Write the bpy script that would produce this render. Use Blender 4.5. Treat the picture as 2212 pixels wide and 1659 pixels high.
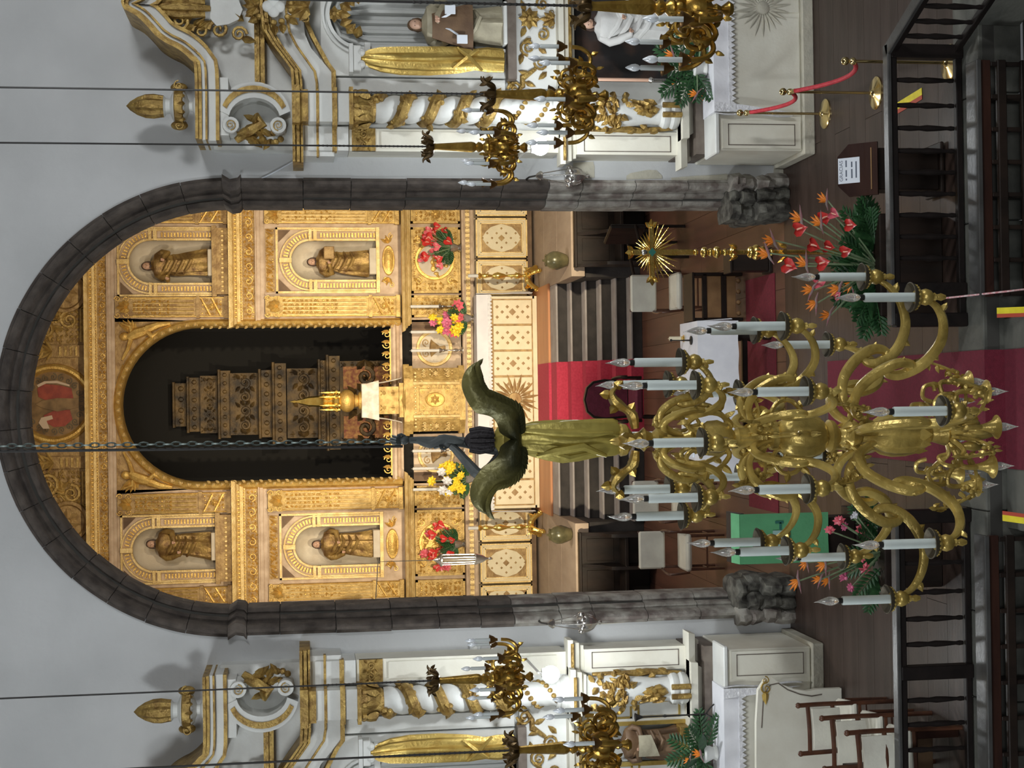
import bpy, math, random
from mathutils import Vector, Matrix
for o in list(bpy.data.objects): bpy.data.objects.remove(o)
SC = bpy.context.scene; COL = SC.collection
PI = math.pi
# ------------------------------------------------------------------ camera (phone held on its side: world up = image left)
W, H, FPX = 2212, 1659, 3200.0
PITCH, YAW, ROLL = math.radians(8.0), math.radians(0.50), math.radians(-0.77)
CAM = Vector((0.06, -15.6, 5.22))
FW = Vector((math.sin(YAW)*math.cos(PITCH), math.cos(YAW)*math.cos(PITCH), -math.sin(PITCH)))
_r = Vector((math.cos(YAW), -math.sin(YAW), 0)); _u = _r.cross(FW)
RT = _r*math.cos(ROLL) + _u*math.sin(ROLL); UP = -_r*math.sin(ROLL) + _u*math.cos(ROLL)
cd = bpy.data.cameras.new('camera'); cam = bpy.data.objects.new('camera', cd); COL.objects.link(cam)
cd.sensor_width = 36; cd.sensor_fit = 'HORIZONTAL'; cd.lens = FPX*36/W; cd.clip_start = 0.1; cd.clip_end = 200
m = Matrix.Identity(4)
for i in range(3):
    m[i][0] = -UP[i]; m[i][1] = RT[i]; m[i][2] = -FW[i]; m[i][3] = CAM[i]
cam.matrix_world = m; SC.camera = cam
# ------------------------------------------------------------------ world, added fill lights for unseen nave windows, lamps on the back of the arch
wd = bpy.data.worlds.new('world'); SC.world = wd; wd.use_nodes = True
bg = wd.node_tree.nodes['Background']; bg.inputs[0].default_value = (0.90, 0.95, 1.0, 1); bg.inputs[1].default_value = 0.065
def area(name, loc, to, sx, sy, power, col):
    l = bpy.data.lights.new(name, 'AREA'); l.shape = 'RECTANGLE'; l.size = sx; l.size_y = sy; l.energy = power; l.color = col
    o = bpy.data.objects.new(name, l); COL.objects.link(o); o.location = loc
    o.rotation_euler = (Vector(to)-Vector(loc)).to_track_quat('-Z', 'Y').to_euler(); return o
def spot(name, loc, to, power, col, deg=90, rad=0.08, blend=0.5):
    l = bpy.data.lights.new(name, 'SPOT'); l.energy = power; l.color = col; l.spot_size = math.radians(deg); l.spot_blend = blend; l.shadow_soft_size = rad
    o = bpy.data.objects.new(name, l); COL.objects.link(o); o.location = loc
    o.rotation_euler = (Vector(to)-Vector(loc)).to_track_quat('-Z', 'Y').to_euler(); return o
area('window_light_west', (0, -25.7, 8.5), (0, 0, 3.5), 4.0, 3.0, 560, (0.95, 0.98, 1.0))  # area lights added for unseen windows behind and beside the viewer
area('window_light_right', (8.38, -10, 7.5), (0, -3, 2.5), 1.2, 2.2, 420, (0.96, 0.98, 1.0))  # narrow side fill, added for sharper highlights on the gold
area('window_light_left', (-8.38, -10, 7.5), (0, -3, 2.5), 1.2, 2.2, 420, (0.92, 0.97, 1.0))
WARM = (1.0, 0.85, 0.60)
for sx in (-1, 1):
    spot('retable_spot_low', (sx*2.75, 2.0, 2.3), (sx*1.6, 10.8, 3.3), 1150, WARM, 58, 0.10, 0.6)
    spot('retable_spot_high', (sx*2.7, 1.6, 5.4), (sx*1.0, 10.8, 6.9), 520, (1.0, 0.81, 0.53), 60, 0.10, 0.6)
area('sanctuary_light', (0, 4.5, 8.6), (0, 6.5, 0), 2.0, 2.0, 150, (1.0, 0.90, 0.78))  # unseen overhead fill light for the chancel, without a fixture
vs = SC.view_settings; vs.view_transform = 'Standard'; vs.look = 'None'; vs.gamma = 1.0; vs.use_curve_mapping = False; vs.exposure = 0.56
# ------------------------------------------------------------------ projection helpers (pixel of the photo -> point on a depth plane)
def ray(px, py): return FW + RT*((H/2-py)/FPX) + UP*((W/2-px)/FPX)
def at(px, py, Y):
    d = ray(px, py); return CAM + d*((Y-CAM.y)/d.y)
def gnd(px, py, Z=0.0):
    d = ray(px, py); return CAM + d*((Z-CAM.z)/d.z)
# ------------------------------------------------------------------ mesh builder
class MB:
    def __init__(s): s.v = []; s.f = []
    def add(s, vs, fs, M=None):
        b = len(s.v)
        if M is not None: vs = [M @ Vector(p) for p in vs]
        s.v.extend([tuple(p) for p in vs]); s.f.extend([tuple(i+b for i in f) for f in fs]); return s
    def box(s, x0, x1, y0, y1, z0, z1, M=None):
        vs = [(x, y, z) for x in (x0, x1) for y in (y0, y1) for z in (z0, z1)]
        return s.add(vs, [(0,1,3,2),(4,6,7,5),(0,4,5,1),(2,3,7,6),(0,2,6,4),(1,5,7,3)], M)
    def cbox(s, c, d, M=None):
        return s.box(c[0]-d[0]/2, c[0]+d[0]/2, c[1]-d[1]/2, c[1]+d[1]/2, c[2]-d[2]/2, c[2]+d[2]/2, M)
    def bbox(s, x0, x1, y0, y1, z0, z1, b=0.01, M=None):
        # box with chamfered edges
        vs = []; 
        for x in (0,1):
            for y in (0,1):
                for z in (0,1):
                    X=(x0,x1)[x]; Y=(y0,y1)[y]; Z=(z0,z1)[z]; sx=(1,-1)[x]; sy=(1,-1)[y]; sz=(1,-1)[z]
                    vs += [(X, Y+sy*b, Z+sz*b), (X+sx*b, Y, Z+sz*b), (X+sx*b, Y+sy*b, Z)]
        i = lambda x,y,z,k: (x*4+y*2+z)*3+k
        fs = [(i(x,0,0,0),i(x,0,1,0),i(x,1,1,0),i(x,1,0,0)) for x in (0,1)]
        fs += [(i(0,y,0,1),i(0,y,1,1),i(1,y,1,1),i(1,y,0,1)) for y in (0,1)]
        fs += [(i(0,0,z,2),i(0,1,z,2),i(1,1,z,2),i(1,0,z,2)) for z in (0,1)]
        for a in (0,1):
            for c in (0,1):
                fs.append((i(a,c,0,0),i(a,c,1,0),i(a,c,1,1),i(a,c,0,1)))
                fs.append((i(a,0,c,0),i(a,1,c,0),i(a,1,c,2),i(a,0,c,2)))
                fs.append((i(0,a,c,1),i(1,a,c,1),i(1,a,c,2),i(0,a,c,2)))
        for x in (0,1):
            for y in (0,1):
                for z in (0,1): fs.append((i(x,y,z,0),i(x,y,z,1),i(x,y,z,2)))
        return s.add(vs, fs, M)
    def prism(s, poly, y0, y1, M=None, hole=None):
        # poly in (x,z), extruded along y
        n = len(poly)
        vs = [(x, y0, z) for x, z in poly] + [(x, y1, z) for x, z in poly]
        fs = [tuple(range(n)), tuple(range(2*n-1, n-1, -1))] + [(i, (i+1)%n, (i+1)%n+n, i+n) for i in range(n)]
        return s.add(vs, fs, M)
    def strip(s, a, b, y0, y1, M=None):
        # band between two polylines of the same length, in (x,z), extruded along y
        n = len(a); vs = [(x,y0,z) for x,z in a]+[(x,y0,z) for x,z in b]+[(x,y1,z) for x,z in a]+[(x,y1,z) for x,z in b]; fs=[]
        for i in range(n-1):
            fs += [(i,i+1,n+i+1,n+i),(2*n+i,3*n+i,3*n+i+1,2*n+i+1),(i,2*n+i,2*n+i+1,i+1),(n+i,n+i+1,3*n+i+1,3*n+i)]
        fs += [(0,n,3*n,2*n),(n-1,3*n-1,4*n-1,2*n-1)]
        return s.add(vs, fs, M)
    def lathe(s, prof, n=20, M=None, a0=0, a1=2*PI, rib=None, sq=None):
        # prof [(r,z)], rib=(count,depth) gadroons
        full = abs(a1-a0-2*PI) < 1e-6; k = n if full else n+1; vs = []; fs = []
        for r, z in prof:
            for i in range(k):
                a = a0+(a1-a0)*i/n; rr = r
                if rib: rr = r*(1-rib[1]*(0.5-0.5*math.cos(a*rib[0])))
                vs.append((rr*math.cos(a), rr*math.sin(a), z))
        for j in range(len(prof)-1):
            for i in range(n):
                i2 = (i+1) % k
                fs.append((j*k+i, j*k+i2, (j+1)*k+i2, (j+1)*k+i))
        if full:
            if prof[0][0] > 1e-4: fs.append(tuple(range(k-1, -1, -1)))
            if prof[-1][0] > 1e-4: fs.append(tuple((len(prof)-1)*k+i for i in range(k)))
        return s.add(vs, fs, M)
    def tube(s, path, rad, n=8, M=None, flat=1.0, cap=True, up=None):
        P = [Vector(p) for p in path]; m = len(P)
        if not hasattr(rad, '__len__'): rad = [rad]*m
        vs = []; fs = []; prev = None
        for j in range(m):
            t = (P[min(j+1, m-1)]-P[max(j-1, 0)])
            if t.length < 1e-9: t = Vector((0,0,1))
            t.normalize()
            if prev is None:
                a = Vector(up) if up is not None else (Vector((0,0,1)) if abs(t.z) < .9 else Vector((1,0,0)))
                nrm = (a - t*a.dot(t)).normalized()
            else:
                nrm = prev - t*prev.dot(t)
                nrm = nrm.normalized() if nrm.length > 1e-6 else prev
            prev = nrm; b = t.cross(nrm)
            for i in range(n):
                a = 2*PI*i/n; vs.append(P[j]+nrm*(math.cos(a)*rad[j])+b*(math.sin(a)*rad[j]*flat))
        for j in range(m-1):
            for i in range(n):
                fs.append((j*n+i, j*n+(i+1)%n, (j+1)*n+(i+1)%n, (j+1)*n+i))
        if cap: fs += [tuple(range(n-1,-1,-1)), tuple((m-1)*n+i for i in range(n))]
        return s.add(vs, fs, M)
    def sphere(s, c, r, n=12, m=8, M=None):
        if not hasattr(r, '__len__'): r = (r, r, r)
        vs = [(c[0],c[1],c[2]-r[2])]; fs = []
        for j in range(1, m):
            ph = -PI/2+PI*j/m
            for i in range(n):
                a = 2*PI*i/n; vs.append((c[0]+r[0]*math.cos(ph)*math.cos(a), c[1]+r[1]*math.cos(ph)*math.sin(a), c[2]+r[2]*math.sin(ph)))
        vs.append((c[0],c[1],c[2]+r[2])); L = len(vs)-1
        for i in range(n): fs += [(0, 1+(i+1)%n, 1+i), (L, L-n+i, L-n+(i+1)%n)]
        for j in range(m-2):
            for i in range(n): fs.append((1+j*n+i, 1+j*n+(i+1)%n, 1+(j+1)*n+(i+1)%n, 1+(j+1)*n+i))
        return s.add(vs, fs, M)
    def grid(s, fn, nu, nv, thick=None, M=None):
        # surface fn(u,v) -> point, u,v in 0..1 ; thick = offset vector for a closed slab
        vs = [fn(i/nu, j/nv) for j in range(nv+1) for i in range(nu+1)]; k = nu+1
        fs = [(j*k+i, j*k+i+1, (j+1)*k+i+1, (j+1)*k+i) for j in range(nv) for i in range(nu)]
        if thick is not None:
            N = len(vs); t = Vector(thick); vs = [Vector(p) for p in vs]; vs += [p+t for p in vs]
            fs += [tuple(N+q for q in reversed(f)) for f in list(fs)]
            bd = [i for i in range(nu)]+[j*k+nu for j in range(nv)]+[nv*k+i for i in range(nu,0,-1)]+[j*k for j in range(nv,0,-1)]
            fs += [(bd[(q+1)%len(bd)], bd[q], N+bd[q], N+bd[(q+1)%len(bd)]) for q in range(len(bd))]
        return s.add(vs, fs, M)
    # ---- carved ornament in the XZ plane, relief towards -Y
    def spiral(s, cx, y, cz, r, turns=1.6, d=1, a0=0.0, w=None, M=None, n=None, ns=5):
        w = w or r*0.22; n = n or int(9*turns)+3; path = []; rad = []
        for i in range(n+1):
            t = i/n; a = a0+d*turns*2*PI*t; rr = r*(1-0.86*t)
            path.append((cx+rr*math.cos(a), y-w*0.6*t, cz+rr*math.sin(a))); rad.append(w*(0.75-0.35*t) if i<n else w*0.9)
        return s.tube(path, rad, ns, M, up=(0,1,0))
    def leaf(s, cx, y, cz, L, wd, ang, h=None, M=None):
        h = h or wd*0.5; c, sn = math.cos(ang), math.sin(ang)
        pts = [(0,0,0),(0.3,0.5,0),(0.62,0.42,0),(1,0.06,0.25),(0.62,-0.42,0),(0.3,-0.5,0),(0.3,0,1),(0.62,0,0.85)]
        vs = [(cx+(a*L)*c-(b*wd)*sn, y-k*h, cz+(a*L)*sn+(b*wd)*c) for a,b,k in pts]
        return s.add(vs, [(0,6,1),(1,6,7,2),(2,7,3),(3,7,4),(4,7,6,5),(5,6,0)], M)
    def rosette(s, cx, y, cz, r, n=6, M=None):
        for i in range(n): s.leaf(cx, y, cz, r, r*0.7, 2*PI*i/n, r*0.25, M)
        return s.sphere((cx, y-r*0.15, cz), (r*0.28, r*0.2, r*0.28), 8, 5, M)
    def acanthus(s, cx, y, cz, w, h, M=None):
        # upright palmette
        for k, a in enumerate((90, 60, 120, 32, 148)): s.leaf(cx, y-0.004*k, cz, h*(1-0.1*k), w*0.34, math.radians(a), w*0.16, M)
        s.spiral(cx-w*.36, y, cz+h*.12, w*.15, 1.2, 1, PI/2, None, M); s.spiral(cx+w*.36, y, cz+h*.12, w*.15, 1.2, -1, PI/2, None, M); return s
    def scrollband(s, x0, x1, z0, z1, y, M=None, rnd=None, step=None):
        # running rinceau along x
        h = z1-z0; st = step or h*1.25; n = max(1, round((x1-x0)/st)); st = (x1-x0)/n; zc = (z0+z1)/2
        for i in range(n):
            x = x0+(i+.5)*st; d = 1 if i % 2 else -1
            s.spiral(x, y, zc, min(h,st)*0.36, 1.4, d, PI*(i%2), h*0.085, M)
            s.leaf(x, y, zc, min(h,st)*.2, h*.16, 0.5+i, h*.09, M)
            for a in (0.7, -0.7, PI-0.7, PI+0.7): s.leaf(x+st*.32*math.cos(a), y, zc+h*.3*math.sin(a), h*0.3, h*0.16, a*d, h*0.08, M)
        return s
    def scrollcol(s, x0, x1, z0, z1, y, M=None):
        w = x1-x0; st = w*1.2; n = max(1, round((z1-z0)/st)); st = (z1-z0)/n; xc = (x0+x1)/2
        for i in range(n):
            z = z0+(i+.5)*st
            if i % 2 == 0:
                s.spiral(xc-w*.2, y, z, w*.17, 1.3, 1, PI/2, w*.05, M); s.spiral(xc+w*.2, y, z, w*.17, 1.3, -1, PI/2, w*.05, M)
                s.leaf(xc, y, z-st*.2, st*.5, w*.2, PI/2, w*.1, M)
            else:
                s.rosette(xc, y, z, w*.28, 6, M)
                s.leaf(xc-w*.12, y, z+st*.25, w*.3, w*.14, PI*.8, w*.07, M); s.leaf(xc+w*.12, y, z+st*.25, w*.3, w*.14, PI*.2, w*.07, M)
        return s
    def fret(s, x0, x1, z0, z1, y, c=.075, seed=1, M=None):
        # close all-over foliage carving, mirrored about the middle
        r = random.Random(seed); xc = (x0+x1)/2; nz = max(1, round((z1-z0)/c)); nx = max(1, round((xc-x0)/c)); dz = (z1-z0)/nz; dx = (xc-x0)/nx
        for j in range(nz):
            for i in range(nx):
                a = r.uniform(0, 2*PI); k = r.random(); ox, oz = r.uniform(-.2,.2)*dx, r.uniform(-.2,.2)*dz; z = z0+(j+.5)*dz+oz
                for q in (-1, 1):
                    x = xc+q*((i+.5)*dx+ox); b = a if q > 0 else PI-a
                    if k < .4: s.spiral(x, y, z, c*.40, 1.15, q, b, c*.13, M, 8, 4)
                    elif k < .85:
                        s.leaf(x-.4*c*math.cos(b), y, z-.4*c*math.sin(b), c*.95, c*.5, b, c*.28, M); s.leaf(x, y, z, c*.55, c*.34, b+1.0*q, c*.2, M)
                    else: s.sphere((x, y, z), (c*.26, c*.2, c*.26), 6, 4, M)
        return s
    def beads(s, x0, x1, z, y, r, step=None, M=None):
        st = step or r*2.4; n = max(1, int((x1-x0)/st))
        for i in range(n): s.sphere((x0+(i+.5)*(x1-x0)/n, y, z), (r, r*.7, r), 6, 4, M)
        return s
    def beadsv(s, z0, z1, x, y, r, step=None, M=None):
        st = step or r*2.4; n = max(1, int((z1-z0)/st))
        for i in range(n): s.sphere((x, y, z0+(i+.5)*(z1-z0)/n), (r, r*.7, r), 6, 4, M)
        return s
    def mesh(s, name, smooth=35):
        me = bpy.data.meshes.new(name); me.from_pydata(s.v, [], s.f); me.update()
        if smooth:
            me.polygons.foreach_set('use_smooth', [True]*len(me.polygons)); me.set_sharp_from_angle(angle=math.radians(smooth))
        return me
    def build(s, name, mat, parent=None, world=False, smooth=35, kind=None):
        if world and parent is not None:
            if 'P0' in parent: off = Vector(parent['P0'])
            else: off = Vector(parent.location)
            s.v = [(p[0]-off.x, p[1]-off.y, p[2]-off.z) for p in s.v]
        me = s.mesh(name, smooth); me.materials.append(mat)
        o = bpy.data.objects.new(name, me); COL.objects.link(o)
        if parent is not None: o.parent = parent
        if kind: o['kind'] = kind
        return o
def fixn(o):
    # consistent outward normals for closed pieces
    import bmesh
    b = bmesh.new(); b.from_mesh(o.data); bmesh.ops.recalc_face_normals(b, faces=b.faces); b.to_mesh(o.data); b.free(); return o
def tag(o, label, cat, group=None, kind=None):
    if label: o['label'] = label
    if cat: o['category'] = cat
    if group: o['group'] = group
    if kind: o['kind'] = kind
    return o
def thing(name, label, cat, loc=(0,0,0), rz=0.0, group=None):
    o = bpy.data.objects.new(name, None); COL.objects.link(o); o.location = loc; o.rotation_euler = (0,0,rz); o.empty_display_size = 0.1
    return tag(o, label, cat, group)
def sub(o, parent):
    # make a second-level part that carries sub-parts in world-built coordinates
    return o
def inst(me, name, parent, M=None, loc=None):
    o = bpy.data.objects.new(name, me); COL.objects.link(o); o.parent = parent
    if M is not None: o.matrix_local = M
    if loc is not None: o.location = loc
    return o
def copytree(o, parent=None, loc=None, rz=None):
    c = o.copy(); COL.objects.link(c); c.parent = parent
    if loc is not None: c.location = loc
    if rz is not None: c.rotation_euler = (0,0,rz)
    for ch in o.children: copytree(ch, c)
    return c
def T(x=0, y=0, z=0): return Matrix.Translation((x, y, z))
def RZ(a): return Matrix.Rotation(a, 4, 'Z')
def RX(a): return Matrix.Rotation(a, 4, 'X')
def RY(a): return Matrix.Rotation(a, 4, 'Y')
def S(x, y=None, z=None):
    return Matrix.Diagonal((x, x if y is None else y, x if z is None else z, 1))
def smoothpath(pts, n=4):
    # Catmull-Rom through 2-3D points
    P = [Vector(p) for p in pts]; out = []
    for i in range(len(P)-1):
        a, b, c, d = P[max(i-1,0)], P[i], P[i+1], P[min(i+2,len(P)-1)]
        for k in range(n):
            t = k/n; out.append(0.5*((2*b)+(c-a)*t+(2*a-5*b+4*c-d)*t*t+(3*b-a-3*c+d)*t**3))
    out.append(P[-1]); return out
# ------------------------------------------------------------------ procedural materials
MATS = {}
def mat(name, col, rough=0.6, metal=0.0, col2=None, nscale=4.0, bump=0.0, bscale=30.0, vor=False, detail=4.0, mixlo=0.35, mixhi=0.65, stretch=None, trans=0.0, emit=None, estr=0.0, spec=None, coat=0.0):
    if name in MATS: return MATS[name]
    m = bpy.data.materials.new(name); m.use_nodes = True; nt = m.node_tree; N = nt.nodes; L = nt.links; b = N['Principled BSDF']
    b.inputs['Roughness'].default_value = rough; b.inputs['Metallic'].default_value = metal; b.inputs['Base Color'].default_value = (*col, 1)
    if spec is not None: b.inputs['Specular IOR Level'].default_value = spec
    if coat: b.inputs['Coat Weight'].default_value = coat
    if trans: b.inputs['Transmission Weight'].default_value = trans
    if emit: b.inputs['Emission Color'].default_value = (*emit, 1); b.inputs['Emission Strength'].default_value = estr
    tc = N.new('ShaderNodeTexCoord'); src = tc.outputs['Object']
    if stretch:
        mp = N.new('ShaderNodeMapping'); mp.inputs['Scale'].default_value = stretch; L.new(src, mp.inputs['Vector']); src = mp.outputs['Vector']
    if col2 is not None:
        n = N.new('ShaderNodeTexNoise'); n.inputs['Scale'].default_value = nscale; n.inputs['Detail'].default_value = detail; L.new(src, n.inputs['Vector'])
        r = N.new('ShaderNodeValToRGB'); r.color_ramp.elements[0].position = mixlo; r.color_ramp.elements[1].position = mixhi
        r.color_ramp.elements[0].color = (*col, 1); r.color_ramp.elements[1].color = (*col2, 1)
        L.new(n.outputs['Fac'], r.inputs['Fac']); L.new(r.outputs['Color'], b.inputs['Base Color'])
    if bump:
        if vor:
            t = N.new('ShaderNodeTexVoronoi'); t.inputs['Scale'].default_value = bscale; out = t.outputs['Distance']
        else:
            t = N.new('ShaderNodeTexNoise'); t.inputs['Scale'].default_value = bscale; t.inputs['Detail'].default_value = 6; out = t.outputs['Fac']
        L.new(src, t.inputs['Vector']); bp = N.new('ShaderNodeBump'); bp.inputs['Strength'].default_value = bump; bp.inputs['Distance'].default_value = 0.02
        L.new(out, bp.inputs['Height']); L.new(bp.outputs['Normal'], b.inputs['Normal'])
    MATS[name] = m; return m
M = {}
M['plaster'] = mat('plaster', (0.47,0.478,0.478), 0.9, 0, (0.53,0.537,0.537), 1.2, 0.25, 14)
M['plaster_patch'] = mat('plaster_patch', (0.50,0.47,0.38), 0.95, 0, (0.42,0.40,0.33), 6, 0.4, 25)
M['stone'] = mat('arch_stone', (0.040,0.031,0.026), 0.85, 0, (0.115,0.094,0.078), 6, 0.8, 16, mixlo=0.32, mixhi=0.75)
M['stone_low'] = mat('weathered_stone', (0.13,0.105,0.092), 0.9, 0, (0.34,0.325,0.285), 5.5, 0.9, 14, mixlo=0.36, mixhi=0.66)
M['stone_rough'] = mat('broken_stone', (0.03,0.027,0.022), 0.95, 0, (0.16,0.155,0.13), 9, 1.0, 12, mixlo=0.38, mixhi=0.72)
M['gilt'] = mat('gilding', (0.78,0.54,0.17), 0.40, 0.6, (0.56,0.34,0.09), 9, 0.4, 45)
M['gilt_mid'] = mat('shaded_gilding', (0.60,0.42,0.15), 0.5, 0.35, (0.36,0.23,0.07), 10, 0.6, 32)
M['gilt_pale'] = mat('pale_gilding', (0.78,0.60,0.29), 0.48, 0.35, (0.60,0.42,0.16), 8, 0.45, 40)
M['gilt_wood'] = mat('gilded_cedar', (0.46,0.31,0.13), 0.55, 0.2, (0.26,0.155,0.06), 9, 0.6, 30)
M['rose_wood'] = mat('rose_painted_wood', (0.58,0.45,0.33), 0.6, 0.05, (0.44,0.32,0.22), 6, 0.3, 30)
M['cream'] = mat('cream_paint', (0.74,0.66,0.47), 0.6, 0.0, (0.68,0.60,0.41), 6, 0.1, 40)
M['niche'] = mat('niche_plaster', (0.60,0.54,0.44), 0.8, 0, (0.53,0.46,0.36), 5, 0.15, 30)
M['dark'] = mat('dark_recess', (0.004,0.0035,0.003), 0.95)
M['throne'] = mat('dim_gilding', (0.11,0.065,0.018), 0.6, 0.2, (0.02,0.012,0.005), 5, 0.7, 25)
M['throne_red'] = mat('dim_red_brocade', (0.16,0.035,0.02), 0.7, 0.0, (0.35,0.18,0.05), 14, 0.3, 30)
M['altar_white'] = mat('altar_white_paint', (0.68,0.69,0.66), 0.6, 0, (0.58,0.58,0.55), 3, 0.12, 30)
M['altar_cream'] = mat('altar_cream_paint', (0.74,0.72,0.62), 0.6, 0, (0.66,0.63,0.53), 3, 0.1, 30)
M['altar_shell'] = mat('niche_white', (0.58,0.59,0.57), 0.75, 0, (0.50,0.51,0.49), 3, 0.1, 30)
M['agold'] = mat('aged_gilding', (0.46,0.31,0.09), 0.42, 0.55, (0.22,0.13,0.035), 12, 0.6, 40)
M['agold2'] = mat('polished_gilding', (0.62,0.45,0.13), 0.36, 0.7, (0.48,0.32,0.08), 7, 0.2, 40)
M['brown_ledge'] = mat('brown_marbled_ledge', (0.10,0.078,0.062), 0.7, 0, (0.16,0.13,0.105), 8, 0.1, 30)
M['black_paint'] = mat('dark_painted_canvas', (0.012,0.010,0.010), 0.7, 0, (0.10,0.045,0.025), 2.2, 0, 1, mixlo=0.5, mixhi=0.75)
M['chgold'] = mat('chandelier_gilding', (0.66,0.49,0.14), 0.32, 0.45, (0.36,0.25,0.06), 7, 0.3, 30)
M['chgold_dark'] = mat('tarnished_gilding', (0.16,0.135,0.04), 0.5, 0.55, (0.33,0.27,0.07), 5, 0.35, 30)
M['chan2'] = mat('brass_chandelier', (0.50,0.32,0.07), 0.3, 0.85, (0.30,0.17,0.03), 8, 0.15, 40)
M['pan'] = mat('drip_pan_bronze', (0.13,0.11,0.075), 0.55, 0.4, (0.09,0.075,0.05), 10, 0.2, 40)
M['candle'] = mat('candle_sleeve', (0.60,0.66,0.63), 0.5, 0, (0.52,0.58,0.56), 6, 0.05, 30)
M['bulb'] = mat('bulb_glass', (0.86,0.84,0.80), 0.08, 0, trans=0.75)
M['black_metal'] = mat('black_iron', (0.02,0.018,0.016), 0.55, 0.3)
M['chain_metal'] = mat('grey_green_iron', (0.075,0.095,0.085), 0.5, 0.5)
M['angel_dark'] = mat('dark_bronze_wing', (0.05,0.05,0.02), 0.45, 0.35, (0.27,0.24,0.075), 3.2, 0.4, 25, mixlo=0.4, mixhi=0.7)
M['angel_flesh'] = mat('tarnished_arm', (0.075,0.085,0.085), 0.5, 0.2, (0.12,0.13,0.125), 8, 0.1, 30)
M['angel_hair'] = mat('dark_hair', (0.016,0.012,0.014), 0.7, 0, None, 4, 0.6, 60)
M['wood_floor'] = mat('floorboards', (0.125,0.055,0.037), 0.40, 0, (0.075,0.034,0.023), 5, 0.1, 20, stretch=(1,0.12,1))
M['nave_wood'] = mat('nave_boards', (0.052,0.033,0.026), 0.40, 0, (0.033,0.020,0.015), 5, 0.1, 20, stretch=(0.2,1,1), spec=0.35)
M['dark_wood'] = mat('dark_wood', (0.011,0.0075,0.006), 0.45, 0, (0.021,0.013,0.0095), 6, 0.12, 30, stretch=(1,1,0.25), spec=0.25)
M['red_wood'] = mat('mahogany', (0.022,0.009,0.007), 0.35, 0, (0.042,0.017,0.011), 6, 0.1, 30, stretch=(0.25,1,1), spec=0.3)
M['chair_wood'] = mat('chair_walnut', (0.10,0.038,0.018), 0.4, 0, (0.06,0.022,0.012), 9, 0.1, 30)
M['light_wood'] = mat('light_wood', (0.30,0.17,0.07), 0.5, 0, (0.22,0.12,0.05), 7, 0.1, 30)
M['rail_wood'] = mat('rail_black_wood', (0.007,0.005,0.0045), 0.5, 0, (0.012,0.008,0.007), 8, 0.1, 30, spec=0.25)
M['rail_top'] = mat('rail_top_worn', (0.07,0.07,0.068), 0.35, 0, (0.04,0.038,0.036), 4, 0.1, 30)
M['step_stone'] = mat('step_riser_slate', (0.026,0.023,0.022), 0.85, 0, (0.042,0.036,0.034), 6, 0.2, 30)  # shade on the upright risers put into the stone colour
M['step_tread'] = mat('step_tread_stone', (0.36,0.33,0.32), 0.75, 0, (0.29,0.26,0.25), 5, 0.15, 25)  # light falling on the treads from above put into the colour
M['beige_stone'] = mat('beige_stone', (0.40,0.31,0.23), 0.8, 0, (0.33,0.25,0.185), 4, 0.2, 18, stretch=(1,0.3,1))
M['predella'] = mat('predella_boards', (0.55,0.24,0.10), 0.5, 0, (0.45,0.18,0.07), 4, 0.1, 20, stretch=(0.2,1,1))
M['carpet'] = mat('red_carpet', (0.50,0.045,0.085), 0.95, 0, (0.42,0.032,0.065), 30, 0.5, 160)
M['carpet2'] = mat('crimson_carpet', (0.16,0.013,0.03), 0.95, 0, (0.13,0.010,0.024), 30, 0.5, 160)
M['velvet'] = mat('wine_velvet', (0.15,0.018,0.045), 0.8, 0, (0.11,0.012,0.03), 12, 0.2, 60)
M['linen'] = mat('white_linen', (0.74,0.74,0.77), 0.85, 0, (0.66,0.66,0.70), 4, 0.3, 9)
M['lace'] = mat('white_lace', (0.76,0.76,0.78), 0.9, 0, (0.60,0.60,0.63), 22, 0.5, 40)
M['chair_white'] = mat('cream_upholstery', (0.72,0.71,0.61), 0.85, 0, (0.60,0.58,0.50), 4, 0.15, 30)
M['green'] = mat('green_altar_cloth', (0.105,0.36,0.165), 0.8, 0, (0.09,0.31,0.14), 5, 0.15, 40)
M['green_dark'] = mat('dark_green_embroidery', (0.02,0.13,0.10), 0.8)
M['silver'] = mat('silver', (0.72,0.70,0.67), 0.22, 0.95, (0.5,0.47,0.44), 9, 0.2, 40)
M['brass'] = mat('polished_brass', (0.80,0.62,0.28), 0.16, 1.0)
M['gold_shine'] = mat('polished_gold', (0.90,0.66,0.20), 0.2, 0.95, (0.75,0.5,0.12), 10, 0.2, 40)
M['urn'] = mat('dark_glazed_urn', (0.075,0.07,0.035), 0.25, 0.3, (0.17,0.15,0.075), 5, 0.1, 20)
M['glass'] = mat('lantern_glass', (0.20,0.17,0.13), 0.12, 0, trans=0.5)
M['rope'] = mat('red_rope', (0.55,0.035,0.05), 0.7, 0, (0.42,0.02,0.035), 20, 0.4, 90)
M['paper'] = mat('paper', (0.70,0.74,0.80), 0.7)
M['ink'] = mat('ink', (0.10,0.12,0.16), 0.7)
M['yellow'] = mat('yellow_tape', (0.78,0.66,0.03), 0.6, 0, (0.66,0.55,0.02), 14, 0.1, 40)
M['redtape'] = mat('red_tape', (0.42,0.06,0.03), 0.6)
M['leaf'] = mat('leaf_green', (0.010,0.045,0.014), 0.45, 0, (0.035,0.11,0.035), 6)
M['leaf2'] = mat('pale_stem_green', (0.22,0.27,0.16), 0.6, 0, (0.12,0.2,0.09), 8)
M['anth'] = mat('anthurium_red', (0.50,0.022,0.022), 0.28, 0, (0.62,0.05,0.04), 5)
M['anth_pink'] = mat('anthurium_pink', (0.66,0.09,0.13), 0.3, 0, (0.72,0.16,0.2), 5)
M['spadix'] = mat('spadix', (0.80,0.42,0.30), 0.6)
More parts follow.
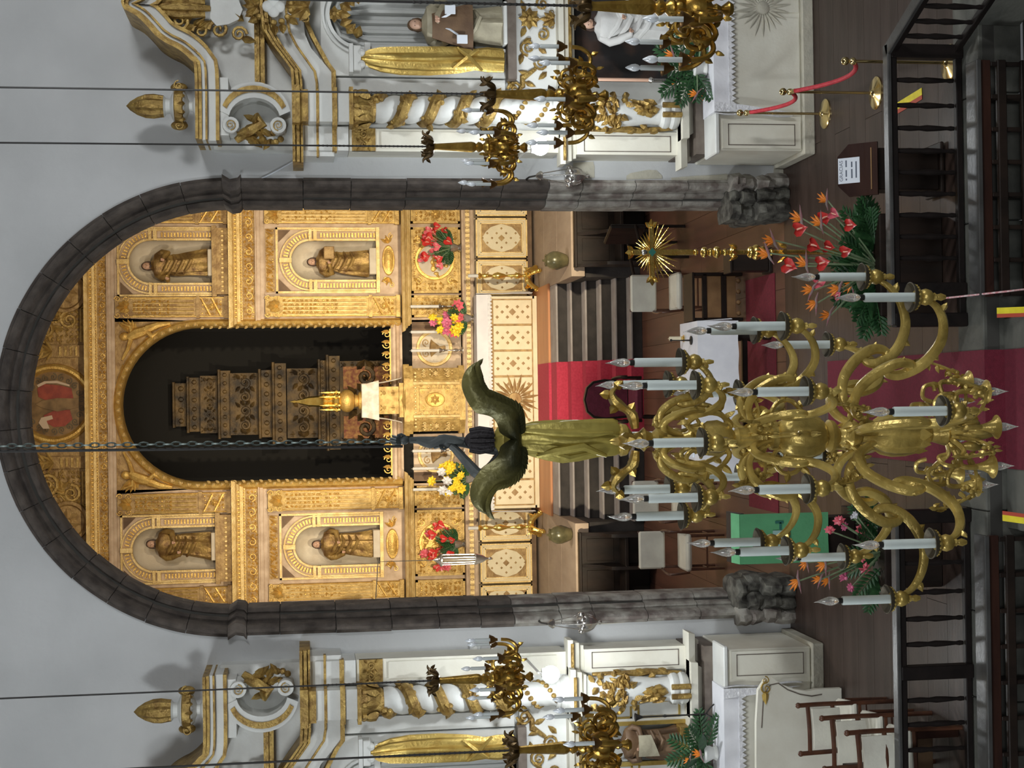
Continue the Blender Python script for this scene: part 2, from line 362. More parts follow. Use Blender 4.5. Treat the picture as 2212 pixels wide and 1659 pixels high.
M['orange'] = mat('strelitzia_orange', (0.85,0.28,0.03), 0.5, 0, (0.75,0.2,0.02), 6)
M['beak'] = mat('strelitzia_beak', (0.25,0.22,0.20), 0.6, 0, (0.28,0.10,0.12), 6)
M['yflower'] = mat('yellow_petals', (0.90,0.68,0.03), 0.6, 0, (0.80,0.5,0.02), 8)
M['pflower'] = mat('magenta_petals', (0.55,0.08,0.20), 0.6, 0, (0.65,0.2,0.3), 8)
M['robe_gold'] = mat('estofado_robe', (0.42,0.28,0.09), 0.42, 0.45, (0.15,0.08,0.028), 6, 0.5, 25)
M['robe_brown'] = mat('brown_robe', (0.17,0.10,0.05), 0.6, 0.1, (0.10,0.055,0.028), 5, 0.2, 30)
M['robe_white'] = mat('white_robe', (0.66,0.66,0.64), 0.7, 0, (0.56,0.55,0.53), 4, 0.2, 25)
M['robe_grey'] = mat('grey_gilt_robe', (0.30,0.27,0.19), 0.6, 0.15, (0.42,0.38,0.27), 6, 0.3, 25)
M['flesh'] = mat('painted_flesh', (0.55,0.34,0.24), 0.5)
M['hair'] = mat('painted_hair', (0.06,0.035,0.025), 0.6)
M['nave_stone'] = mat('nave_paving', (0.055,0.056,0.048), 0.75, 0, (0.12,0.12,0.102), 3, 0.5, 12)
M['mortar'] = mat('dark_mortar', (0.05,0.048,0.042), 0.95)
M['paint_red'] = mat('painted_red', (0.36,0.075,0.05), 0.7, 0, (0.25,0.05,0.04), 9, 0.3, 20)
M['paint_ochre'] = mat('painted_ochre', (0.30,0.19,0.09), 0.7, 0, (0.16,0.10,0.05), 6)
M['paint_skin'] = mat('painted_pale', (0.60,0.47,0.36), 0.7)
M['paint_cloud'] = mat('painted_cloud', (0.17,0.135,0.09), 0.7, 0, (0.11,0.085,0.055), 6)
M['lampwhite'] = mat('lamp_glow', (1,1,1), 0.5, emit=(0.92,0.97,1.0), estr=60)
# ================================================================== THE SETTING
def structure(name, mb, m, parent=None, smooth=35):
    o = mb.build(name, m, parent, False, smooth)
    if parent is None: o['kind'] = 'structure'
    return o
ARC_Z = 5.95
def arcpts(R, n=48, a0=0.0, a1=PI): return [(R*math.cos(a0+(a1-a0)*i/n), ARC_Z+R*math.sin(a0+(a1-a0)*i/n)) for i in range(n+1)]
# --- front wall with the chancel arch
mb = MB(); mb.box(-8.0, -2.33, 0, 0.6, -0.5, ARC_Z); mb.box(2.33, 8.0, 0, 0.6, -0.5, ARC_Z)
a = arcpts(2.33); b = [(8.0*max(-1,min(1,2.2*math.cos(PI*i/48))), 11.0) for i in range(49)]
mb.strip(a, b, 0, 0.6)
mb.prism([(2.33,ARC_Z),(8.0,ARC_Z),(8.0,11.0)], 0, 0.6); mb.prism([(-2.33,ARC_Z),(-8.0,11.0),(-8.0,ARC_Z)], 0, 0.6)
wall_front = structure('wall_front', mb, M['plaster'])
tag(wall_front, 'pale grey plastered wall around the tall stone chancel arch', 'wall')
# bare patches where the plaster has come off beside the right pillar and at the pillar feet
def patch(pts):
    p = [at(x, y, 0) for x, y in pts]
    o = MB().prism([(q.x, q.z) for q in p], -0.006, 0.004).build('plaster_patch', M['plaster_patch'], wall_front); return fixn(o)
patch([(1238,352),(1281,349),(1284,360),(1284,384),(1238,384)])
patch([(1353,380),(1362,374),(1400,367),(1418,368),(1430,380),(1430,386),(1353,388)])
patch([(1450,384),(1500,380),(1545,378),(1570,376),(1590,388),(1450,392)])
patch([(1670,383),(1695,384),(1695,350),(1672,352)])
patch([(1280,1350),(1350,1345),(1350,1338),(1280,1338)])
# --- stone arch: moulded blocks
PROF = [(2.12,0.62),(2.12,0.30),(2.135,0.24),(2.165,0.21),(2.185,0.225),(2.195,0.19),(2.20,0.13),(2.22,0.09),(2.245,0.10),(2.255,0.06),(2.26,0.0),(2.275,-0.05),(2.305,-0.075),(2.335,-0.065),(2.35,-0.03),(2.375,-0.02),(2.38,0.02),(2.36,0.1),(2.36,0.62)]
trim = thing('trim_1', 'dark moulded stone surround of the tall round-headed chancel arch', 'arch'); trim['kind'] = 'structure'
rnd = random.Random(4)
def block(path, prof, m, name='stone'):
    # path: list of functions r -> (x,z)
    k = len(prof); vs = []; fs = []
    for fn in path:
        for r, y in prof:
            x, z = fn(r); vs.append((x, y, z))
    for j in range(len(path)-1):
        for i in range(k): fs.append((j*k+i, j*k+(i+1)%k, (j+1)*k+(i+1)%k, (j+1)*k+i))
    fs += [tuple(range(k)), tuple((len(path)-1)*k+i for i in reversed(range(k)))]
    mb = MB(); mb.add(vs, fs); return fixn(mb.build(name, m, trim, False, 40))
for s in (-1, 1):
    z = 0.58; 
    while z < 5.82:
        h = rnd.choice((0.36, 0.44, 0.5, 0.58)); z2 = min(z+h, 5.84)
        if 5.84-z2 < 0.2: z2 = 5.84
        j = rnd.uniform(-0.006, 0.006); d = rnd.uniform(-0.006, 0.006)
        block([lambda r, z=z, j=j: (s*(r+j), z+0.004), lambda r, z2=z2, j=j: (s*(r+j), z2-0.004)], [(r, y+d) for r, y in PROF], M['stone_low'] if (z < 2.3 or (z < 3.1 and rnd.random() < .5)) else M['stone'])
        z = z2
    # impost block
    block([lambda r: (s*(r-0.0), 5.84), lambda r: (s*(r-0.035), 5.87), lambda r: (s*(r-0.05), 5.95), lambda r: (s*(r-0.02), 6.0), lambda r: (s*r, 6.03)], [(r+ (0.03 if r > 2.3 else 0), y-0.03) for r, y in PROF], M['stone'], 'impost')
n = 17; a0 = 0.035
for k in range(n):
    b0 = a0+(PI-2*a0)*k/n+0.0015; b1 = a0+(PI-2*a0)*(k+1)/n-0.0015; j = rnd.uniform(-0.004, 0.004)
    block([(lambda r, q=q, j=j: ((r+j)*math.cos(q), ARC_Z+(r+j)*math.sin(q))) for q in [b0+(b1-b0)*i/5 for i in range(6)]], PROF, M['stone'], 'voussoir')
# dark core added behind the joints to block light leaking through
core = MB(); CP = [(r+.012, max(y, -.045)+.012) for r, y in PROF[:-2]]+[(2.35, .61)]; CP = [(2.135,.60),(2.135,.30),(2.175,.235),(2.215,.14),(2.262,.10),(2.28,.0),(2.31,-.055),(2.345,-.0),(2.35,.60)]
frm = [(-1, 'j', .5), (-1, 'j', 5.95)]+[(0, 'a', PI*i/30) for i in range(1, 30)]+[(1, 'j', 5.95), (1, 'j', .5)]; vs = []; fs = []; k = len(CP)
for sg, ty_, v in frm:
    for r, y in CP: vs.append((sg*r, y, v) if ty_ == 'j' else (-r*math.cos(v), y, ARC_Z+r*math.sin(v)))
for j in range(len(frm)-1):
    for i in range(k): fs.append((j*k+i, j*k+(i+1)%k, (j+1)*k+(i+1)%k, (j+1)*k+i))
core.add(vs, fs); fixn(core.build('mortar_core', M['mortar'], trim))
# broken stones of the pillar feet
def rough(c, d, seed, m, parent, name='base_stone'):
    r = random.Random(seed); mb = MB(); n, k = 5, 4; 
    mb.sphere((0,0,0), 1, 10, 7)
    vs = []
    for p in mb.v:
        q = Vector(p); mx = max(abs(q.x), abs(q.y), abs(q.z)); q = q*(0.45+0.55/mx)*0.62
        q = Vector((max(-.5,min(.5,q.x*.85)), max(-.5,min(.5,q.y*.85)), max(-.5,min(.5,q.z*.85))))
        q += Vector((r.uniform(-1,1), r.uniform(-1,1), r.uniform(-1,1)))*0.045
        vs.append((c[0]+q.x*d[0], c[1]+q.y*d[1], c[2]+q.z*d[2]))
    mb.v = vs; return mb.build(name, m, parent, False, 25)
for s in (-1, 1):
    i = 0
    for zz, hh in ((0.10,0.22),(0.27,0.2),(0.43,0.18),(0.56,0.14)):
        for xx, ww in ((2.03,0.2),(2.19,0.18),(2.33,0.18)):
            i += 1; q = 0.10 if zz < 0.4 else 0.03
            rough((s*(xx+0.02*math.sin(i*7)), 0.18-q, zz), (ww*1.15, 0.75-0.05*i%0.2, hh*1.15), i+(20 if s>0 else 50), M['stone_rough'] if (i*7)%3 else M['stone_low'], trim)
# --- floors
fl = MB(); fl.box(-8, 8, -4.76, 12.9, -0.12, -0.025)
floor = structure('floor', fl, M['mortar']); tag(floor, 'brown wooden boards of the sanctuary floor', 'floor')
# boards laid across the sanctuary in front of the arch and lengthwise in the chancel
pm = {}
def plank(x0, x1, y0, y1, m, par):
    key = (round(x1-x0,2), round(y1-y0,2), m.name)
    if key not in pm:
        mb = MB(); w, d = (x1-x0)/2, (y1-y0)/2; mb.box(-w+.002, w-.002, -d+.002, d-.002, -0.025, 0.0); me = mb.mesh('plank', 0); me.materials.append(m); pm[key] = me
    return inst(pm[key], 'plank', par, loc=((x0+x1)/2, (y0+y1)/2, 0))
for i in range(18):
    x = -3.6+i*0.4
    for y0, y1 in ((0.0, 3.4), (3.4, 7.0)) if i % 2 else ((0.0, 2.2), (2.2, 7.0)): plank(x, x+0.4, y0, y1, M['wood_floor'], floor)
for i in range(11):
    y = -4.4+i*0.4
    for x0, x1 in ((-5.2,-1.7),(-1.7,1.4),(1.4,5.2)) if i % 2 else ((-5.2,-0.6),(-0.6,2.6),(2.6,5.2)): plank(x0, x1, y, y+0.4, M['nave_wood'], floor)
# --- stone kerb and steps down to the nave
mb = MB(); mb.box(-9, 9, -16, -4.79, -0.62, -0.475); fn = structure('floor_nave', mb, M['mortar']); tag(fn, 'grey stone paving of the nave below the altar rail', 'floor')
def flags(parent, x0, x1, y0, y1, z, th, w, seed, m):
    r = random.Random(seed); x = x0
    while x < x1-0.05:
        x2 = min(x1, x+w*r.uniform(0.75, 1.3)); mb = MB().bbox(x+.004, x2-.004, y0+.004, y1-.004, z-th, z+r.uniform(-.003,.003), 0.008)
        fixn(mb.build('paving_stone', m, parent, False, 30)); x = x2
kerb = thing('trim_2', 'grey stone kerb and step below the altar rail', 'step'); kerb['kind'] = 'structure'
flags(kerb, -5, 5, -4.76, -4.30, 0.004, 0.35, 0.9, 3, M['nave_stone'])
flags(kerb, -1.02, .62, -5.12, -4.76, -0.16, 0.19, 0.55, 5, M['nave_stone'])
for i in range(5): flags(fn, -3.6, 3.6, -5.30-i*0.52, -4.78-i*0.52, -0.46+0.12, 0.12, 0.55, 11+i, M['nave_stone'])
# --- chancel walls, vault and back wall
o = structure('wall_right', MB().box(3.62, 3.9, 0.6, 12.9, 0, 11), M['plaster']); tag(o, 'plastered right-hand chancel wall beyond the arch', 'wall')
o = structure('wall_left', MB().box(-3.9, -3.62, 0.6, 12.9, 0, 11), M['plaster']); tag(o, 'plastered left-hand chancel wall beyond the arch', 'wall')
o = structure('wall_back', MB().box(-3.9, 3.9, 12.9, 13.2, 0, 11), M['plaster']); tag(o, 'wall closing the chancel behind the gilded retable', 'wall')
o = structure('ceiling', MB().box(-3.9, 3.9, 0.6, 13.2, 11.0, 11.2), M['plaster']); tag(o, 'plain chancel ceiling above the gilded retable', 'ceiling')
# --- altar steps
st = thing('altar_steps', 'dark stone altar steps with pale treads up to the high altar', 'steps', (0, 6.9, 0)); st['kind'] = 'structure'
ST = [(6.90,0.185),(7.19,0.37),(7.47,0.555),(7.75,0.74),(8.05,0.925),(8.35,1.11)]
for i, (y, z) in enumerate(ST):
    p = MB().bbox(-1.9, 1.9, y, 8.95, z-0.185, z-0.03, 0.004).build('step', M['step_stone'], st, True); fixn(p)
    y2 = ST[i+1][0] if i < 5 else 8.95
    t = MB().bbox(-1.9, 1.9, y-0.02, y2, z-0.03, z, 0.006); t.v = [(a-0, b-6.9, c) for a, b, c in t.v]
    t = t.build('tread', M['step_tread'], p); fixn(t)
p = MB().bbox(-1.95, 1.95, 8.9, 10.6, 1.11, 1.15, 0.006).build('predella', M['predella'], st, True); fixn(p)
for s in (-1, 1):
    pl = thing('stone_platform', 'beige stone platform flanking the altar steps on the %s' % ('right' if s > 0 else 'left'), 'platform', (s*2.75, 6.9, 0)); pl['kind'] = 'structure'
    x0, x1 = sorted((s*1.9, s*3.62))
    for i in range(3):
        fixn(MB().bbox(x0+.003, x1-.003, 6.87+i*1.3, 8.165+i*1.3, 0.9, 1.11, 0.006).build('slab', M['beige_stone'], pl, True))
    fixn(MB().bbox(x0, x1, 7.0, 10.8, 0.0, 0.9, 0.004).build('platform_base', M['step_stone'], pl, True))
# red runner up the steps
rn = thing('stair_runner', 'red carpet runner laid up the middle of the altar steps', 'carpet', (0.0, 6.9, 0))
rx0, rx1 = -0.62, 0.62
pr = []
for i, (y, z) in enumerate(ST):
    y2 = ST[i+1][0] if i < 5 else 8.88
    pr += [(y-0.026, z-0.185), (y-0.026, z+0.006), (y2-0.026, z+0.006)]
pr += [(8.874, 1.156), (10.05, 1.156)]
mb = MB(); k = len(pr)
vs = [(rx0, y, z) for y, z in pr]+[(rx1, y, z) for y, z in pr]; mb.add(vs, [(i, i+1, k+i+1, k+i) for i in range(k-1)])
off = [(rx0, y+0.004, z-0.004) for y, z in pr]+[(rx1, y+0.004, z-0.004) for y, z in pr]; mb.add(off, [(i, k+i, k+i+1, i+1) for i in range(k-1)])
mb.build('carpet', M['carpet'], rn, True, 0)

# --- the nave around the viewer: side walls, west wall and ceiling with glowing windows added where the fill lights sit
M['nave_wall'] = mat('nave_plaster', (0.34,0.34,0.33), 0.9, 0, (0.40,0.40,0.39), 1.0, 0.2, 12)
M['nave_ceiling'] = mat('nave_ceiling_wood', (0.07,0.05,0.035), 0.7, 0, (0.05,0.035,0.025), 3, 0.2, 10)
M['window_glass'] = mat('bright_window_glass', (0.8,0.9,1.0), 0.3, emit=(0.9,0.96,1.0), estr=1.5)  # glowing pane of the added windows, out of view
M['window_frame'] = mat('window_frame_wood', (0.30,0.30,0.28), 0.6)
for nm, b_, lab in (('wall_nave_right', (8.6, 8.9, -26, 0, -.5, 12.5), 'plain right-hand nave wall outside the view'), ('wall_nave_left', (-8.9, -8.6, -26, 0, -.5, 12.5), 'plain left-hand nave wall outside the view'), ('wall_west', (-8.9, 8.9, -26.3, -26, -.5, 12.5), 'plain west wall behind the viewer')):
    o = structure(nm, MB().box(*b_), M['nave_wall'], None, 0); tag(o, lab, 'wall')
o = structure('ceiling_nave', MB().box(-8.9, 8.9, -26.3, 0.6, 12.5, 12.7), M['nave_ceiling'], None, 0); tag(o, 'dark wooden nave ceiling above the view', 'ceiling')
mb = MB(); mb.box(-8.9, -8.0, 0, .6, -.5, 12.5); mb.box(8.0, 8.9, 0, .6, -.5, 12.5); mb.box(-8.0, 8.0, 0, .6, 11.0, 12.5); mb.build('wall_upper', M['plaster'], wall_front, False, 0)
for i, (c_, w_, h_, ax) in enumerate((((0, -25.9, 8.5), 4.2, 3.2, 'y'), ((8.52, -10, 7.5), 2.4, 3.2, 'x'), ((-8.52, -10, 7.5), 2.4, 3.2, 'x'))):
    t = thing('window_%d' % (i+1), 'bright nave window outside the view, %s' % ('in the west wall', 'in the right wall', 'in the left wall')[i], 'window', c_, 0 if ax == 'y' else PI/2); t['kind'] = 'structure'
    MB().box(-w_/2, w_/2, -.01, .01, -h_/2, h_/2).build('pane', M['window_glass'], t, False, 0)
    f = MB(); 
    for q in (-1, 1): f.box(q*w_/2-.06, q*w_/2+.06, -.05, .05, -h_/2, h_/2); f.box(-w_/2, w_/2, -.05, .05, q*h_/2-.06, q*h_/2+.06)
    f.box(-.03, .03, -.04, .04, -h_/2, h_/2); f.box(-w_/2, w_/2, -.04, .04, -.03, .03); f.build('frame', M['window_frame'], t, False, 0)
# ================================================================== GILDED RETABLE
YR = 10.8
def rx(py): return at(650, py, YR).x
def rz(px): return at(px, 868, YR).z
ret = thing('retable', 'tall gilded wooden retable filling the chancel behind the high altar', 'retable', (0, YR, 1.15))
def rp(mb, name, m, parent=None, smooth=35):
    # built in world coordinates around the retable foot
    mb.v = [(x, y-YR, z-1.15) for x, y, z in mb.v]
    return mb.build(name, m, parent or ret, False, smooth)
def archwall(mb, xa, xb, za, zb, xc, w, zs, zbot, y0, y1, n=14):
    if zbot > za: mb.box(xc-w, xc+w, y0, y1, za, zbot)
    mb.box(xa, xc-w, y0, y1, za, zs); mb.box(xc+w, xb, y0, y1, za, zs)
    arc = [(xc-w*math.cos(PI*i/n), zs+w*math.sin(PI*i/n)) for i in range(n+1)]
    top = []
    for i, (x, z) in enumerate(arc):
        t = -math.cos(PI*i/n); f = 1.0/max(abs(math.cos(PI*i/n)), math.sin(PI*i/n)*1.0, 1e-6)
        xx = xc+max(-1, min(1, t*1.42))*((xb-xc) if t > 0 else (xc-xa)); top.append((xx, zb))
    mb.strip(arc, top, y0, y1)
    mb.prism([(xa, zs), (xc-w, zs), (xa, zb)], y0, y1); mb.prism([(xb, zs), (xb, zb), (xc+w, zs)], y0, y1)
    return mb
def nichebowl(mb, xc, w, zs, zbot, y, n=14):
    # half-round niche with quarter-sphere head
    vs = []; fs = []; k = n+1
    for z in (zbot, zs):
        for i in range(k): a = PI*i/n; vs.append((xc-w*math.cos(a), y+w*0.8*math.sin(a), z))
    for j in range(1, 6):
        q = PI/2*j/6
        for i in range(k): a = PI*i/n; vs.append((xc-w*math.cos(q)*math.cos(a), y+w*.8*math.cos(q)*math.sin(a), zs+w*math.sin(q)))
    for j in range(6):
        for i in range(n): fs.append((j*k+i, j*k+i+1, (j+1)*k+i+1, (j+1)*k+i))
    top = len(vs); vs.append((xc, y, zs+w))
    for i in range(n): fs.append((6*k+i, 6*k+i+1, top))
    mb.add(vs, fs); mb.add([(xc-w, y, zbot)]+[(xc-w*math.cos(PI*i/n), y+w*.8*math.sin(PI*i/n), zbot) for i in range(k)], [tuple(range(k+1))]); return mb
def ring(mb, xc, zs, r0, r1, y0, y1, a0=0, a1=PI, n=18):
    return mb.strip([(xc-r0*math.cos(a0+(a1-a0)*i/n), zs+r0*math.sin(a0+(a1-a0)*i/n)) for i in range(n+1)], [(xc-r1*math.cos(a0+(a1-a0)*i/n), zs+r1*math.sin(a0+(a1-a0)*i/n)) for i in range(n+1)], y0, y1)
def mould(mb, x0, x1, z0, z1, y, prof):
    # horizontal moulding: prof = [(t, depth)] from z0 (t=0) to z1 (t=1), projecting towards -Y, mitred ends
    vs = []; fs = []; k = len(prof)
    for t, d in prof:
        z = z0+(z1-z0)*t; vs += [(x0-d*.6, y+0.05, z), (x0-d*.6, y-d, z), (x1+d*.6, y-d, z), (x1+d*.6, y+0.05, z)]
    for j in range(k-1):
        for i in range(3): fs.append((j*4+i, j*4+i+1, (j+1)*4+i+1, (j+1)*4+i))
    fs += [(0,3,2,1), ((k-1)*4,(k-1)*4+1,(k-1)*4+2,(k-1)*4+3)]
    return mb.add(vs, fs)
CORN = [(0,0.03),(0.12,0.04),(0.16,0.08),(0.4,0.10),(0.45,0.15),(0.62,0.18),(0.7,0.24),(0.9,0.27),(1.0,0.28)]
BASE = [(0,0.10),(0.3,0.10),(0.4,0.07),(0.7,0.05),(0.8,0.08),(1,0.08)]
# backing boards of the two bays with their niches
for s in (1, -1):
    bay = MB()
    archwall(bay, *sorted((s*1.46, s*3.62)), 6.48, 8.46, s*2.5, 0.37, 7.83, 6.78, YR, YR+0.25)
    archwall(bay, *sorted((s*1.46, s*3.62)), 3.45, 5.92, s*2.52, 0.345, 5.07, 3.92, YR, YR+0.25)
    bay.box(*sorted((s*1.46, s*3.62)), YR+0.02, YR+0.25, 5.9, 6.5); bay.box(*sorted((s*1.46, s*3.62)), YR, YR+0.25, 1.15, 3.46)
    rp(bay, 'bay_board', M['rose_wood'], None, 20)
    for up in (1, 0):
        xc = s*(2.5 if up else 2.52); w = 0.37 if up else 0.345; zs = 7.83 if up else 5.07; zb = 6.78 if up else 3.92; zt = 8.40 if up else 5.68
        rp(nichebowl(MB(), xc, w, zs, zb, YR+0.02), 'niche', M['niche'])
        fr = MB(); fw = 0.565
        ring(fr, xc, zs, w, w+0.035, YR-0.05, YR+.03); ring(fr, xc, zs, w+0.17, w+0.195, YR-0.06, YR)
        for q in (-1, 1):
            fr.box(*sorted((xc+q*w, xc+q*(w+.035))), YR-0.05, YR+.03, zb, zs); fr.box(*sorted((xc+q*(w+.17), xc+q*(w+.195))), YR-0.06, YR, zb, zs)
            fr.box(*sorted((xc+q*(w-.005), xc+q*(w+.2))), YR-0.085, YR, zs-0.02, zs+0.03); fr.box(*sorted((xc+q*(w-.0), xc+q*(w+.2))), YR-0.075, YR, zs-0.11, zs-0.05)
            fr.box(*sorted((xc+q*(w+.2), xc+q*(w+.235))), YR-0.045, YR, zb-0.02, zt)
        fr.box(xc-w-.235, xc+w+.235, YR-0.045, YR, zt-0.035, zt); fr.box(xc-.04, xc+.04, YR-0.1, YR, zs+w-.01, zs+w+.2)
        f = rp(fr, 'niche_frame', M['gilt_pale'])
        dn = MB()
        for i in range(26):
            a = PI*(i+.5)/26; c, sn = math.cos(a), math.sin(a); r = w+0.10
            dn.cbox((0,0,0), (0.028, 0.035, 0.08), T(xc-r*c, YR-0.02, zs+r*sn) @ RY(a-PI/2))
        nv = int((zs-0.12-zb)/0.055)
        for q in (-1, 1):
            for i in range(nv): dn.cbox((xc+q*(w+.10), YR-0.02, zb+0.03+i*0.055), (0.08, 0.035, 0.028))
        rp(dn, 'dentils', M['gilt'], f, 0)
        sp = MB()
        for q in (-1, 1):
            sp.prism([(xc+q*(w+.19), zt-0.05), (xc+q*(w+.19), zt-0.26), (xc+q*(w-.02), zt-0.05)], YR-0.02, YR+.01)
        fixn(rp(sp, 'spandrel_inlay', M['robe_brown'], f, 0))
        if up:
            sl = MB(); sl.box(xc-0.62, xc+0.62, YR-0.17, YR, 6.70, 6.78); sl.box(xc-0.58, xc+0.58, YR-0.15, YR, 6.50, 6.70)
            e = rp(sl, 'niche_sill', M['gilt_wood'], None, 20); b = MB(); b.beads(xc-.56, xc+.56, 6.60, YR-0.155, 0.03, 0.075); rp(b, 'beading', M['gilt_pale'], e)
        else:
            sl = MB(); sl.box(xc-0.58, xc+0.58, YR-0.10, YR, 3.86, 3.92); e = rp(sl, 'niche_sill', M['gilt_pale'], None, 20)
            ov = MB(); ov.lathe([(0.27,0),(0.25,0.03),(0.2,0.035),(0.17,0.05),(0.0,0.07)], 28, T(xc, YR-0.01, 3.70) @ RX(PI/2) @ S(1, 0.42, 1))
            for q in (-1, 1):
                ov.spiral(xc+q*.36, YR-.02, 3.74, 0.06, 1.4, -q, 0); ov.spiral(xc+q*.44, YR-.02, 3.65, 0.05, 1.4, q, 0)
                for a in (0.3, -0.4, 1.0): ov.leaf(xc+q*.30, YR-.02, 3.7, 0.16, 0.06, (a if q > 0 else PI-a), .03)
            rp(ov, 'oval_cartouche', M['gilt'], e)
            tp = MB(); tp.box(xc-.56, xc+.56, YR-.02, YR, 5.70, 5.86); e2 = rp(tp, 'zigzag_panel', M['gilt_wood'], None, 0)
            zz = MB(); zz.fret(xc-.55, xc+.55, 5.71, 5.85, YR-.02, .06, 2)
            for i in range(7):
                x = xc-.56+1.12*(i+.5)/7
                zz.leaf(x-.06, YR-.025, 5.73, .15, .05, 0.95, .03); zz.leaf(x+.07, YR-.025, 5.84, .11, .04, -1.1 if i % 2 else -2.0, .03)
            rp(zz, 'zigzag_relief', M['gilt'], e2)
    # pilasters
    for x0, x1 in ((1.53, 1.88), (3.17, 3.46)):
        xa, xb = sorted((s*x0, s*x1)); xc = (xa+xb)/2; w = xb-xa
        for z0, z1, up in ((6.50, 8.44, 1), (3.50, 5.87, 0)):
            pm_ = MB(); pm_.box(xa, xb, YR-0.09, YR, z0, z1); pm_.box(xa-.02, xb+.02, YR-0.12, YR, z0, z0+.08); pm_.box(xa-.02, xb+.02, YR-0.11, YR, z0+.5, z0+.56)
            pm_.box(xa-.015, xb+.015, YR-0.10, YR, z1-.25, z1-.22)
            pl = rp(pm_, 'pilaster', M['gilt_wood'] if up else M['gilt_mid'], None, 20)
            fl_ = MB()
            for i in range(5): fl_.tube([(xa+w*(i+.5)/5, YR-.09, z0+.6), (xa+w*(i+.5)/5, YR-.09, z1-.3)], w*.055, 5)
            rp(fl_, 'fluting', M['gilt_mid'] if up else M['gilt_pale'], pl)
            orn = MB()
            orn.acanthus(xc, YR-.11, z1-.22, w*1.05, .20); orn.spiral(xc-w*.4, YR-.13, z1-.05, w*.16, 1.3, 1, PI/2); orn.spiral(xc+w*.4, YR-.13, z1-.05, w*.16, 1.3, -1, PI/2)
            orn.fret(xa+w*.12, xb-w*.12, z0+(1.0 if up else 1.1), z1-.30, YR-.095, .075, int(x0*10)+up); orn.fret(xa+w*.1, xb-w*.1, z0+.10, z0+.48, YR-.092, .07, 5)
            for xx in (xa+.012, xb-.012): orn.tube([(xx, YR-.09, z0+.08), (xx, YR-.09, z1-.25)], .012, 5)
            d = s if x0 < 2 else -s
            for t in (0.12, 0.3):
                orn.tube([(xc-d*w*.42, YR-.10, z0+t+.02), (xc+d*w*.42, YR-.10, z0+t+.17)], w*.06, 5)
            orn.rosette(xc, YR-.10, z0+.29, w*.2)
            rp(orn, 'carved_ornament', M['gilt'], pl)
# entablatures
def band(x0, x1, z0, z1, z2, z3, nm):
    c = rp(mould(MB(), x0, x1, z2, z3, YR-.06, CORN), 'cornice', M['gilt_pale'], None, 25)
    b = MB(); b.beads(x0, x1, z2+(z3-z2)*.5, YR-.06-.17, .026, .07); b.beads(x0, x1, z2+.02, YR-.13, .018, .05); rp(b, 'egg_moulding', M['gilt'], c)
    f = MB(); f.box(x0, x1, YR-.05, YR+.02, z1, z2); f = rp(f, 'frieze', M['gilt_wood'], None, 0)
    g = MB(); g.scrollband(x0+.02, x1-.02, z1+.01, z2-.01, YR-.055); g.fret(x0+.02, x1-.02, z1+.01, z2-.01, YR-.05, .07, 3); rp(g, 'scroll_carving', M['gilt'], f)
    a = rp(mould(MB(), x0, x1, z0, z1, YR-.03, [(0,.02),(.4,.02),(.42,.045),(.8,.045),(.85,.07),(1,.07)]), 'architrave', M['rose_wood'], None, 20)
band(-3.6, 3.6, 8.45, 8.58, 8.74, 8.93, 'top')
for s in (1, -1): band(*sorted((s*1.49, s*3.6)), 5.89, 6.04, 6.26, 6.49, 'mid')
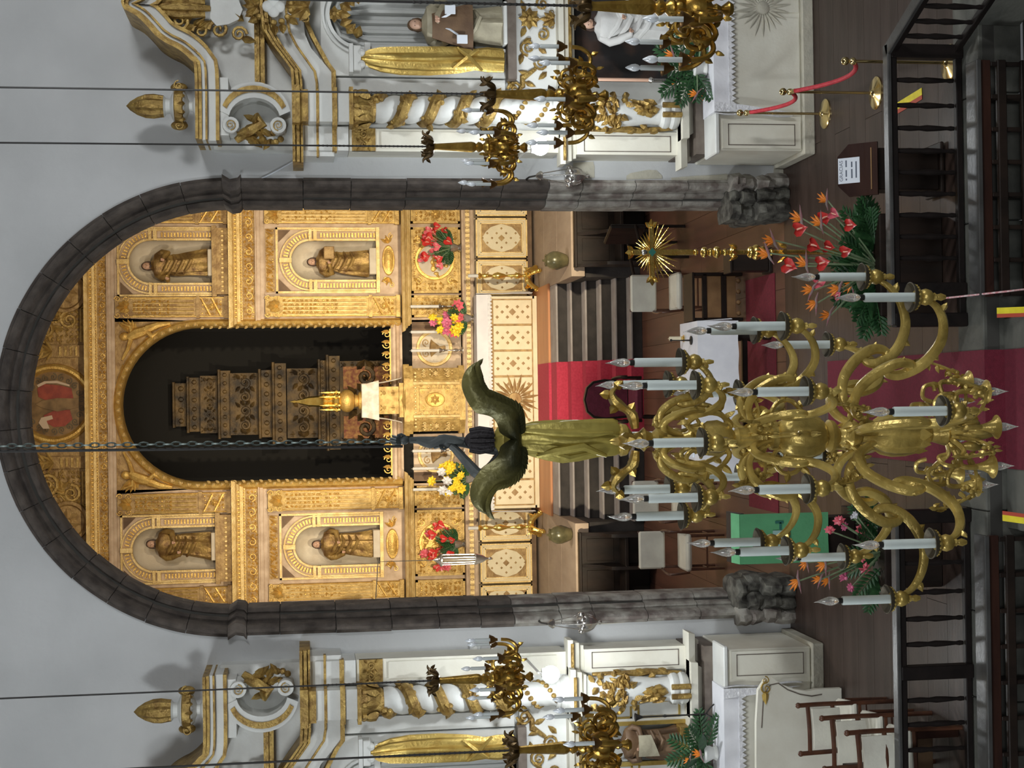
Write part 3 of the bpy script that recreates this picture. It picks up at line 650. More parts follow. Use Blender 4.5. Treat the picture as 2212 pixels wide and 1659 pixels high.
for s in (1, -1):
    xa, xb = sorted((s*1.4, s*3.6)); c = rp(mould(MB(), xa, xb, 3.31, 3.48, YR-.08, CORN), 'cornice', M['gilt_pale'], None, 25)
    b = MB(); b.beads(xa, xb, 3.36, YR-.14, .02, .05); rp(b, 'egg_moulding', M['gilt'], c)
    # pedestal panels
    def panel(x0, x1, kind):
        xa, xb = sorted((s*x0, s*x1)); xc = (xa+xb)/2; w = xb-xa
        p = MB(); p.box(xa, xb, YR-.07, YR, 2.42, 3.30); 
        for q in ((xa, xb, 2.42, 2.46), (xa, xb, 3.26, 3.30), (xa, xa+.04, 2.42, 3.3), (xb-.04, xb, 2.42, 3.3)): p.box(q[0], q[1], YR-.10, YR-.06, q[2], q[3])
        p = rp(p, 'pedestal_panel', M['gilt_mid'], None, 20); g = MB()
        if kind == 'relief':
            e = MB(); e.lathe([(.36,0),(.35,.03),(.31,.03),(.30,.004)], 32, T(xc, YR-.072, 2.88) @ RX(PI/2)); rp(e, 'roundel_rim', M['gilt'], p)
            d = MB(); d.lathe([(.30,0),(.29,.012),(0,.014)], 28, T(xc, YR-.07, 2.88) @ RX(PI/2)); rp(d, 'roundel_field', M['niche'] if s > 0 else M['gilt'], p)
            r_ = random.Random(9 if s > 0 else 8)
            for i in range(26):
                a = r_.uniform(0, 2*PI); q = .25*math.sqrt(r_.random()); 
                if s > 0 and q*math.sin(a) > .08: continue
                g.sphere((xc+q*math.cos(a), YR-.085, 2.86+q*math.sin(a)), (r_.uniform(.03,.06), .03, r_.uniform(.03,.06)), 8, 5)
                g.leaf(xc+q*math.cos(a), YR-.09, 2.86+q*math.sin(a), .12, .05, r_.uniform(0, 6), .03)
            for q in (-1, 1):
                for k in (-1, 1): g.spiral(xc+q*.36, YR-.075, 2.88+k*.29, .07, 1.5, q*k, 0); g.leaf(xc+q*.36, YR-.075, 2.88+k*.29, .14, .06, k*PI/2+.3*q, .03)
            for k in (-1, 1): g.scrollband(xc-.3, xc+.3, 2.88+k*.36-.04, 2.88+k*.36+.05, YR-.075)
            for q in (-1, 1): g.fret(xc+q*.46-.07, xc+q*.46+.07, 2.48, 3.24, YR-.072, .07, 4)
        else: g.fret(xa+.05, xb-.05, 2.49, 3.23, YR-.072, .075, 9); g.rosette(xc, YR-.09, 2.86, .10, 8)
        rp(g, 'relief_carving', M['gilt'], p)
    panel(1.93, 3.10, 'relief'); panel(1.50, 1.89, 'col'); panel(3.17, 3.5, 'col')
    # urn panels beside the tabernacle
    xa, xb = sorted((s*.58, s*1.42)); xc = (xa+xb)/2
    p = MB(); p.box(xa, xb, YR+.02, YR+.2, 2.42, 3.48); p = rp(p, 'urn_panel', M['rose_wood'], None, 0)
    rp(MB().lathe([(.33,0),(.32,.03),(.28,.03),(.27,.004)], 32, T(xc-s*.05, YR+.018, 2.90) @ RX(PI/2)), 'roundel_rim', M['gilt_pale'], p)
    rp(MB().lathe([(.27,0),(.26,.01),(0,.012)], 28, T(xc-s*.05, YR+.02, 2.90) @ RX(PI/2)), 'roundel_field', M['niche'], p)
    g = MB(); g.lathe([(.02,-.2),(.05,-.18),(.03,-.1),(.12,.02),(.16,.06),(.1,.08),(.0,.09)], 16, T(xc-s*.05, YR+.0, 2.90) @ S(1,.3,1)); g.spiral(xc-s*.05-.1, YR, 3.05, .07, 1.4, 1, 0); g.spiral(xc-s*.05+.1, YR, 3.05, .07, 1.4, -1, PI); rp(g, 'urn_relief', M['gilt_wood'], p)
    mm = MB(); mm.box(*sorted((s*1.26, s*1.42)), YR-.0, YR+.02, 2.45, 3.3); rp(mm, 'veined_panel', M['robe_brown'], p, 0)
    # white ledge strips
# gradine ledge
lg = rp(mould(MB(), -3.6, 3.6, 2.20, 2.41, YR-.12, [(0,.02),(.2,.02),(.25,.06),(.75,.06),(.8,.12),(1,.13)]), 'gradine', M['rose_wood'], None, 20)
g = MB(); n = 76
for i in range(n): g.cbox((-3.55+7.1*(i+.5)/n, YR-.185, 2.30), (.055, .03, .075)); g.sphere((-3.55+7.1*(i+1)/n, YR-.185, 2.30), (.016,.02,.04), 6, 4)
rp(g, 'dentil_frieze', M['gilt_pale'], lg, 20)
# painted panels below the gradine
YP = YR-.28
def diamond(mb, x, y, z, r, h=.006):
    mb.add([(x-r,y,z),(x,y,z-r),(x+r,y,z),(x,y,z+r),(x,y-h,z)], [(0,1,4),(1,2,4),(2,3,4),(3,0,4)])
for s in (1, -1):
    for x0, x1 in ((1.86, 2.50), (2.54, 3.24), (3.28, 3.6)):
        xa, xb = sorted((s*x0, s*x1)); xc = (xa+xb)/2; hw = (xb-xa)/2; z0, z1 = 1.24, 2.16; zc = (z0+z1)/2; hh = (z1-z0)/2
        p = MB(); p.box(xa, xb, YP, YP+.3, z0, z1)
        p = rp(p, 'painted_panel', M['cream'], None, 20); f = MB()
        for k, (i0, i1) in enumerate(((.0, .025), (.055, .065), (.085, .10))):
            for q in ((xa+i0, xb-i0, z0+i0, z0+i1), (xa+i0, xb-i0, z1-i1, z1-i0), (xa+i0, xa+i1, z0+i0, z1-i0), (xb-i1, xb-i0, z0+i0, z1-i0)): f.box(q[0], q[1], YP-(.03 if k == 0 else .012), YP+.01, q[2], q[3])
        rp(f, 'frame_moulding', M['cream'] if 0 else M['gilt_pale'], p, 20); g = MB()
        for q in (-1, 1):
            for k in (-1, 1):
                cx, cz = xc+q*(hw-.10), zc+k*(hh-.10); e = min(.22, hw*.62)
                g.prism([(cx, cz), (cx-q*e*1.2, cz), (cx-q*e*.62, cz-k*e*.38), (cx-q*e*.25, cz-k*e*.8), (cx, cz-k*e*1.6)], YP-.008, YP+.002)
        for i in range(-3, 4):
            for j in range(-4, 5):
                x, z = xc+i*.085, zc+j*.085
                if (i+j) % 2 == 0 and abs(i*.085)/(hw-.11)+abs(j*.085)/(hh-.12)*0.8 < 1.05 and abs(x-xc) < hw-.12 and (i or j): diamond(g, x, YP-.001, z, .024)
        diamond(g, xc, YP-.001, zc, .06)
        fixn(rp(g, 'gold_motifs', M['gilt_wood'], p, 0))
    sk = MB(); sk.box(*sorted((s*1.86, s*3.6)), YP+.02, YP+.3, 1.15, 1.24); rp(sk, 'plinth', M['robe_brown'], None, 0)
# central arch frame and spandrels
def frameblock(mb, w, zs, z0, prof, n=28):
    path = [(w, z0), (w, zs)]; k = len(prof); vs = []; fs = []
    stn = [('j', z0, -1), ('j', zs, -1)]+[('a', PI*i/n, 0) for i in range(1, n)]+[('j', zs, 1), ('j', z0, 1)]
    for t, v, sg in stn:
        for r, y in prof:
            if t == 'j': vs.append((sg*(w+r), y, v))
            else: vs.append((-(w+r)*math.cos(v), y, zs+(w+r)*math.sin(v)))
    m_ = len(stn)
    for j in range(m_-1):
        for i in range(k): fs.append((j*k+i, j*k+(i+1)%k, (j+1)*k+(i+1)%k, (j+1)*k+i))
    fs += [tuple(range(k)), tuple((m_-1)*k+i for i in reversed(range(k)))]
    return mb.add(vs, fs)
fb = fixn(rp(frameblock(MB(), 1.35, 7.0, 3.5, [(0,YR+.2),(0,YR-.04),(.02,YR-.10),(.06,YR-.14),(.10,YR-.12),(.125,YR-.06),(.14,YR-.05),(.14,YR+.2)]), 'arch_frame', M['gilt']))
g = MB()
for i in range(60): a = PI*(i+.5)/60; g.leaf(-1.37*math.cos(a), YR-.13, 7.0+1.37*math.sin(a), .08, .05, PI-a+ (0.6 if i % 2 else -0.6), .03)
for sg in (-1, 1):
    for i in range(46): g.leaf(sg*1.37, YR-.13, 3.55+i*.075, .08, .05, PI/2+(0.7 if i % 2 else -0.7), .03)
rp(g, 'leaf_moulding', M['gilt_pale'], fb)
sp = MB(); n = 28
sp.strip([(-1.48*math.cos(PI*i/n), 7.0+1.48*math.sin(PI*i/n)) for i in range(1, n)], [(-1.52*math.cos(PI*i/n) if 0 else max(-1.53, min(1.53, -2.2*math.cos(PI*i/n))), 8.5) for i in range(1, n)], YR+.0, YR+.2)
sp = rp(sp, 'spandrel_board', M['gilt_wood'], None, 0)
for s in (1, -1):
    g = MB(); X, Z = s*1.18, 8.13
    g.sphere((X+s*.02, YR-.06, Z+.16), (.075,.07,.085), 10, 8)                       # head
    g.tube([(X, YR-.05, Z+.1), (X+s*.08, YR-.06, Z-.05), (X+s*.14, YR-.06, Z-.25)], [.07,.10,.08], 8)   # body
    g.tube([(X+s*.14, YR-.06, Z-.22), (X+s*.22, YR-.05, Z-.42), (X+s*.25, YR-.04, Z-.62)], [.085,.06,.03], 8)
    g.tube([(X+s*.13, YR-.07, Z-.2), (X+s*.02, YR-.10, Z-.32), (X+s*.12, YR-.06, Z-.5)], [.06,.05,.03], 8)
    g.tube([(X-s*.03, YR-.06, Z+.05), (X-s*.2, YR-.08, Z+.1), (X-s*.38, YR-.06, Z+.2)], [.045,.035,.02], 7)
    g.tube([(X+s*.05, YR-.06, Z+.03), (X+s*.2, YR-.08, Z+.05), (X+s*.25, YR-.06, Z+.2)], [.04,.035,.02], 7)
    for i in range(5): g.leaf(X+s*.08, YR-.03, Z+.02, .32-.03*i, .09, (0.9-.3*i) if s > 0 else PI-(0.9-.3*i), .03)
    g.leaf(X-s*.45, YR-.02, Z+.2, .35, .08, PI if s > 0 else 0, .03)
    rp(g, 'spandrel_angel', M['gilt'], sp)
# recess with the stepped throne
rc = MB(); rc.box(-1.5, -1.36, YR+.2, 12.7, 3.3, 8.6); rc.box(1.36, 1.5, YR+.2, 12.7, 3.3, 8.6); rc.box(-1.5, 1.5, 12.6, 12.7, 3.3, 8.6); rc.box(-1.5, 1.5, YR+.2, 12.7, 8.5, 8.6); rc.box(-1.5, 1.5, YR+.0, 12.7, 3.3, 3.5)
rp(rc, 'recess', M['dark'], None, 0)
th = MB(); to = MB(); tr = MB(); YT = 11.75
def tz(px): return at(px, 868, YT).z
tiers = [(845,735,.76),(735,708,.86),(705,690,.78),(690,620,.64),(618,590,.74),(590,560,.62),(560,495,.57),(495,470,.62),(470,428,.53),(428,400,.50),(400,368,.40)]
for i, (b, t, w) in enumerate(tiers):
    yy = YT+.07*i; th.box(-w, w, yy, 12.6, tz(b), tz(t))
    h = tz(t)-tz(b)
    if h > .3:
        to.scrollband(-w+.05, w-.05, tz(b)+.04, tz(t)-.04, yy-.01, step=h*.55); to.scrollcol(-w, -w+.14, tz(b), tz(t), yy-.02); to.scrollcol(w-.14, w, tz(b), tz(t), yy-.02)
    else: to.beads(-w, w, (tz(b)+tz(t))/2, yy, h*.2, h*.7); to.tube([(-w-.02, yy-.02, tz(t)), (w+.02, yy-.02, tz(t))], .03, 6)
tr.box(-.66, -.25, YT-.02, YT+.1, tz(840), tz(742)); tr.box(.25, .66, YT-.02, YT+.1, tz(840), tz(742))
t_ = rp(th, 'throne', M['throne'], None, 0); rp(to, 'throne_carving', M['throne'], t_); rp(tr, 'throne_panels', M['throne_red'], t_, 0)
# sill below the recess with pierced cresting
sl = rp(mould(MB(), -1.36, 1.36, 3.48, 3.68, YR+.0, [(0,.08),(.2,.08),(.3,.04),(.5,.06),(.6,.1),(.8,.1),(1,.06)]), 'recess_sill', M['rose_wood'], None, 25)
g = MB()
for s in (1, -1):
    for i, x in enumerate((.42, .62, .82, 1.02, 1.2)):
        g.spiral(s*x, YR-.03, 3.75, .075, 1.4, s*(1 if i % 2 else -1), PI/2); g.leaf(s*x+.05, YR-.03, 3.69, .16, .07, PI/2, .03)
    g.tube([(s*.32, YR-.03, 3.69), (s*1.3, YR-.03, 3.69)], .02, 6)
rp(g, 'cresting', M['gilt'], sl)
# tympanum with roundel
ty = MB(); ty.box(-3.6, 3.6, YR+.05, YR+.2, 8.9, 11.0); ty = rp(ty, 'tympanum', M['gilt_wood'], None, 0)
zc = 9.50; xc = .05
rim = rp(MB().lathe([(.70,0),(.69,.06),(.65,.09),(.61,.09),(.58,.05),(.56,.0)], 44, T(xc, YR+.05, zc) @ RX(PI/2)), 'roundel_frame', M['gilt'], ty)
def disc(name, m, pts, y0, y1=None):
    o = MB().prism([(xc+a*.64, zc+b*.60) for a, b in pts], YR+y0, YR+.05); return fixn(rp(o, name, m, ty, 0))
rp(MB().lathe([(.57,0),(.55,.012),(0,.013)], 40, T(xc, YR+.05, zc) @ RX(PI/2)), 'painted_roundel', M['paint_ochre'], ty)
disc('painted_robe', M['paint_red'], [(.05,.1),(.2,.42),(.42,.45),(.55,.3),(.5,-.2),(.42,-.5),(.15,-.55),(.08,-.2)], .022)
disc('painted_robe', M['paint_red'], [(-.18,.0),(-.3,.28),(-.5,.22),(-.62,0),(-.6,-.3),(-.42,-.52),(-.16,-.45)], .022)
disc('painted_figure', M['paint_ochre'], [(-.1,-.7),(-.2,-.1),(-.1,.3),(0,.5),(.1,.3),(.16,-.1),(.14,-.7)], .014)
disc('painted_cloth', M['paint_skin'], [(-.3,.05),(-.36,.35),(-.5,.42),(-.66,.3),(-.66,.12),(-.45,.2),(-.4,.02)], .012)
disc('painted_cloth', M['paint_skin'], [(.46,.42),(.56,.2),(.56,-.1),(.47,-.45),(.52,-.45),(.63,-.1),(.62,.25),(.52,.46)], .016)
g = MB()
for i in range(22):
    a = 2*PI*i/22
    if 1.2 < a < 1.95: continue
    g.spiral(xc+.47*math.cos(a), YR+.035, zc+.47*math.sin(a), .06, 1.4, 1 if i % 2 else -1, a, .016)
rp(g, 'cloud_curls', M['paint_cloud'], ty)
for s in (1, -1):
    p = MB(); p.box(*sorted((s*.86, s*1.06)), YR-.03, YR+.05, 8.95, 10.7); p = rp(p, 'tympanum_pilaster', M['gilt_wood'], ty, 0)
    g = MB(); g.acanthus(s*.96, YR-.04, 9.5, .18, .35); g.acanthus(s*.96, YR-.05, 9.65, .18, .3)
    for i in range(4): g.cbox((s*.96, YR-.04, 9.1+i*.09), (.16, .03, .04))
    for q in ((1.15, .18),): g.spiral(s*1.5, YR+.02, 9.22, .16, 1.6, s, 0, .045); g.spiral(s*1.32, YR+.02, 9.62, .2, 1.6, -s, PI, .05)
    for i in range(9): g.leaf(s*(1.2+.05*i), YR+.03, 9.85-.08*i, .25, .1, .4+i, .05); g.sphere((s*(1.22+.04*i), YR+.0, 9.75-.02*i), .045, 8, 5)
    for q in range(2): g.tube([(s*1.12, YR+.03, 8.98+.05*q), (s*1.7, YR+.03, 8.98+.05*q), (s*1.72, YR+.03, 9.25-.04*q), (s*1.5, YR+.03, 9.42-.04*q), (s*1.45, YR+.03, 9.75), (s*1.3, YR+.03, 9.95)], .022, 6)
    g.fret(*sorted((s*1.1, s*1.75)), 8.96, 10.0, YR+.03, .09, 6); g.fret(*sorted((s*2.3, s*3.4)), 8.96, 9.6, YR+.03, .09, 7)
    rp(g, 'tympanum_carving', M['gilt_mid'], ty)
    v = MB(); v.lathe([(.36,0),(.35,.08),(.30,.10),(.27,.05),(0,.06)], 30, T(s*1.98, YR+.05, 9.28) @ RX(PI/2)); v.rosette(s*1.98, YR-.02, 9.28, .22, 7)
    v.tube([(s*2.0, YR-.0, 9.62), (s*2.3, YR, 9.6), (s*2.62, YR, 9.32), (s*2.75, YR, 9.0)], [.07,.07,.06,.05], 8); v.sphere((s*2.55, YR-.02, 9.06), .09, 10, 6)
    rp(v, 'volute', M['gilt_wood'], ty)
# ------------------------------------------------------------------ statues
def robed(h, rw, seed, arms='book', m_robe=None, m_dark=None, hood=False, lean=0.0):
    """carved robed figure of height h, facing -Y, feet at z=0: returns list of (name, MB, material)"""
    r = random.Random(seed); ph = [r.uniform(0, 6) for _ in range(4)]; out = []
    prof = [(0.0,.96),(.03,1.0),(.12,.95),(.3,.86),(.45,.80),(.55,.74),(.62,.80),(.70,.92),(.76,.97),(.80,.86),(.825,.52),(.85,.34)]
    b = MB(); n = 30; vs = []; fs = []
    for j, (t, q) in enumerate(prof):
        for i in range(n):
            a = 2*PI*i/n; fold = 1+(.11*math.sin(6*a+ph[0]+2.5*t)+.07*math.sin(11*a+ph[1]-3*t))*(1 if t < .6 else .35)
            x = rw*q*math.cos(a)*fold+lean*t*h; y = rw*.66*q*math.sin(a)*fold
            if t < .55: x += .12*rw*math.sin(ph[2]+t*3)
            vs.append((x, y, t*h))
    for j in range(len(prof)-1):
        for i in range(n): fs.append((j*n+i, j*n+(i+1)%n, (j+1)*n+(i+1)%n, (j+1)*n+i))
    fs += [tuple(range(n-1,-1,-1)), tuple((len(prof)-1)*n+i for i in range(n))]
    b.add(vs, fs)
    # mantle swags
    for k in range(4):
        z = h*(.28+.11*k); b.tube([(-rw*.8+lean*z, -rw*.25, z+h*.10), (-rw*.3+lean*z, -rw*.66, z+h*.02), (rw*.25+lean*z, -rw*.66, z-h*.03), (rw*.78+lean*z, -rw*.2, z+h*.02)], [.02*h,.03*h,.03*h,.015*h], 6)
    el = .60*h; X = lean*.76*h
    if arms == 'book': hands = ((-rw*.15+X, -rw*.95, .64*h), (rw*.35+X, -rw*.9, .58*h))
    elif arms == 'out': hands = ((-rw*1.1+X, -rw*.6, .60*h), (rw*.35+X, -rw*.95, .66*h))
    elif arms == 'pray': hands = ((-rw*.06+X, -rw*1.05, .70*h), (rw*.06+X, -rw*1.05, .70*h))
    else: hands = ((-rw*.55+X, -rw*.85, .48*h), (rw*.2+X, -rw*.9, .56*h))
    for q, hd in zip((-1, 1), hands):
        b.tube([(q*rw*.72+X, 0, .775*h), (q*rw*1.02+X, -rw*.15, .68*h), (q*rw*.95+X, -rw*.4, el), (hd[0]+q*rw*.15, hd[1]*.85, hd[2]), hd], [.045*h,.05*h,.046*h,.036*h,.022*h], 10)
    out.append(('robe', b, m_robe))
    hm = MB()
    for hd in hands:
        hm.sphere(hd, (.022*h, .03*h, .026*h), 8, 6)
        for i in range(4): hm.tube([(hd[0]-.015*h+.01*h*i, hd[1]-.015*h, hd[2]), (hd[0]-.012*h+.01*h*i, hd[1]-.035*h, hd[2]+.012*h), (hd[0]-.01*h+.01*h*i, hd[1]-.04*h, hd[2]+.03*h)], [.007*h,.006*h,.004*h], 5)
    out.append(('hands', hm, M['flesh']))
    f = MB(); hz = .915*h; fx = lean*h
    f.sphere((fx, -.012*h, hz), (.056*h, .058*h, .070*h), 14, 10); f.tube([(fx, 0, .83*h), (fx, -.005*h, .88*h)], .03*h, 8)
    f.tube([(fx, -.066*h, hz+.014*h), (fx, -.080*h, hz-.008*h), (fx, -.068*h, hz-.015*h)], [.006*h,.011*h,.008*h], 6)
    f.tube([(fx-.016*h, -.062*h, hz-.032*h), (fx, -.067*h, hz-.033*h), (fx+.016*h, -.062*h, hz-.032*h)], .005*h, 5)
    out.append(('face', f, M['flesh']))
    hr = MB(); hr.sphere((fx, .010*h, hz+.016*h), (.064*h, .060*h, .070*h), 14, 10)
    for q in (-1, 1): hr.tube([(fx+q*.045*h, -.01*h, hz+.03*h), (fx+q*.056*h, .0, hz-.03*h), (fx+q*.05*h, .012*h, hz-.085*h)], [.02*h,.022*h,.012*h], 7)
    if not hood: hr.tube([(fx-.03*h, -.045*h, hz-.045*h), (fx, -.052*h, hz-.065*h), (fx+.03*h, -.045*h, hz-.045*h)], [.012*h,.02*h,.012*h], 6)
    out.append(('veil' if hood else 'hair', hr, m_dark or M['hair']))
    for q in (-1, 1): out.append(('eye', MB().sphere((fx+q*.02*h, -.064*h, hz+.010*h), (.007*h,.005*h,.005*h), 6, 4), M['hair']))
    return out
def statue(name, label, loc, h, rw, seed, arms, m_robe, m_dark=None, hood=False, base=.06, group=None, rz=0.0, mb_base=None, lean=0.0):
    t = thing(name, label, 'statue', loc, rz, group)
    for nm, mb, m in robed(h-base, rw, seed, arms, m_robe, m_dark, hood, lean):
        mb.v = [(x, y, z+base) for x, y, z in mb.v]; mb.build(nm, m, t, False, 40)
    p = MB().bbox(-rw*1.05, rw*1.05, -rw*.85, rw*.7, 0, base, .008).build('plinth', mb_base or M['niche'], t); fixn(p)
    return t
SG = None
s1 = statue('saint_statue', 'gilded saint with swirling dark mantle in the upper right retable niche', (2.48, YR+.06, 6.781), 1.22, .22, 3, 'out', M['robe_gold'], None, False, .07, lean=-.04)
s2 = statue('saint_statue', 'gilded saint in flowing mantle in the upper left retable niche', (-2.47, YR+.06, 6.781), 1.20, .23, 11, 'low', M['robe_gold'], None, False, .07, lean=.05)
s3 = statue('saint_statue', 'gilded saint holding a book in the lower right retable niche', (2.50, YR+.05, 3.921), 1.22, .22, 21, 'book', M['robe_gold'], None, False, .12)
s4 = statue('saint_statue', 'gilded saint in straight pleated robe in the lower left retable niche', (-2.50, YR+.05, 3.921), 1.20, .23, 33, 'low', M['robe_gold'], None, False, .12)
bk = MB().bbox(.03, .25, -.26, -.20, .74, .92, .01).build('book', M['gilt_wood'], s3); fixn(bk)
# ------------------------------------------------------------------ tabernacle with canopy and spire
YTB = 10.45
def tbz(px): return at(px, 868, YTB).z
tb = thing('tabernacle', 'faceted gilded tabernacle topped by a globe and pinnacled spire', 'tabernacle', (0.03, YTB, 2.41))
tbx = .03
b = MB(); oc = [(-.60,.25),(-.60,.02),(-.36,-.14),(.36,-.14),(.60,.02),(.60,.25)]
def octo(mb, k, z0, z1, dy=0): 
    n = len(oc); vs = [(tbx+x*k, YTB+y*k+dy, z) for z in (z0, z1) for x, y in oc]; mb.add(vs, [tuple(range(n-1,-1,-1)), tuple(range(n, 2*n))]+[(i, (i+1)%n, n+(i+1)%n, n+i) for i in range(n)])
zA, zB = 2.41, tbz(872)
octo(b, 1.0, zA, zA+.10); octo(b, .93, zA+.10, zB-.16); octo(b, 1.0, zB-.16, zB-.10); octo(b, 1.05, zB-.10, zB)
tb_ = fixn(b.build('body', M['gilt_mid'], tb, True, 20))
def tsub(mb, name, m, par=tb_): 
    mb.v = [(x-tbx, y-YTB, z-2.41) for x, y, z in mb.v]; return mb.build(name, m, par, False, 35)
d = MB(); zc_ = (zA+zB)/2; d.box(tbx-.19, tbx+.19, YTB-.165, YTB-.12, zc_-.27, zc_+.27)
dd = tsub(d, 'door', M['gilt_mid']); 
d = MB(); d.lathe([(.13,0),(.12,.015),(.10,.004),(0,.006)], 20, T(tbx, YTB-.164, zc_) @ RX(PI/2) @ S(1,1.35,1)); d.rosette(tbx, YTB-.172, zc_, .09, 6)
for q in (-1, 1):
    for k in (-1, 1): d.spiral(tbx+q*.14, YTB-.168, zc_+k*.21, .04, 1.3, q*k, 0)
mb = d; mb.v = [(x-tbx, y-YTB, z-2.41) for x, y, z in mb.v]; mb.build('door_relief', M['gilt'], tb)
g = MB()
for q in (-1, 1):
    g.scrollcol(tbx+q*.46-.09, tbx+q*.46+.09, zA+.2, zB-.25, YTB-.14); g.tube([(tbx+q*.29, YTB-.15, zA+.1), (tbx+q*.29, YTB-.15, zB-.16)], .03, 8)
g.fret(tbx-.27, tbx-.2, zA+.25, zB-.4, YTB-.135, .05, 2); g.fret(tbx+.2, tbx+.27, zA+.25, zB-.4, YTB-.135, .05, 2); g.fret(tbx-.57, tbx-.40, zA+.2, zB-.25, YTB-.06, .06, 2); g.fret(tbx+.40, tbx+.57, zA+.2, zB-.25, YTB-.06, .06, 2); g.beads(tbx-.5, tbx+.5, zB-.2, YTB-.14, .022, .06); g.scrollband(tbx-.36, tbx+.36, zB-.36, zB-.24, YTB-.14); g.scrollband(tbx-.36, tbx+.36, zA+.12, zA+.24, YTB-.14)
mb = g; mb.v = [(x-tbx, y-YTB, z-2.41) for x, y, z in mb.v]; mb.build('relief_ornament', M['gilt_pale'], tb)
# expositor: upper box with cloth, globe, spire
z1, z2 = zB, tbz(782)
b = MB(); b.box(tbx-.24, tbx+.24, YTB-.02, YTB+.3, z1, z1+(z2-z1)*.62); b.box(tbx-.30, tbx+.30, YTB-.08, YTB+.34, z1, z1+.08); b.lathe([(.34,0),(.2,.05),(.12,.12)], 8, T(tbx, YTB+.1, z1-.02))
b.scrollcol(tbx-.2, tbx-.06, z1+.1, z1+(z2-z1)*.58, YTB-.03); b.scrollcol(tbx+.06, tbx+.2, z1+.1, z1+(z2-z1)*.58, YTB-.03); b.build('throne_box', M['gilt_mid'], tb, True, 25)
c = MB()
c.grid(lambda u, v: (tbx+(u-.5)*(.56+.14*v)*1.0, YTB-.07-.02*v+.015*math.sin(u*14), z2-(z2-z1)*.40*v), 24, 6, (0, -.01, 0)); c.box(tbx-.29, tbx+.29, YTB-.08, YTB+.33, z2-.01, z2+.005)
for q in (-1, 1): c.grid(lambda u, v, q=q: (tbx+q*(.285+.10*v*v+.01*math.sin(u*20)), YTB-.09+u*.42, z2-(z2-z1)*.95*v), 12, 8, (q*.008, 0, 0))
c.build('canopy_cloth', mat('marbled_silk', (.74,.70,.62), .7, 0, (.55,.48,.40), 9), tb, True, 40)
zg = tbz(750); gl = MB(); gl.lathe([(.17,z2-.0),(.15,z2+.05),(.10,z2+.07),(.12,z2+.12),(.12,zg-.14)], 20, T(tbx, YTB+.1, 0)); gl.sphere((tbx, YTB+.1, zg), (.20,.20,.155), 20, 12); gl.build('globe', M['gilt'], tb, True)
sp_ = MB(); zs0 = tbz(735); zs1 = tbz(625); hh = zs1-zs0
sp_.lathe([(.13,0),(.16,.04),(.16,.1),(.12,.14),(.11,.3*hh),(.13,.34*hh),(.10,.40*hh),(.085,.62*hh),(.05,.75*hh),(.02,.86*hh),(.03,.9*hh),(.0,hh)], 8, T(tbx, YTB+.1, zs0))
for i in range(6):
    a = 2*PI*i/6; sp_.lathe([(.028,0),(.028,.22*hh),(.034,.24*hh),(.012,.34*hh),(0,.42*hh)], 6, T(tbx+.15*math.cos(a), YTB+.1+.15*math.sin(a), zs0)); sp_.sphere((tbx+.17*math.cos(a), YTB+.1+.17*math.sin(a), zs0+.06), .03, 8, 5)
sp_.build('spire', M['gold_shine'], tb, True)
# ------------------------------------------------------------------ high altar
YA = 10.08
def az(px): return at(px, 868, YA).z
ha = thing('high_altar', 'white and gold panelled high altar with a gilded sunburst on its front', 'altar', (0, YA, 1.15))
AX0, AX1 = at(1090, 1098, YA).x, at(1090, 640, YA).x; AZ1 = az(1033)
b = MB().bbox(AX0, AX1, YA, YP-.02, 1.158, AZ1, .006).build('body', M['gilt_wood'], ha, True); fixn(b)
npan = 8
for i in range(npan):
    x0 = AX0+.05+(AX1-AX0-.1)*i/npan+.018; x1 = AX0+.05+(AX1-AX0-.1)*(i+1)/npan-.018; z0, z1 = 1.25, AZ1-.285
    p = MB().bbox(x0, x1, YA-.014, YA+.002, z0, z1, .004).build('frontal_panel', M['cream'], ha, True); fixn(p)
    g = MB(); xc = (x0+x1)/2; zc = (z0+z1)/2
    for a in range(-3, 4):
        for c in range(-6, 7):
            x, z = xc+a*.09, zc+c*.09
            if (a+c) % 2 == 0 and x0+.03 < x < x1-.03 and z0+.03 < z < z1-.04 and (a or c): diamond(g, x, YA-.0145, z, .033)
    diamond(g, xc, YA-.0145, zc, .065)
    g.v = [(x-0, y-YA, z-1.15) for x, y, z in g.v]; fixn(g.build('gold_motifs', mat('brown_gold_motif', (.34,.22,.10), .6, .1), p, False, 0))
g = MB(); sx, sz = at(1112, 862, YA).x, az(1112)
for i in range(22): a = 2*PI*i/22; g.leaf(sx+.1*math.cos(a), YA-.022, sz+.1*math.sin(a), .36 if i % 2 else .28, .055, a, .02)
g.lathe([(.12,0),(.11,.03),(0,.05)], 20, T(sx, YA-.015, sz) @ RX(PI/2)); g.build('sunburst', M['gilt_wood'], ha, True)
b = MB(); b.box(AX0, AX1, YA-.02, YA+.01, 1.156, 1.23); b.box(AX0, AX0+.045, YA-.02, YA+.01, 1.2, AZ1); b.box(AX1-.045, AX1, YA-.02, YA+.01, 1.2, AZ1); b.build('frame', M['cream'], ha, True, 0)
ac = thing('altar_cloth', 'long white lace-edged cloth hanging over the high altar', 'cloth', ((AX0+AX1)/2, YA, AZ1))
c = MB(); c.box(AX0-.03, AX1+.03, YA-.03, YP-.02, AZ1+.001, AZ1+.012)
c.grid(lambda u, v: (AX0-.03+(AX1-AX0+.06)*u, YA-.035-.008*v*math.sin(u*60), AZ1+.012-.20*v), 120, 4, (0, -.008, 0)); c.build('top', M['linen'], ac, True, 40)
lc = MB(); n = 60
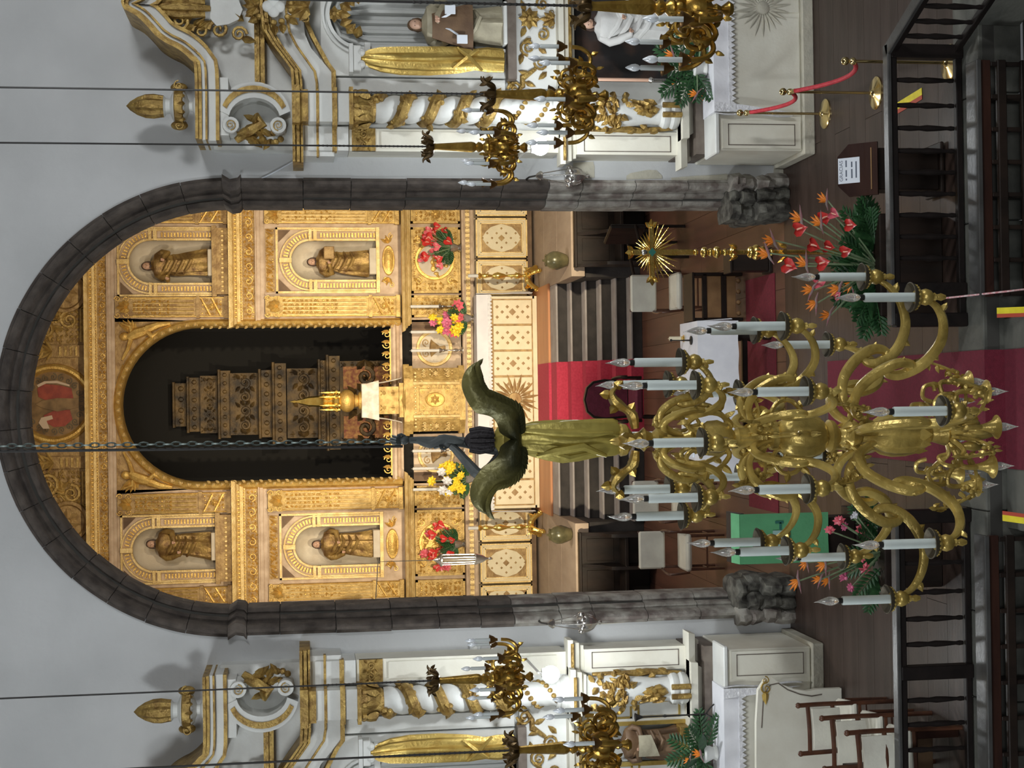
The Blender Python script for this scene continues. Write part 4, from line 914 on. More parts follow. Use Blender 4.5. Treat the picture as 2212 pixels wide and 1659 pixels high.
for i in range(n):
    x = AX0-.03+(AX1-AX0+.06)*(i+.5)/n; w = (AX1-AX0+.06)/n/2; lc.prism([(x-w, AZ1-.185), (x-w, AZ1-.225), (x-w*.5, AZ1-.25), (x, AZ1-.26), (x+w*.5, AZ1-.25), (x+w, AZ1-.225), (x+w, AZ1-.185)], YA-.05, YA-.042)
fixn(lc.build('lace_edge', M['lace'], ac, True, 0))
sd = MB()
for xx, q in ((AX0-.03, -1), (AX1+.03, 1)): sd.grid(lambda u, v: (xx+q*(.015+.05*v*u+.012*math.sin(u*16)*v), YA-.035+.34*u, AZ1+.012-.98*v-.02*math.sin(u*22)*v), 16, 10, (q*.008, 0, 0))
sd.build('side_fall', M['linen'], ac, True, 40)
# ================================================================== SIDE ALTARS
def side_altar(s, label):
    AXX = 4.0*s; YF = -0.35
    t = thing('side_altar', label, 'altar', (AXX, 0, 0))
    def W_(mb, name, m, par=None, smooth=35):
        # built in (d, y, z) with d measured from the altar axis, +d towards the chancel arch
        mb.v = [(-s*x, y, z) for x, y, z in mb.v]
        o = mb.build(name, m, par or t, False, smooth); return fixn(o)
    sym = (1, -1)
    # ---- back board with niche
    b = MB(); archwall(b, -.62, .62, 3.05, 5.0, 0, .33, 4.58, 3.09, YF, 0.0); b.box(-1.385, -.62, YF+.1, 0, 1.0, 5.0); b.box(.62, 1.385, YF+.1, 0, 1.0, 5.0)
    b.box(-1.37, 1.37, YF+.14, 0, 5.0, 6.1); b.prism([(-.62,6.1),(-.3,6.5),(-.1,6.75),(.1,6.75),(.3,6.5),(.62,6.1)], YF+.14, 0)
    if s > 0: b.box(-1.38, -.86, YF, 0, 1.0, 3.05); b.box(.86, 1.38, YF, 0, 1.0, 3.05); b.box(-.86, .86, YF, 0, 2.4, 3.05); b.box(-.86, .86, YF, 0, 1.0, 1.29)
    else: b.box(-1.38, -.50, YF, 0, 1.0, 3.05); b.box(.62, 1.38, YF, 0, 1.0, 3.05); b.box(-.5, .62, YF, 0, 2.4, 3.05); b.box(-.5, .62, YF, 0, 1.0, 1.29); b.box(-.5, .22, YF, 0, 1.29, 2.4)
    W_(b, 'back_board', M['altar_white'], None, 15)
    nb = MB(); nichebowl(nb, 0, .33, 4.58, 3.09, YF+.02); n_ = W_(nb, 'niche', M['altar_shell'])
    g = MB()
    for i in range(9):
        a = PI*(i+.5)/9; g.tube([(-.31*math.cos(a), YF+.02+.25*math.sin(a), 3.12), (-.31*math.cos(a), YF+.02+.25*math.sin(a), 4.5), (-.2*math.cos(a), YF+.05+.15*math.sin(a), 4.8), (0, YF+.06, 4.88)], [.03,.03,.022,.01], 6)
    W_(g, 'niche_fluting', M['altar_shell'], n_)
    fr = MB(); ring(fr, 0, 4.58, .33, .365, YF-.05, YF+.02); ring(fr, 0, 4.58, .385, .41, YF-.04, YF+.02)
    for q in sym: fr.box(*sorted((q*.33, q*.365)), YF-.05, YF+.02, 3.1, 4.58); fr.box(*sorted((q*.30, q*.55)), YF-.10, YF, 4.50, 4.56)
    W_(fr, 'niche_frame', M['altar_white'])
    g = MB()
    for i in range(7):
        a = PI*(i+.5)/7; g.leaf(-.25*math.cos(a), YF-.02, 4.58+.25*math.sin(a), .14, .10, PI/2+PI-a+PI/2, .04)
    g.rosette(0, YF-.03, 4.86, .09)
    W_(g, 'shell_crest', M['agold'], n_)
    sh = MB(); sh.box(-.66, .66, YF-.16, YF+.02, 3.0, 3.09); W_(sh, 'niche_shelf', M['brown_ledge'], None, 15)
    # ---- gilded drapes either side of the niche
    for q in sym:
        d = MB(); n = 40; vs = []; fs = []
        ZS = [3.13, 3.3, 3.42, 3.6, 3.9, 4.2, 4.4, 4.52, 4.60]; WD = [.11,.115,.10,.125,.13,.125,.11,.08,.03]
        for z, w in zip(ZS, WD):
            for i in range(n):
                a = 2*PI*i/n; f = 1+.17*math.sin(7*a+z*1.6)+.06*math.sin(12*a); vs.append((q*.465+w*f*math.cos(a)+.01*math.sin(z*5), YF-.10+w*.7*f*math.sin(a), z))
        for j in range(len(ZS)-1):
            for i in range(n): fs.append((j*n+i, j*n+(i+1)%n, (j+1)*n+(i+1)%n, (j+1)*n+i))
        fs += [tuple(range(n)), tuple((len(ZS)-1)*n+i for i in range(n))]; d.add(vs, fs)
        d.tube([(q*.36, YF-.2, 3.62), (q*.46, YF-.22, 3.50), (q*.58, YF-.16, 3.36)], [.015,.025,.015], 6); d.tube([(q*.37, YF-.18, 3.40), (q*.46, YF-.22, 3.52), (q*.57, YF-.18, 3.66)], [.015,.02,.012], 6)
        W_(d, 'gilded_drape', M['agold2'])
        c = MB(); c.bbox(*sorted((q*.34, q*.60)), YF-.16, YF, 4.60, 4.68, .01); c.sphere((q*.41, YF-.13, 4.60), .045, 8, 6); c.sphere((q*.53, YF-.13, 4.60), .045, 8, 6); c.box(*sorted((q*.33, q*.62)), YF-.18, YF, 4.68, 4.72)
        W_(c, 'drape_bracket', M['altar_white'], None, 20)
    # ---- twisted columns
    for q in sym:
        X = q*.99; YC = YF-.13
        c = MB(); n = 20; vs = []; fs = []; k = 60; z0, z1 = 2.60, 4.46
        for j in range(k+1):
            z = z0+(z1-z0)*j/k; ph = 2*PI*(z-z0)/.30*q
            for i in range(n):
                a = 2*PI*i/n; r = .125*(1+.16*math.cos(a-ph)); 
                if z < 3.12: r = .125*(1+.05*math.cos(5*(a-ph*.6)))
                vs.append((X+r*math.cos(a), YC+r*math.sin(a), z))
        for j in range(k):
            for i in range(n): fs.append((j*n+i, j*n+(i+1)%n, (j+1)*n+(i+1)%n, (j+1)*n+i))
        c.add(vs, fs); col = W_(c, 'column_shaft', M['altar_white'], None, 60)
        g = MB(); r_ = random.Random(5)
        path = []
        for j in range(80):
            z = 3.16+(4.44-3.16)*j/79; ph = 2*PI*(z-z0)/.30*q+PI
            x, y = X+.125*math.cos(ph), YC+.125*math.sin(ph); path.append((x, y, z))
            for e in range(3):
                aa = ph+r_.uniform(-.5, .5); zz = z+r_.uniform(-.05, .05); g.sphere((X+.135*math.cos(aa), YC+.135*math.sin(aa), zz), (r_.uniform(.02,.036),)*3, 6, 4)
            if j % 2 == 0: g.leaf(x+.03*math.cos(ph), y-.02, z, .10, .07, r_.uniform(0, 6), .05)
        g.tube(path, .062, 8)
        for j in range(14):
            z = 2.66+.034*j; ph = 2*PI*(z-z0)/.5*q
            for w in (0, PI): g.sphere((X+.125*math.cos(ph+w), YC+.125*math.sin(ph+w), z), (.028,.028,.03), 6, 4)
        W_(g, 'vine_garland', M['agold'], col)
        cp = MB(); cp.lathe([(.12,4.46),(.14,4.49),(.13,4.52),(.15,4.60),(.185,4.68),(.19,4.71)], 16, T(X, YC, 0)); cp.box(X-.19, X+.19, YC-.19, YC+.17, 4.69, 4.73)
        for i in range(8): a = 2*PI*i/8; cp.leaf(0, 0, 0, .17, .09, PI/2, .05, T(X, YC, 4.5) @ RZ(a) @ T(0, -.14, 0) @ RX(.25)); cp.sphere((X+.17*math.cos(a), YC+.17*math.sin(a), 4.66), .035, 6, 5)
        W_(cp, 'column_capital', M['agold'])
        bs = MB(); bs.lathe([(.19,2.56),(.19,2.60),(.165,2.62),(.15,2.64),(.16,2.66),(.14,2.69)], 18, T(X, YC, 0)); W_(bs, 'column_base', M['altar_white'])
        # outer pilaster
        p = MB(); p.box(*sorted((q*1.17, q*1.40)), YF-.03, 0, 2.56, 4.73); p.box(*sorted((q*1.20, q*1.37)), YF-.045, YF-.02, 2.66, 4.4); W_(p, 'pilaster', M['altar_cream'], None, 15)
        p = MB(); p.box(*sorted((q*1.17, q*1.40)), YF-.06, YF, 4.46, 4.70); p.scrollband(min(q*1.18, q*1.39), max(q*1.18, q*1.39), 4.48, 4.68, YF-.06, step=.11); W_(p, 'pilaster_capital', M['agold'])
        p = MB(); p.box(*sorted((q*.64, q*.80)), YF+.02, 0, 3.1, 4.88); W_(p, 'inner_pilaster', M['altar_white'], None, 15)
        # console pedestal below the column
        c = MB(); c.lathe([(.15,1.30),(.17,1.33),(.175,1.37),(.155,1.40),(.17,1.43),(.165,1.47),(.13,1.50),(.12,1.60),(.14,1.75),(.17,1.95),(.18,2.1),(.16,2.25),(.17,2.36)], 20, T(X, YC, 0)); pd = W_(c, 'console', M['altar_white'])
        g = MB(); r_ = random.Random(3)
        for i in range(46):
            a = -PI/2+r_.uniform(-1.1, 1.1); z = r_.uniform(1.88, 2.30); g.leaf(0, 0, 0, .11, .07, r_.uniform(0, 6), .05, T(X, YC, z) @ RZ(a+PI/2) @ T(0, -.165, 0)); 
        for i in range(10): g.leaf(0, 0, 0, .16, .09, PI/2+r_.uniform(-.6,.6), .05, T(X, YC, 1.52+.02*i) @ RZ(r_.uniform(-.6,.6)) @ T(0, -.13, 0))
        for i in range(18): a = -PI/2+r_.uniform(-.9, .9); g.sphere((X+.18*math.cos(a), YC+.18*math.sin(a), r_.uniform(1.95,2.25)), .03, 6, 5)
        g.tube([(X-.05, YC-.18, 1.30), (X-.05, YC-.18, 1.5)], .03, 6); g.tube([(X+.05, YC-.18, 1.30), (X+.05, YC-.18, 1.5)], .03, 6)
        W_(g, 'console_leaves', M['agold'], pd)
        p = MB(); p.box(*sorted((q*1.18, q*1.42)), YF-.06, 0, 1.29, 2.37); w_ = W_(p, 'lower_pilaster', M['altar_cream'], None, 15)
        g = MB()
        for z0_, z1_ in ((1.36,1.368), (2.282,2.29)): g.box(*sorted((q*1.22, q*1.39)), YF-.066, YF-.05, z0_, z1_)
        for xx in (1.22, 1.382): g.box(*sorted((q*xx, q*(xx+.008))), YF-.066, YF-.05, 1.36, 2.29)
        W_(g, 'painted_line', M['brown_ledge'], w_, 0)
        g = MB(); g.tube([(q*1.15, YF-.12, 1.35), (q*1.17, YF-.10, 1.7), (q*1.15, YF-.14, 1.95), (q*1.17, YF-.12, 2.3)], [.02,.035,.05,.02], 6)
        for i in range(6): g.leaf(q*1.16, YF-.14, 1.5+.12*i, .12, .06, PI/2+(.5 if i % 2 else -.5), .03)
        W_(g, 'side_scroll', M['agold'], w_)
    # ---- middle ledge and base ledges
    for z0, z1, dep in ((2.37, 2.56, .16),):
        l = MB(); mould(l, -1.44, 1.44, z0, z1, YF-.0, [(0,.03),(.2,.04),(.3,.09),(.6,.11),(.7,.16),(1,.17)]); 
        for q in sym: mould(l, q*.99-.17, q*.99+.17, z0, z1, YF-.14, [(0,.03),(.2,.04),(.3,.09),(.6,.11),(.7,.16),(1,.17)])
        W_(l, 'ledge', M['altar_cream'], None, 20)
        g = MB(); g.tube([(-1.5, YF-.165, z1-.05), (-.82, YF-.165, z1-.05)], .018, 6); g.tube([(1.5, YF-.165, z1-.05), (.82, YF-.165, z1-.05)], .018, 6); g.tube([(-.8, YF-.12, z0+.06), (.8, YF-.12, z0+.06)], .018, 6)
        for q in sym: g.tube([(q*.80, YF-.31, z1-.05), (q*1.18, YF-.31, z1-.05)], .018, 6)
        W_(g, 'ledge_gilding', M['agold'])
    l = MB(); mould(l, -1.46, 1.46, 1.14, 1.29, YF-.02, [(0,.02),(.3,.06),(.5,.16),(1,.2)])
    for q in sym: mould(l, q*.99-.2, q*.99+.2, 1.14, 1.29, YF-.14, [(0,.02),(.3,.06),(.5,.14),(1,.16)])
    W_(l, 'base_ledge', M['altar_cream'], None, 20)
    l = MB(); l.box(-1.43, 1.43, YF-.055, -.001, 1.10, 1.285); l.box(-1.44, 1.44, YF-.26, -.001, 1.002, 1.138); W_(l, 'base_band', M['brown_ledge'], None, 15)
    # ---- scroll panel between shelf and ledge
    g = MB()
    for q in sym:
        g.spiral(q*.30, YF-.01, 2.86, .085, 1.7, q, 0, .022); g.spiral(q*.46, YF-.01, 2.72, .075, 1.6, -q, PI/2, .02); g.spiral(q*.16, YF-.01, 2.70, .07, 1.5, q, PI, .02); g.spiral(q*.74, YF-.02, 3.0, .08, 1.5, q, PI/2, .022)
        g.tube([(q*.52, YF-.01, 2.78), (q*.62, YF-.01, 2.92), (q*.70, YF-.015, 2.92), (q*.80, YF-.02, 2.98)], [.02,.035,.03,.02], 6)
        for i, (x, z, a) in enumerate(((.2,2.82,1.0),(.36,2.66,2.2),(.36,2.92,.2),(.55,2.66,.8),(.58,2.84,1.8),(.66,2.9,-1.2),(.74,3.0,2.4),(.08,2.88,.4))): g.leaf(q*x, YF-.01, z, .13, .06, a if q > 0 else PI-a, .03)
    g.rosette(0, YF-.02, 2.84, .12, 8); g.acanthus(0, YF-.01, 2.58, .2, .16)
    W_(g, 'scroll_carving', M['agold'])
    # ---- entablature
    top = [(1.55,5.30),(.75,5.30),(.62,5.31),(.36,5.50),(.22,5.58),(0,5.61)]; low = [(1.42,4.90),(.60,4.90),(.52,4.96),(.26,5.10),(.12,5.16),(0,5.18)]
    def bandpath(pts, th, y0, y1, off=0.0):
        f = [(x, z) for x, z in pts]+[(-x, z) for x, z in reversed(pts[:-1])]; return f, [(x, z-th) for x, z in f], y0, y1
    e = MB(); A, B, y0, y1 = bandpath([(1.46,5.22),(.75,5.22),(.62,5.23),(.36,5.42),(.22,5.50),(0,5.53)], .30, YF-.06, 0); e.strip(A, [(x, 4.88 if abs(x) > .6 else z2) for (x, z), z2 in zip(A, [q[1] for q in bandpath(low, 0, 0, 0)[0]])], y0, y1)
    W_(e, 'entablature', M['altar_white'], None, 15)
    e = MB()
    for off, th, yo in ((0, .028, .29), (-.028, .014, .22), (-.042, .030, .26), (-.072, .012, .18), (-.084, .022, .22)):
        A = [(x, z+off) for x, z in top]; A = A+[(-x, z) for x, z in reversed(A[:-1])]; e.strip(A, [(x, z-th) for x, z in A], YF-yo, 0)
    for q in sym: e.box(*sorted((q*.80, q*1.18)), YF-.38, YF, 5.22, 5.30); e.box(*sorted((q*.83, q*1.15)), YF-.30, YF, 5.14, 5.22)
    W_(e, 'cornice', M['agold'], None, 20)
    e = MB(); A = [(x, z) for x, z in low]; A = A+[(-x, z) for x, z in reversed(A[:-1])]; e.strip(A, [(x, z-.045) for x, z in A], YF-.12, YF)
    A = [(1.47,5.06),(.72,5.06),(.6,5.08),(.34,5.26),(.2,5.33),(0,5.36)]; A = A+[(-x, z) for x, z in reversed(A[:-1])]; e.strip(A, [(x, z-.025) for x, z in A], YF-.09, YF)
    for q in sym: e.box(*sorted((q*.80, q*1.18)), YF-.28, YF, 4.85, 4.90); e.box(*sorted((q*.82, q*1.16)), YF-.25, YF, 5.03, 5.06)
    W_(e, 'architrave_gilding', M['agold'], None, 20)
    e = MB()
    for q in sym: e.box(*sorted((q*.84, q*1.14)), YF-.24, YF, 4.73, 5.15)
    for q in sym:
        e.box(*sorted((q*1.16, q*1.405)), YF-.08, 0, 4.735, 5.145)
    W_(e, 'entablature_block', M['altar_white'], None, 15)
    # ---- quatrefoil crest on the entablature
    g = MB(); r_ = random.Random(7)
    for i in range(14): a = 2*PI*i/14; g.leaf(.17*math.cos(a), YF-.26, 5.47+.19*math.sin(a), .12, .08, a+r_.uniform(-.5,.5), .05); g.sphere((.16*math.cos(a), YF-.27, 5.47+.18*math.sin(a)), .035, 6, 5)
    g.acanthus(0, YF-.27, 5.12, .3, .25); g.acanthus(0, YF-.27, 5.62, .24, .16); k_ = W_(g, 'crest', M['agold'])
    g = MB()
    for a in range(4): g.sphere((.05*math.cos(a*PI/2), YF-.28, 5.47+.055*math.sin(a*PI/2)), (.06,.03,.06), 12, 8)
    W_(g, 'crest_medallion', M['altar_white'], k_)
    # ---- attic
    g = MB(); g.box(-.78, .78, YF-.04, 0, 5.57, 5.62); g.box(-.76, .76, YF-.08, 0, 5.62, 5.67); W_(g, 'attic_bar', M['agold'], None, 15)
    for q in sym:
        v = MB(); pts = []
        for i in range(15): a = math.radians(200-i*16); pts.append((q*(1.08-.34*math.cos(math.radians(-82+i*11.7))*1.0)+0, 5.675+.36*math.sin(math.radians(-82+i*11.7))))
        o_ = pts; i_ = [(q*.03+x+q*.13*math.cos(math.radians(-82+i*11.7)), 5.675+(z-5.675)*.70) for i, (x, z) in enumerate(pts)]
        v.strip(o_, i_, YF-.20, YF+.14)
        for z, d in ((5.44, 1), (5.91, -1)):
            v.lathe([(.085,0),(.08,.03),(.05,.03),(.045,.01),(0,.015)], 16, T(q*1.18, YF-.20, z) @ RX(PI/2)); v.lathe([(.08,-.3),(.08,0)], 14, T(q*1.18, YF-.20, z) @ RX(PI/2))
        vo = W_(v, 'volute', M['altar_white'], None, 30)
        g = MB(); m1 = [((a[0]+b_[0])/2+(a[0]-b_[0])*.25, (a[1]+b_[1])/2+(a[1]-b_[1])*.25) for a, b_ in zip(o_, i_)]; m2 = [((a[0]+b_[0])/2-(a[0]-b_[0])*.15, (a[1]+b_[1])/2-(a[1]-b_[1])*.15) for a, b_ in zip(o_, i_)]
        g.strip(m1[1:-1], m2[1:-1], YF-.215, YF-.19)
        for z, d in ((5.44, 1), (5.91, -1)): g.spiral(q*1.18, YF-.235, z, .055, 1.6, d*q, 0, .009)
        r_ = random.Random(2)
        for i in range(16): g.leaf(q*(1.1+.22*r_.random()), YF-.1-.1*r_.random(), 5.5+.34*r_.random(), .14, .07, r_.uniform(0, 6), .04)
        for i in range(8): g.sphere((q*(1.2+.14*r_.random()), YF-.1, 5.42+.2*i/8), .035, 6, 5)
        g.tube([(q*1.06, YF-.15, 5.66), (q*1.16, YF-.18, 5.6), (q*1.22, YF-.16, 5.72), (q*1.32, YF-.12, 5.86)], [.03,.055,.06,.035], 8)
        W_(g, 'volute_gilding', M['agold'], vo)
        # cornice block carrying the urn and the swept pediment
        f = MB(); f.box(*sorted((q*.70, q*1.28)), YF-.19, 0, 5.93, 6.03); W_(f, 'pediment_block', M['altar_white'], None, 15)
    S1 = [(1.34,6.25),(.66,6.25),(.56,6.29),(.46,6.40),(.40,6.52),(.33,6.62),(.24,6.70),(.14,6.80),(.07,6.92),(0,6.95)]
    for nm, off, th, yo, m_ in (('pediment_cornice', 0, .028, .34, M['agold']), ('pediment_bead', -.028, .034, .30, M['agold']), ('pediment_fascia', -.062, .033, .26, M['altar_white']), ('pediment_fillet', -.095, .02, .29, M['agold']), ('pediment_fascia', -.115, .08, .22, M['altar_white']), ('pediment_fillet', -.195, .035, .25, M['agold'])):
        A = []
        if nm == 'pediment_cornice': S1 = [(p.x, p.z) for p in smoothpath([(x, 0, z) for x, z in S1], 3)]
        for i, (x, z) in enumerate(S1):
            a = S1[max(0, i-1)]; c_ = S1[min(len(S1)-1, i+1)]; dx, dz = c_[0]-a[0], c_[1]-a[1]; L_ = math.hypot(dx, dz) or 1; nx, nz = -dz/L_, dx/L_
            if nz < 0: nx, nz = -nx, -nz
            if i == 0 or i == len(S1)-1: nx, nz = 0, 1
            A.append((x, z, nx, nz))
        P1 = [(max(.001, x+nx*off), z+nz*off) for x, z, nx, nz in A]; P2 = [(max(.001, x+nx*(off-th)), z+nz*(off-th)) for x, z, nx, nz in A]
        mb = MB(); mb.strip(P1, P2, YF-yo, 0); mb.strip([(-x, z) for x, z in P1], [(-x, z) for x, z in P2], YF-yo, 0); W_(mb, nm, m_, None, 30)
    # ---- cartouche with white shield
    g = MB(); r_ = random.Random(12)
    for q in sym:
        g.spiral(q*.20, YF-.10, 6.02, .10, 1.6, q, PI/2, .03); g.spiral(q*.24, YF-.10, 5.82, .08, 1.6, -q, -PI/2, .026); g.spiral(q*.12, YF-.12, 6.40, .09, 1.6, -q, 0, .028); g.spiral(q*.22, YF-.1, 6.2, .08, 1.4, q, PI/2, .026)
        for i in range(12): g.leaf(q*r_.uniform(.08,.3), YF-.10, r_.uniform(5.76, 6.55), .17, .08, r_.uniform(0, 6), .05)
        g.tube([(q*.06, YF-.14, 6.15), (q*.07, YF-.16, 6.45), (q*.05, YF-.16, 6.62)], [.03,.045,.03], 8)
    g.sphere((0, YF-.16, 6.86), .07, 10, 8); g.acanthus(0, YF-.14, 6.55, .26, .28); g.tube([(0, YF-.15, 6.1), (0, YF-.19, 6.4), (0, YF-.18, 6.7)], [.03,.05,.03], 8)
    c_ = W_(g, 'cartouche', M['agold'])
    sd = MB(); sd.prism([(0,5.78),(.10,5.82),(.15,5.92),(.17,6.04),(.10,6.10),(-.10,6.10),(-.17,6.04),(-.15,5.92),(-.10,5.82)], YF-.14, YF-.05); W_(sd, 'shield', M['altar_white'], c_, 20)
    # ---- lower zone
    if s > 0:
        p = MB(); p.box(-.86, .86, -.06, -.02, 1.29, 2.4); W_(p, 'dark_painted_back', M['black_paint'], None, 0)
        p = MB()
        for q in sym: p.box(*sorted((q*.84, q*.88)), YF-.02, YF+.3, 1.29, 2.4)
        W_(p, 'niche_edge', M['altar_cream'], None, 0)
    else:
        p = MB(); p.box(.2, .64, -.06, -.02, 1.29, 2.4); W_(p, 'niche_back', M['altar_white'], None, 0)
        g = MB()
        for x0, x1 in ((.66, .86), (-.2, .20)):
            for zz in ((1.34, 1.80), (1.86, 2.34)):
                g.box(x0+.01, x1-.01, YF-.012, YF+.01, zz[0], zz[0]+.02); g.box(x0+.01, x1-.01, YF-.012, YF+.01, zz[1]-.02, zz[1]); g.box(x0+.01, x0+.03, YF-.012, YF+.01, *zz); g.box(x1-.03, x1-.01, YF-.012, YF+.01, *zz)
        for xx in (.2, .62): g.box(xx-.02, xx+.02, YF-.03, YF+.02, 1.29, 2.38)
        W_(g, 'gilt_fillets', M['agold2'], None, 0)
    # ---- altar table below
    mt = thing('altar_table', 'cream panelled altar table at the foot of the %s side altar' % ('right' if s > 0 else 'left'), 'altar', (AXX, -.62, 0))
    def W2(mb, name, m, par=None, smooth=20):
        mb.v = [(-s*x, y+.62, z) for x, y, z in mb.v]; return fixn(mb.build(name, m, par or mt, False, smooth))
    b = MB(); b.bbox(-1.46, 1.46, -.98, -.03, .12, 1.0, .01); W2(b, 'body', M['altar_cream'])
    b = MB(); b.bbox(-1.50, 1.50, -1.04, -.03, 0, .12, .01); W2(b, 'plinth', M['plaster_patch'])
    b = MB(); b.bbox(-1.50, 1.50, -1.02, -.60, 1.0, 1.05, .012); W2(b, 'table_top', M['altar_white'])
    b = MB(); b.prism([(1.16,.14),(1.44,.14),(1.44,.96),(1.16,.96)], -.995, -.978); b.prism([(.1,.14),(1.10,.14),(1.10,.96),(.1,.96)], -.99, -.978); b.prism([(-1.44,.14),(.04,.14),(.04,.96),(-1.44,.96)], -.99, -.978); W2(b, 'front_panel', M['altar_cream'])
    g = MB()
    for x0, x1 in ((1.19, 1.41),):
        for q in ((x0, x1, .2, .208), (x0, x1, .9, .908), (x0, x0+.008, .2, .908), (x1-.008, x1, .2, .908)): g.box(q[0], q[1], -1.0, -.99, q[2], q[3])
    W2(g, 'painted_line', M['brown_ledge'], None, 0)
    g = MB(); r_ = random.Random(2)
    for i in range(22): a = 2*PI*i/22; g.leaf(.06*math.cos(a), -.995, .52+.06*math.sin(a), .20+.05*r_.random(), .035, a, .012)
    g.sphere((0, -.995, .52), (.07, .025, .07), 12, 8); W2(g, 'sun_emblem', M['plaster_patch'], None)
    return t
sa_r = side_altar(1, 'white and gold baroque side altar right of the chancel arch with a black lower niche')
sa_l = side_altar(-1, 'white and gold baroque side altar left of the chancel arch with gilt-framed panels')
# urn finials on the pediments
def urn(s, label):
    p = (s*3.02, -.45, 6.25); t = thing('urn_finial', label, 'finial', p)
    MB().lathe([(.10,0),(.09,.02),(.05,.04),(.05,.07),(.13,.10),(.16,.12),(.17,.17),(.16,.22),(.12,.24),(.07,.26),(.08,.30),(.11,.32)], 22).build('bowl', M['altar_white'], t)
    g = MB(); g.lathe([(.155,.12),(.178,.135),(.178,.205),(.155,.22)], 22)
    for q in (-1, 1): g.sphere((q*.19, 0, .17), (.05,.06,.085), 10, 8); g.spiral(q*.2, -.06, .17, .05, 1.4, q, 0)
    for i in range(12): a = 2*PI*i/12; g.leaf(0, 0, 0, .09, .06, PI/2, .03, RZ(a) @ T(0, -.165, .10))
    g.build('gilt_band', M['agold'], t)
    f = MB(); f.lathe([(.11,.32),(.115,.36),(.125,.42),(.12,.50),(.09,.58),(.045,.65),(0,.69)], 20, None, 0, 2*PI, (10, .16)); f.build('flame', M['agold'], t); return t
urn(1, 'gilded flame urn on the pediment of the right side altar'); urn(-1, 'gilded flame urn on the pediment of the left side altar')
# statues of the side altars
sv = statue('virgin_statue', 'grey robed statue with dark cloak and white scapular in the upper right niche', (4.0-.08, -.33, 3.091), 1.02, .21, 5, 'pray', M['robe_grey'], M['robe_brown'], True, .04, mb_base=M['altar_white'])
g = MB()
for q in (-1, 1): g.tube([(-.02+q*.03, -.20, .70), (-.02+q*.08, -.235, .60), (-.02+q*.16+.03, -.23, .52 if q < 0 else .56)], .014, 5, None, 0.3)
g.build('ribbon', M['paper'], sv)
for x, z in ((-.20, .48), (.10, .60)): fixn(MB().bbox(x-.045, x+.045, -.26, -.245, z-.055, z+.055, .003).build('scapular_card', M['paper'], sv))
c = MB(); c.grid(lambda u, v: (-.05+(u-.5)*(.25+.25*v), -.16-.05*math.sin(u*PI), .78-.42*v), 10, 8, (0, -.02, 0)); c.build('dark_cloak', M['robe_brown'], sv)
statue('white_robed_statue', 'white robed statue standing in the black lower niche of the right altar', (4.0-.06, -.42, 1.291), 1.02, .185, 8, 'low', M['robe_white'], M['hair'], False, .04, mb_base=M['altar_white'])
sb = statue('brown_robed_statue', 'small brown and gold robed statue in the white lower niche of the left altar', (-3.58, -.40, 1.291), .80, .17, 14, 'book', M['robe_brown'], M['hair'], True, .10, mb_base=M['agold'])
bk = MB(); bk.grid(lambda u, v: (-.10+.22*u, -.17-.02*math.sin(u*PI), .55-.22*v*(1-.4*u)), 6, 6, (0, -.015, 0)); bk.build('scapular', M['robe_grey'], sb)
# cloths on the side altar tables
def table_cloth(s, label):
    t = thing('lace_cloth', label, 'cloth', (4.0*s, -.8, 1.05))
    a = 1.08
    c = MB(); c.box(-a, a, -.24, .18, .001, .012)
    c.grid(lambda u, v: (-a+2*a*u, -.245-.01*v*math.sin(u*44), .012-.16*v), 80, 4, (0, -.006, 0)); c.build('linen', M['linen'], t)
    l = MB(); n = 40
    for i in range(n):
        x = -a+2*a*(i+.5)/n; w = a/n; l.prism([(x-w, -.14), (x-w*1, -.17), (x, -.215), (x+w, -.17), (x+w, -.14)], -.262, -.256)
    fixn(l.build('lace_edge', M['lace'], t, False, 0))
    for q in (-1, 1):
        f = MB(); f.grid(lambda u, v, q=q: (q*(a+.004+.02*v+.01*math.sin(9*v)), -.245+.16*u-.04*v*(1-u)*0, .012-.82*v-.02*math.sin(u*14)*v), 8, 14, (q*.006, 0, 0))
        f.grid(lambda u, v, q=q: (q*(a-.10*u*(1-v*.3)), -.25-.012*v, .012-(.80-.5*u)*v), 8, 10, (0, -.006, 0)); f.build('corner_fall', M['lace'], t)
    return t
table_cloth(1, 'white lace-edged cloth on the right side altar table'); table_cloth(-1, 'white lace-edged cloth on the left side altar table')
# glaring round lamps hung before the side altars
def lamp(px, py, label):
    p = at(px, py, -1.3); t = thing('flood_lamp', label, 'lamp', tuple(p))
    MB().sphere((0,0,0), .085, 20, 14).build('globe', M['lampwhite'], t)
    h = MB(); h.tube([(0, .06, .05), (0, .12, .10), (0, .95, .11)], .012, 8); h.lathe([(.05,-.02),(.055,0),(.05,.03)], 14, T(0,.07,.05)); h.build('bracket', M['altar_white'], t)
    l = bpy.data.lights.new('lamp_light', 'POINT'); l.energy = 60; l.color = (.92,.97,1); l.shadow_soft_size = .09
    o = bpy.data.objects.new('lamp_light', l); COL.objects.link(o); o.location = (p.x, p.y-.12, p.z)
lamp(1167, 317, 'dazzling round white lamp in front of the right side altar'); lamp(1190, 1457, 'dazzling round white lamp in front of the left side altar')
# ================================================================== CHANDELIERS
def mk(mb, name, m, smooth=40):
    me = mb.mesh(name, smooth); me.materials.append(m); return me
YC = -9.1; XC = -.14
def cz(px): return at(px, 945, YC).z
Z0 = cz(2175)
ch = thing('great_chandelier', 'large gilded chandelier with three tiers of candles hung from a winged angel', 'chandelier', (XC, YC, Z0))
def chp(mb, name, m, par=None, smooth=40):
    return mb.build(name, m, par or ch, False, smooth)
L = lambda px: cz(px)-Z0
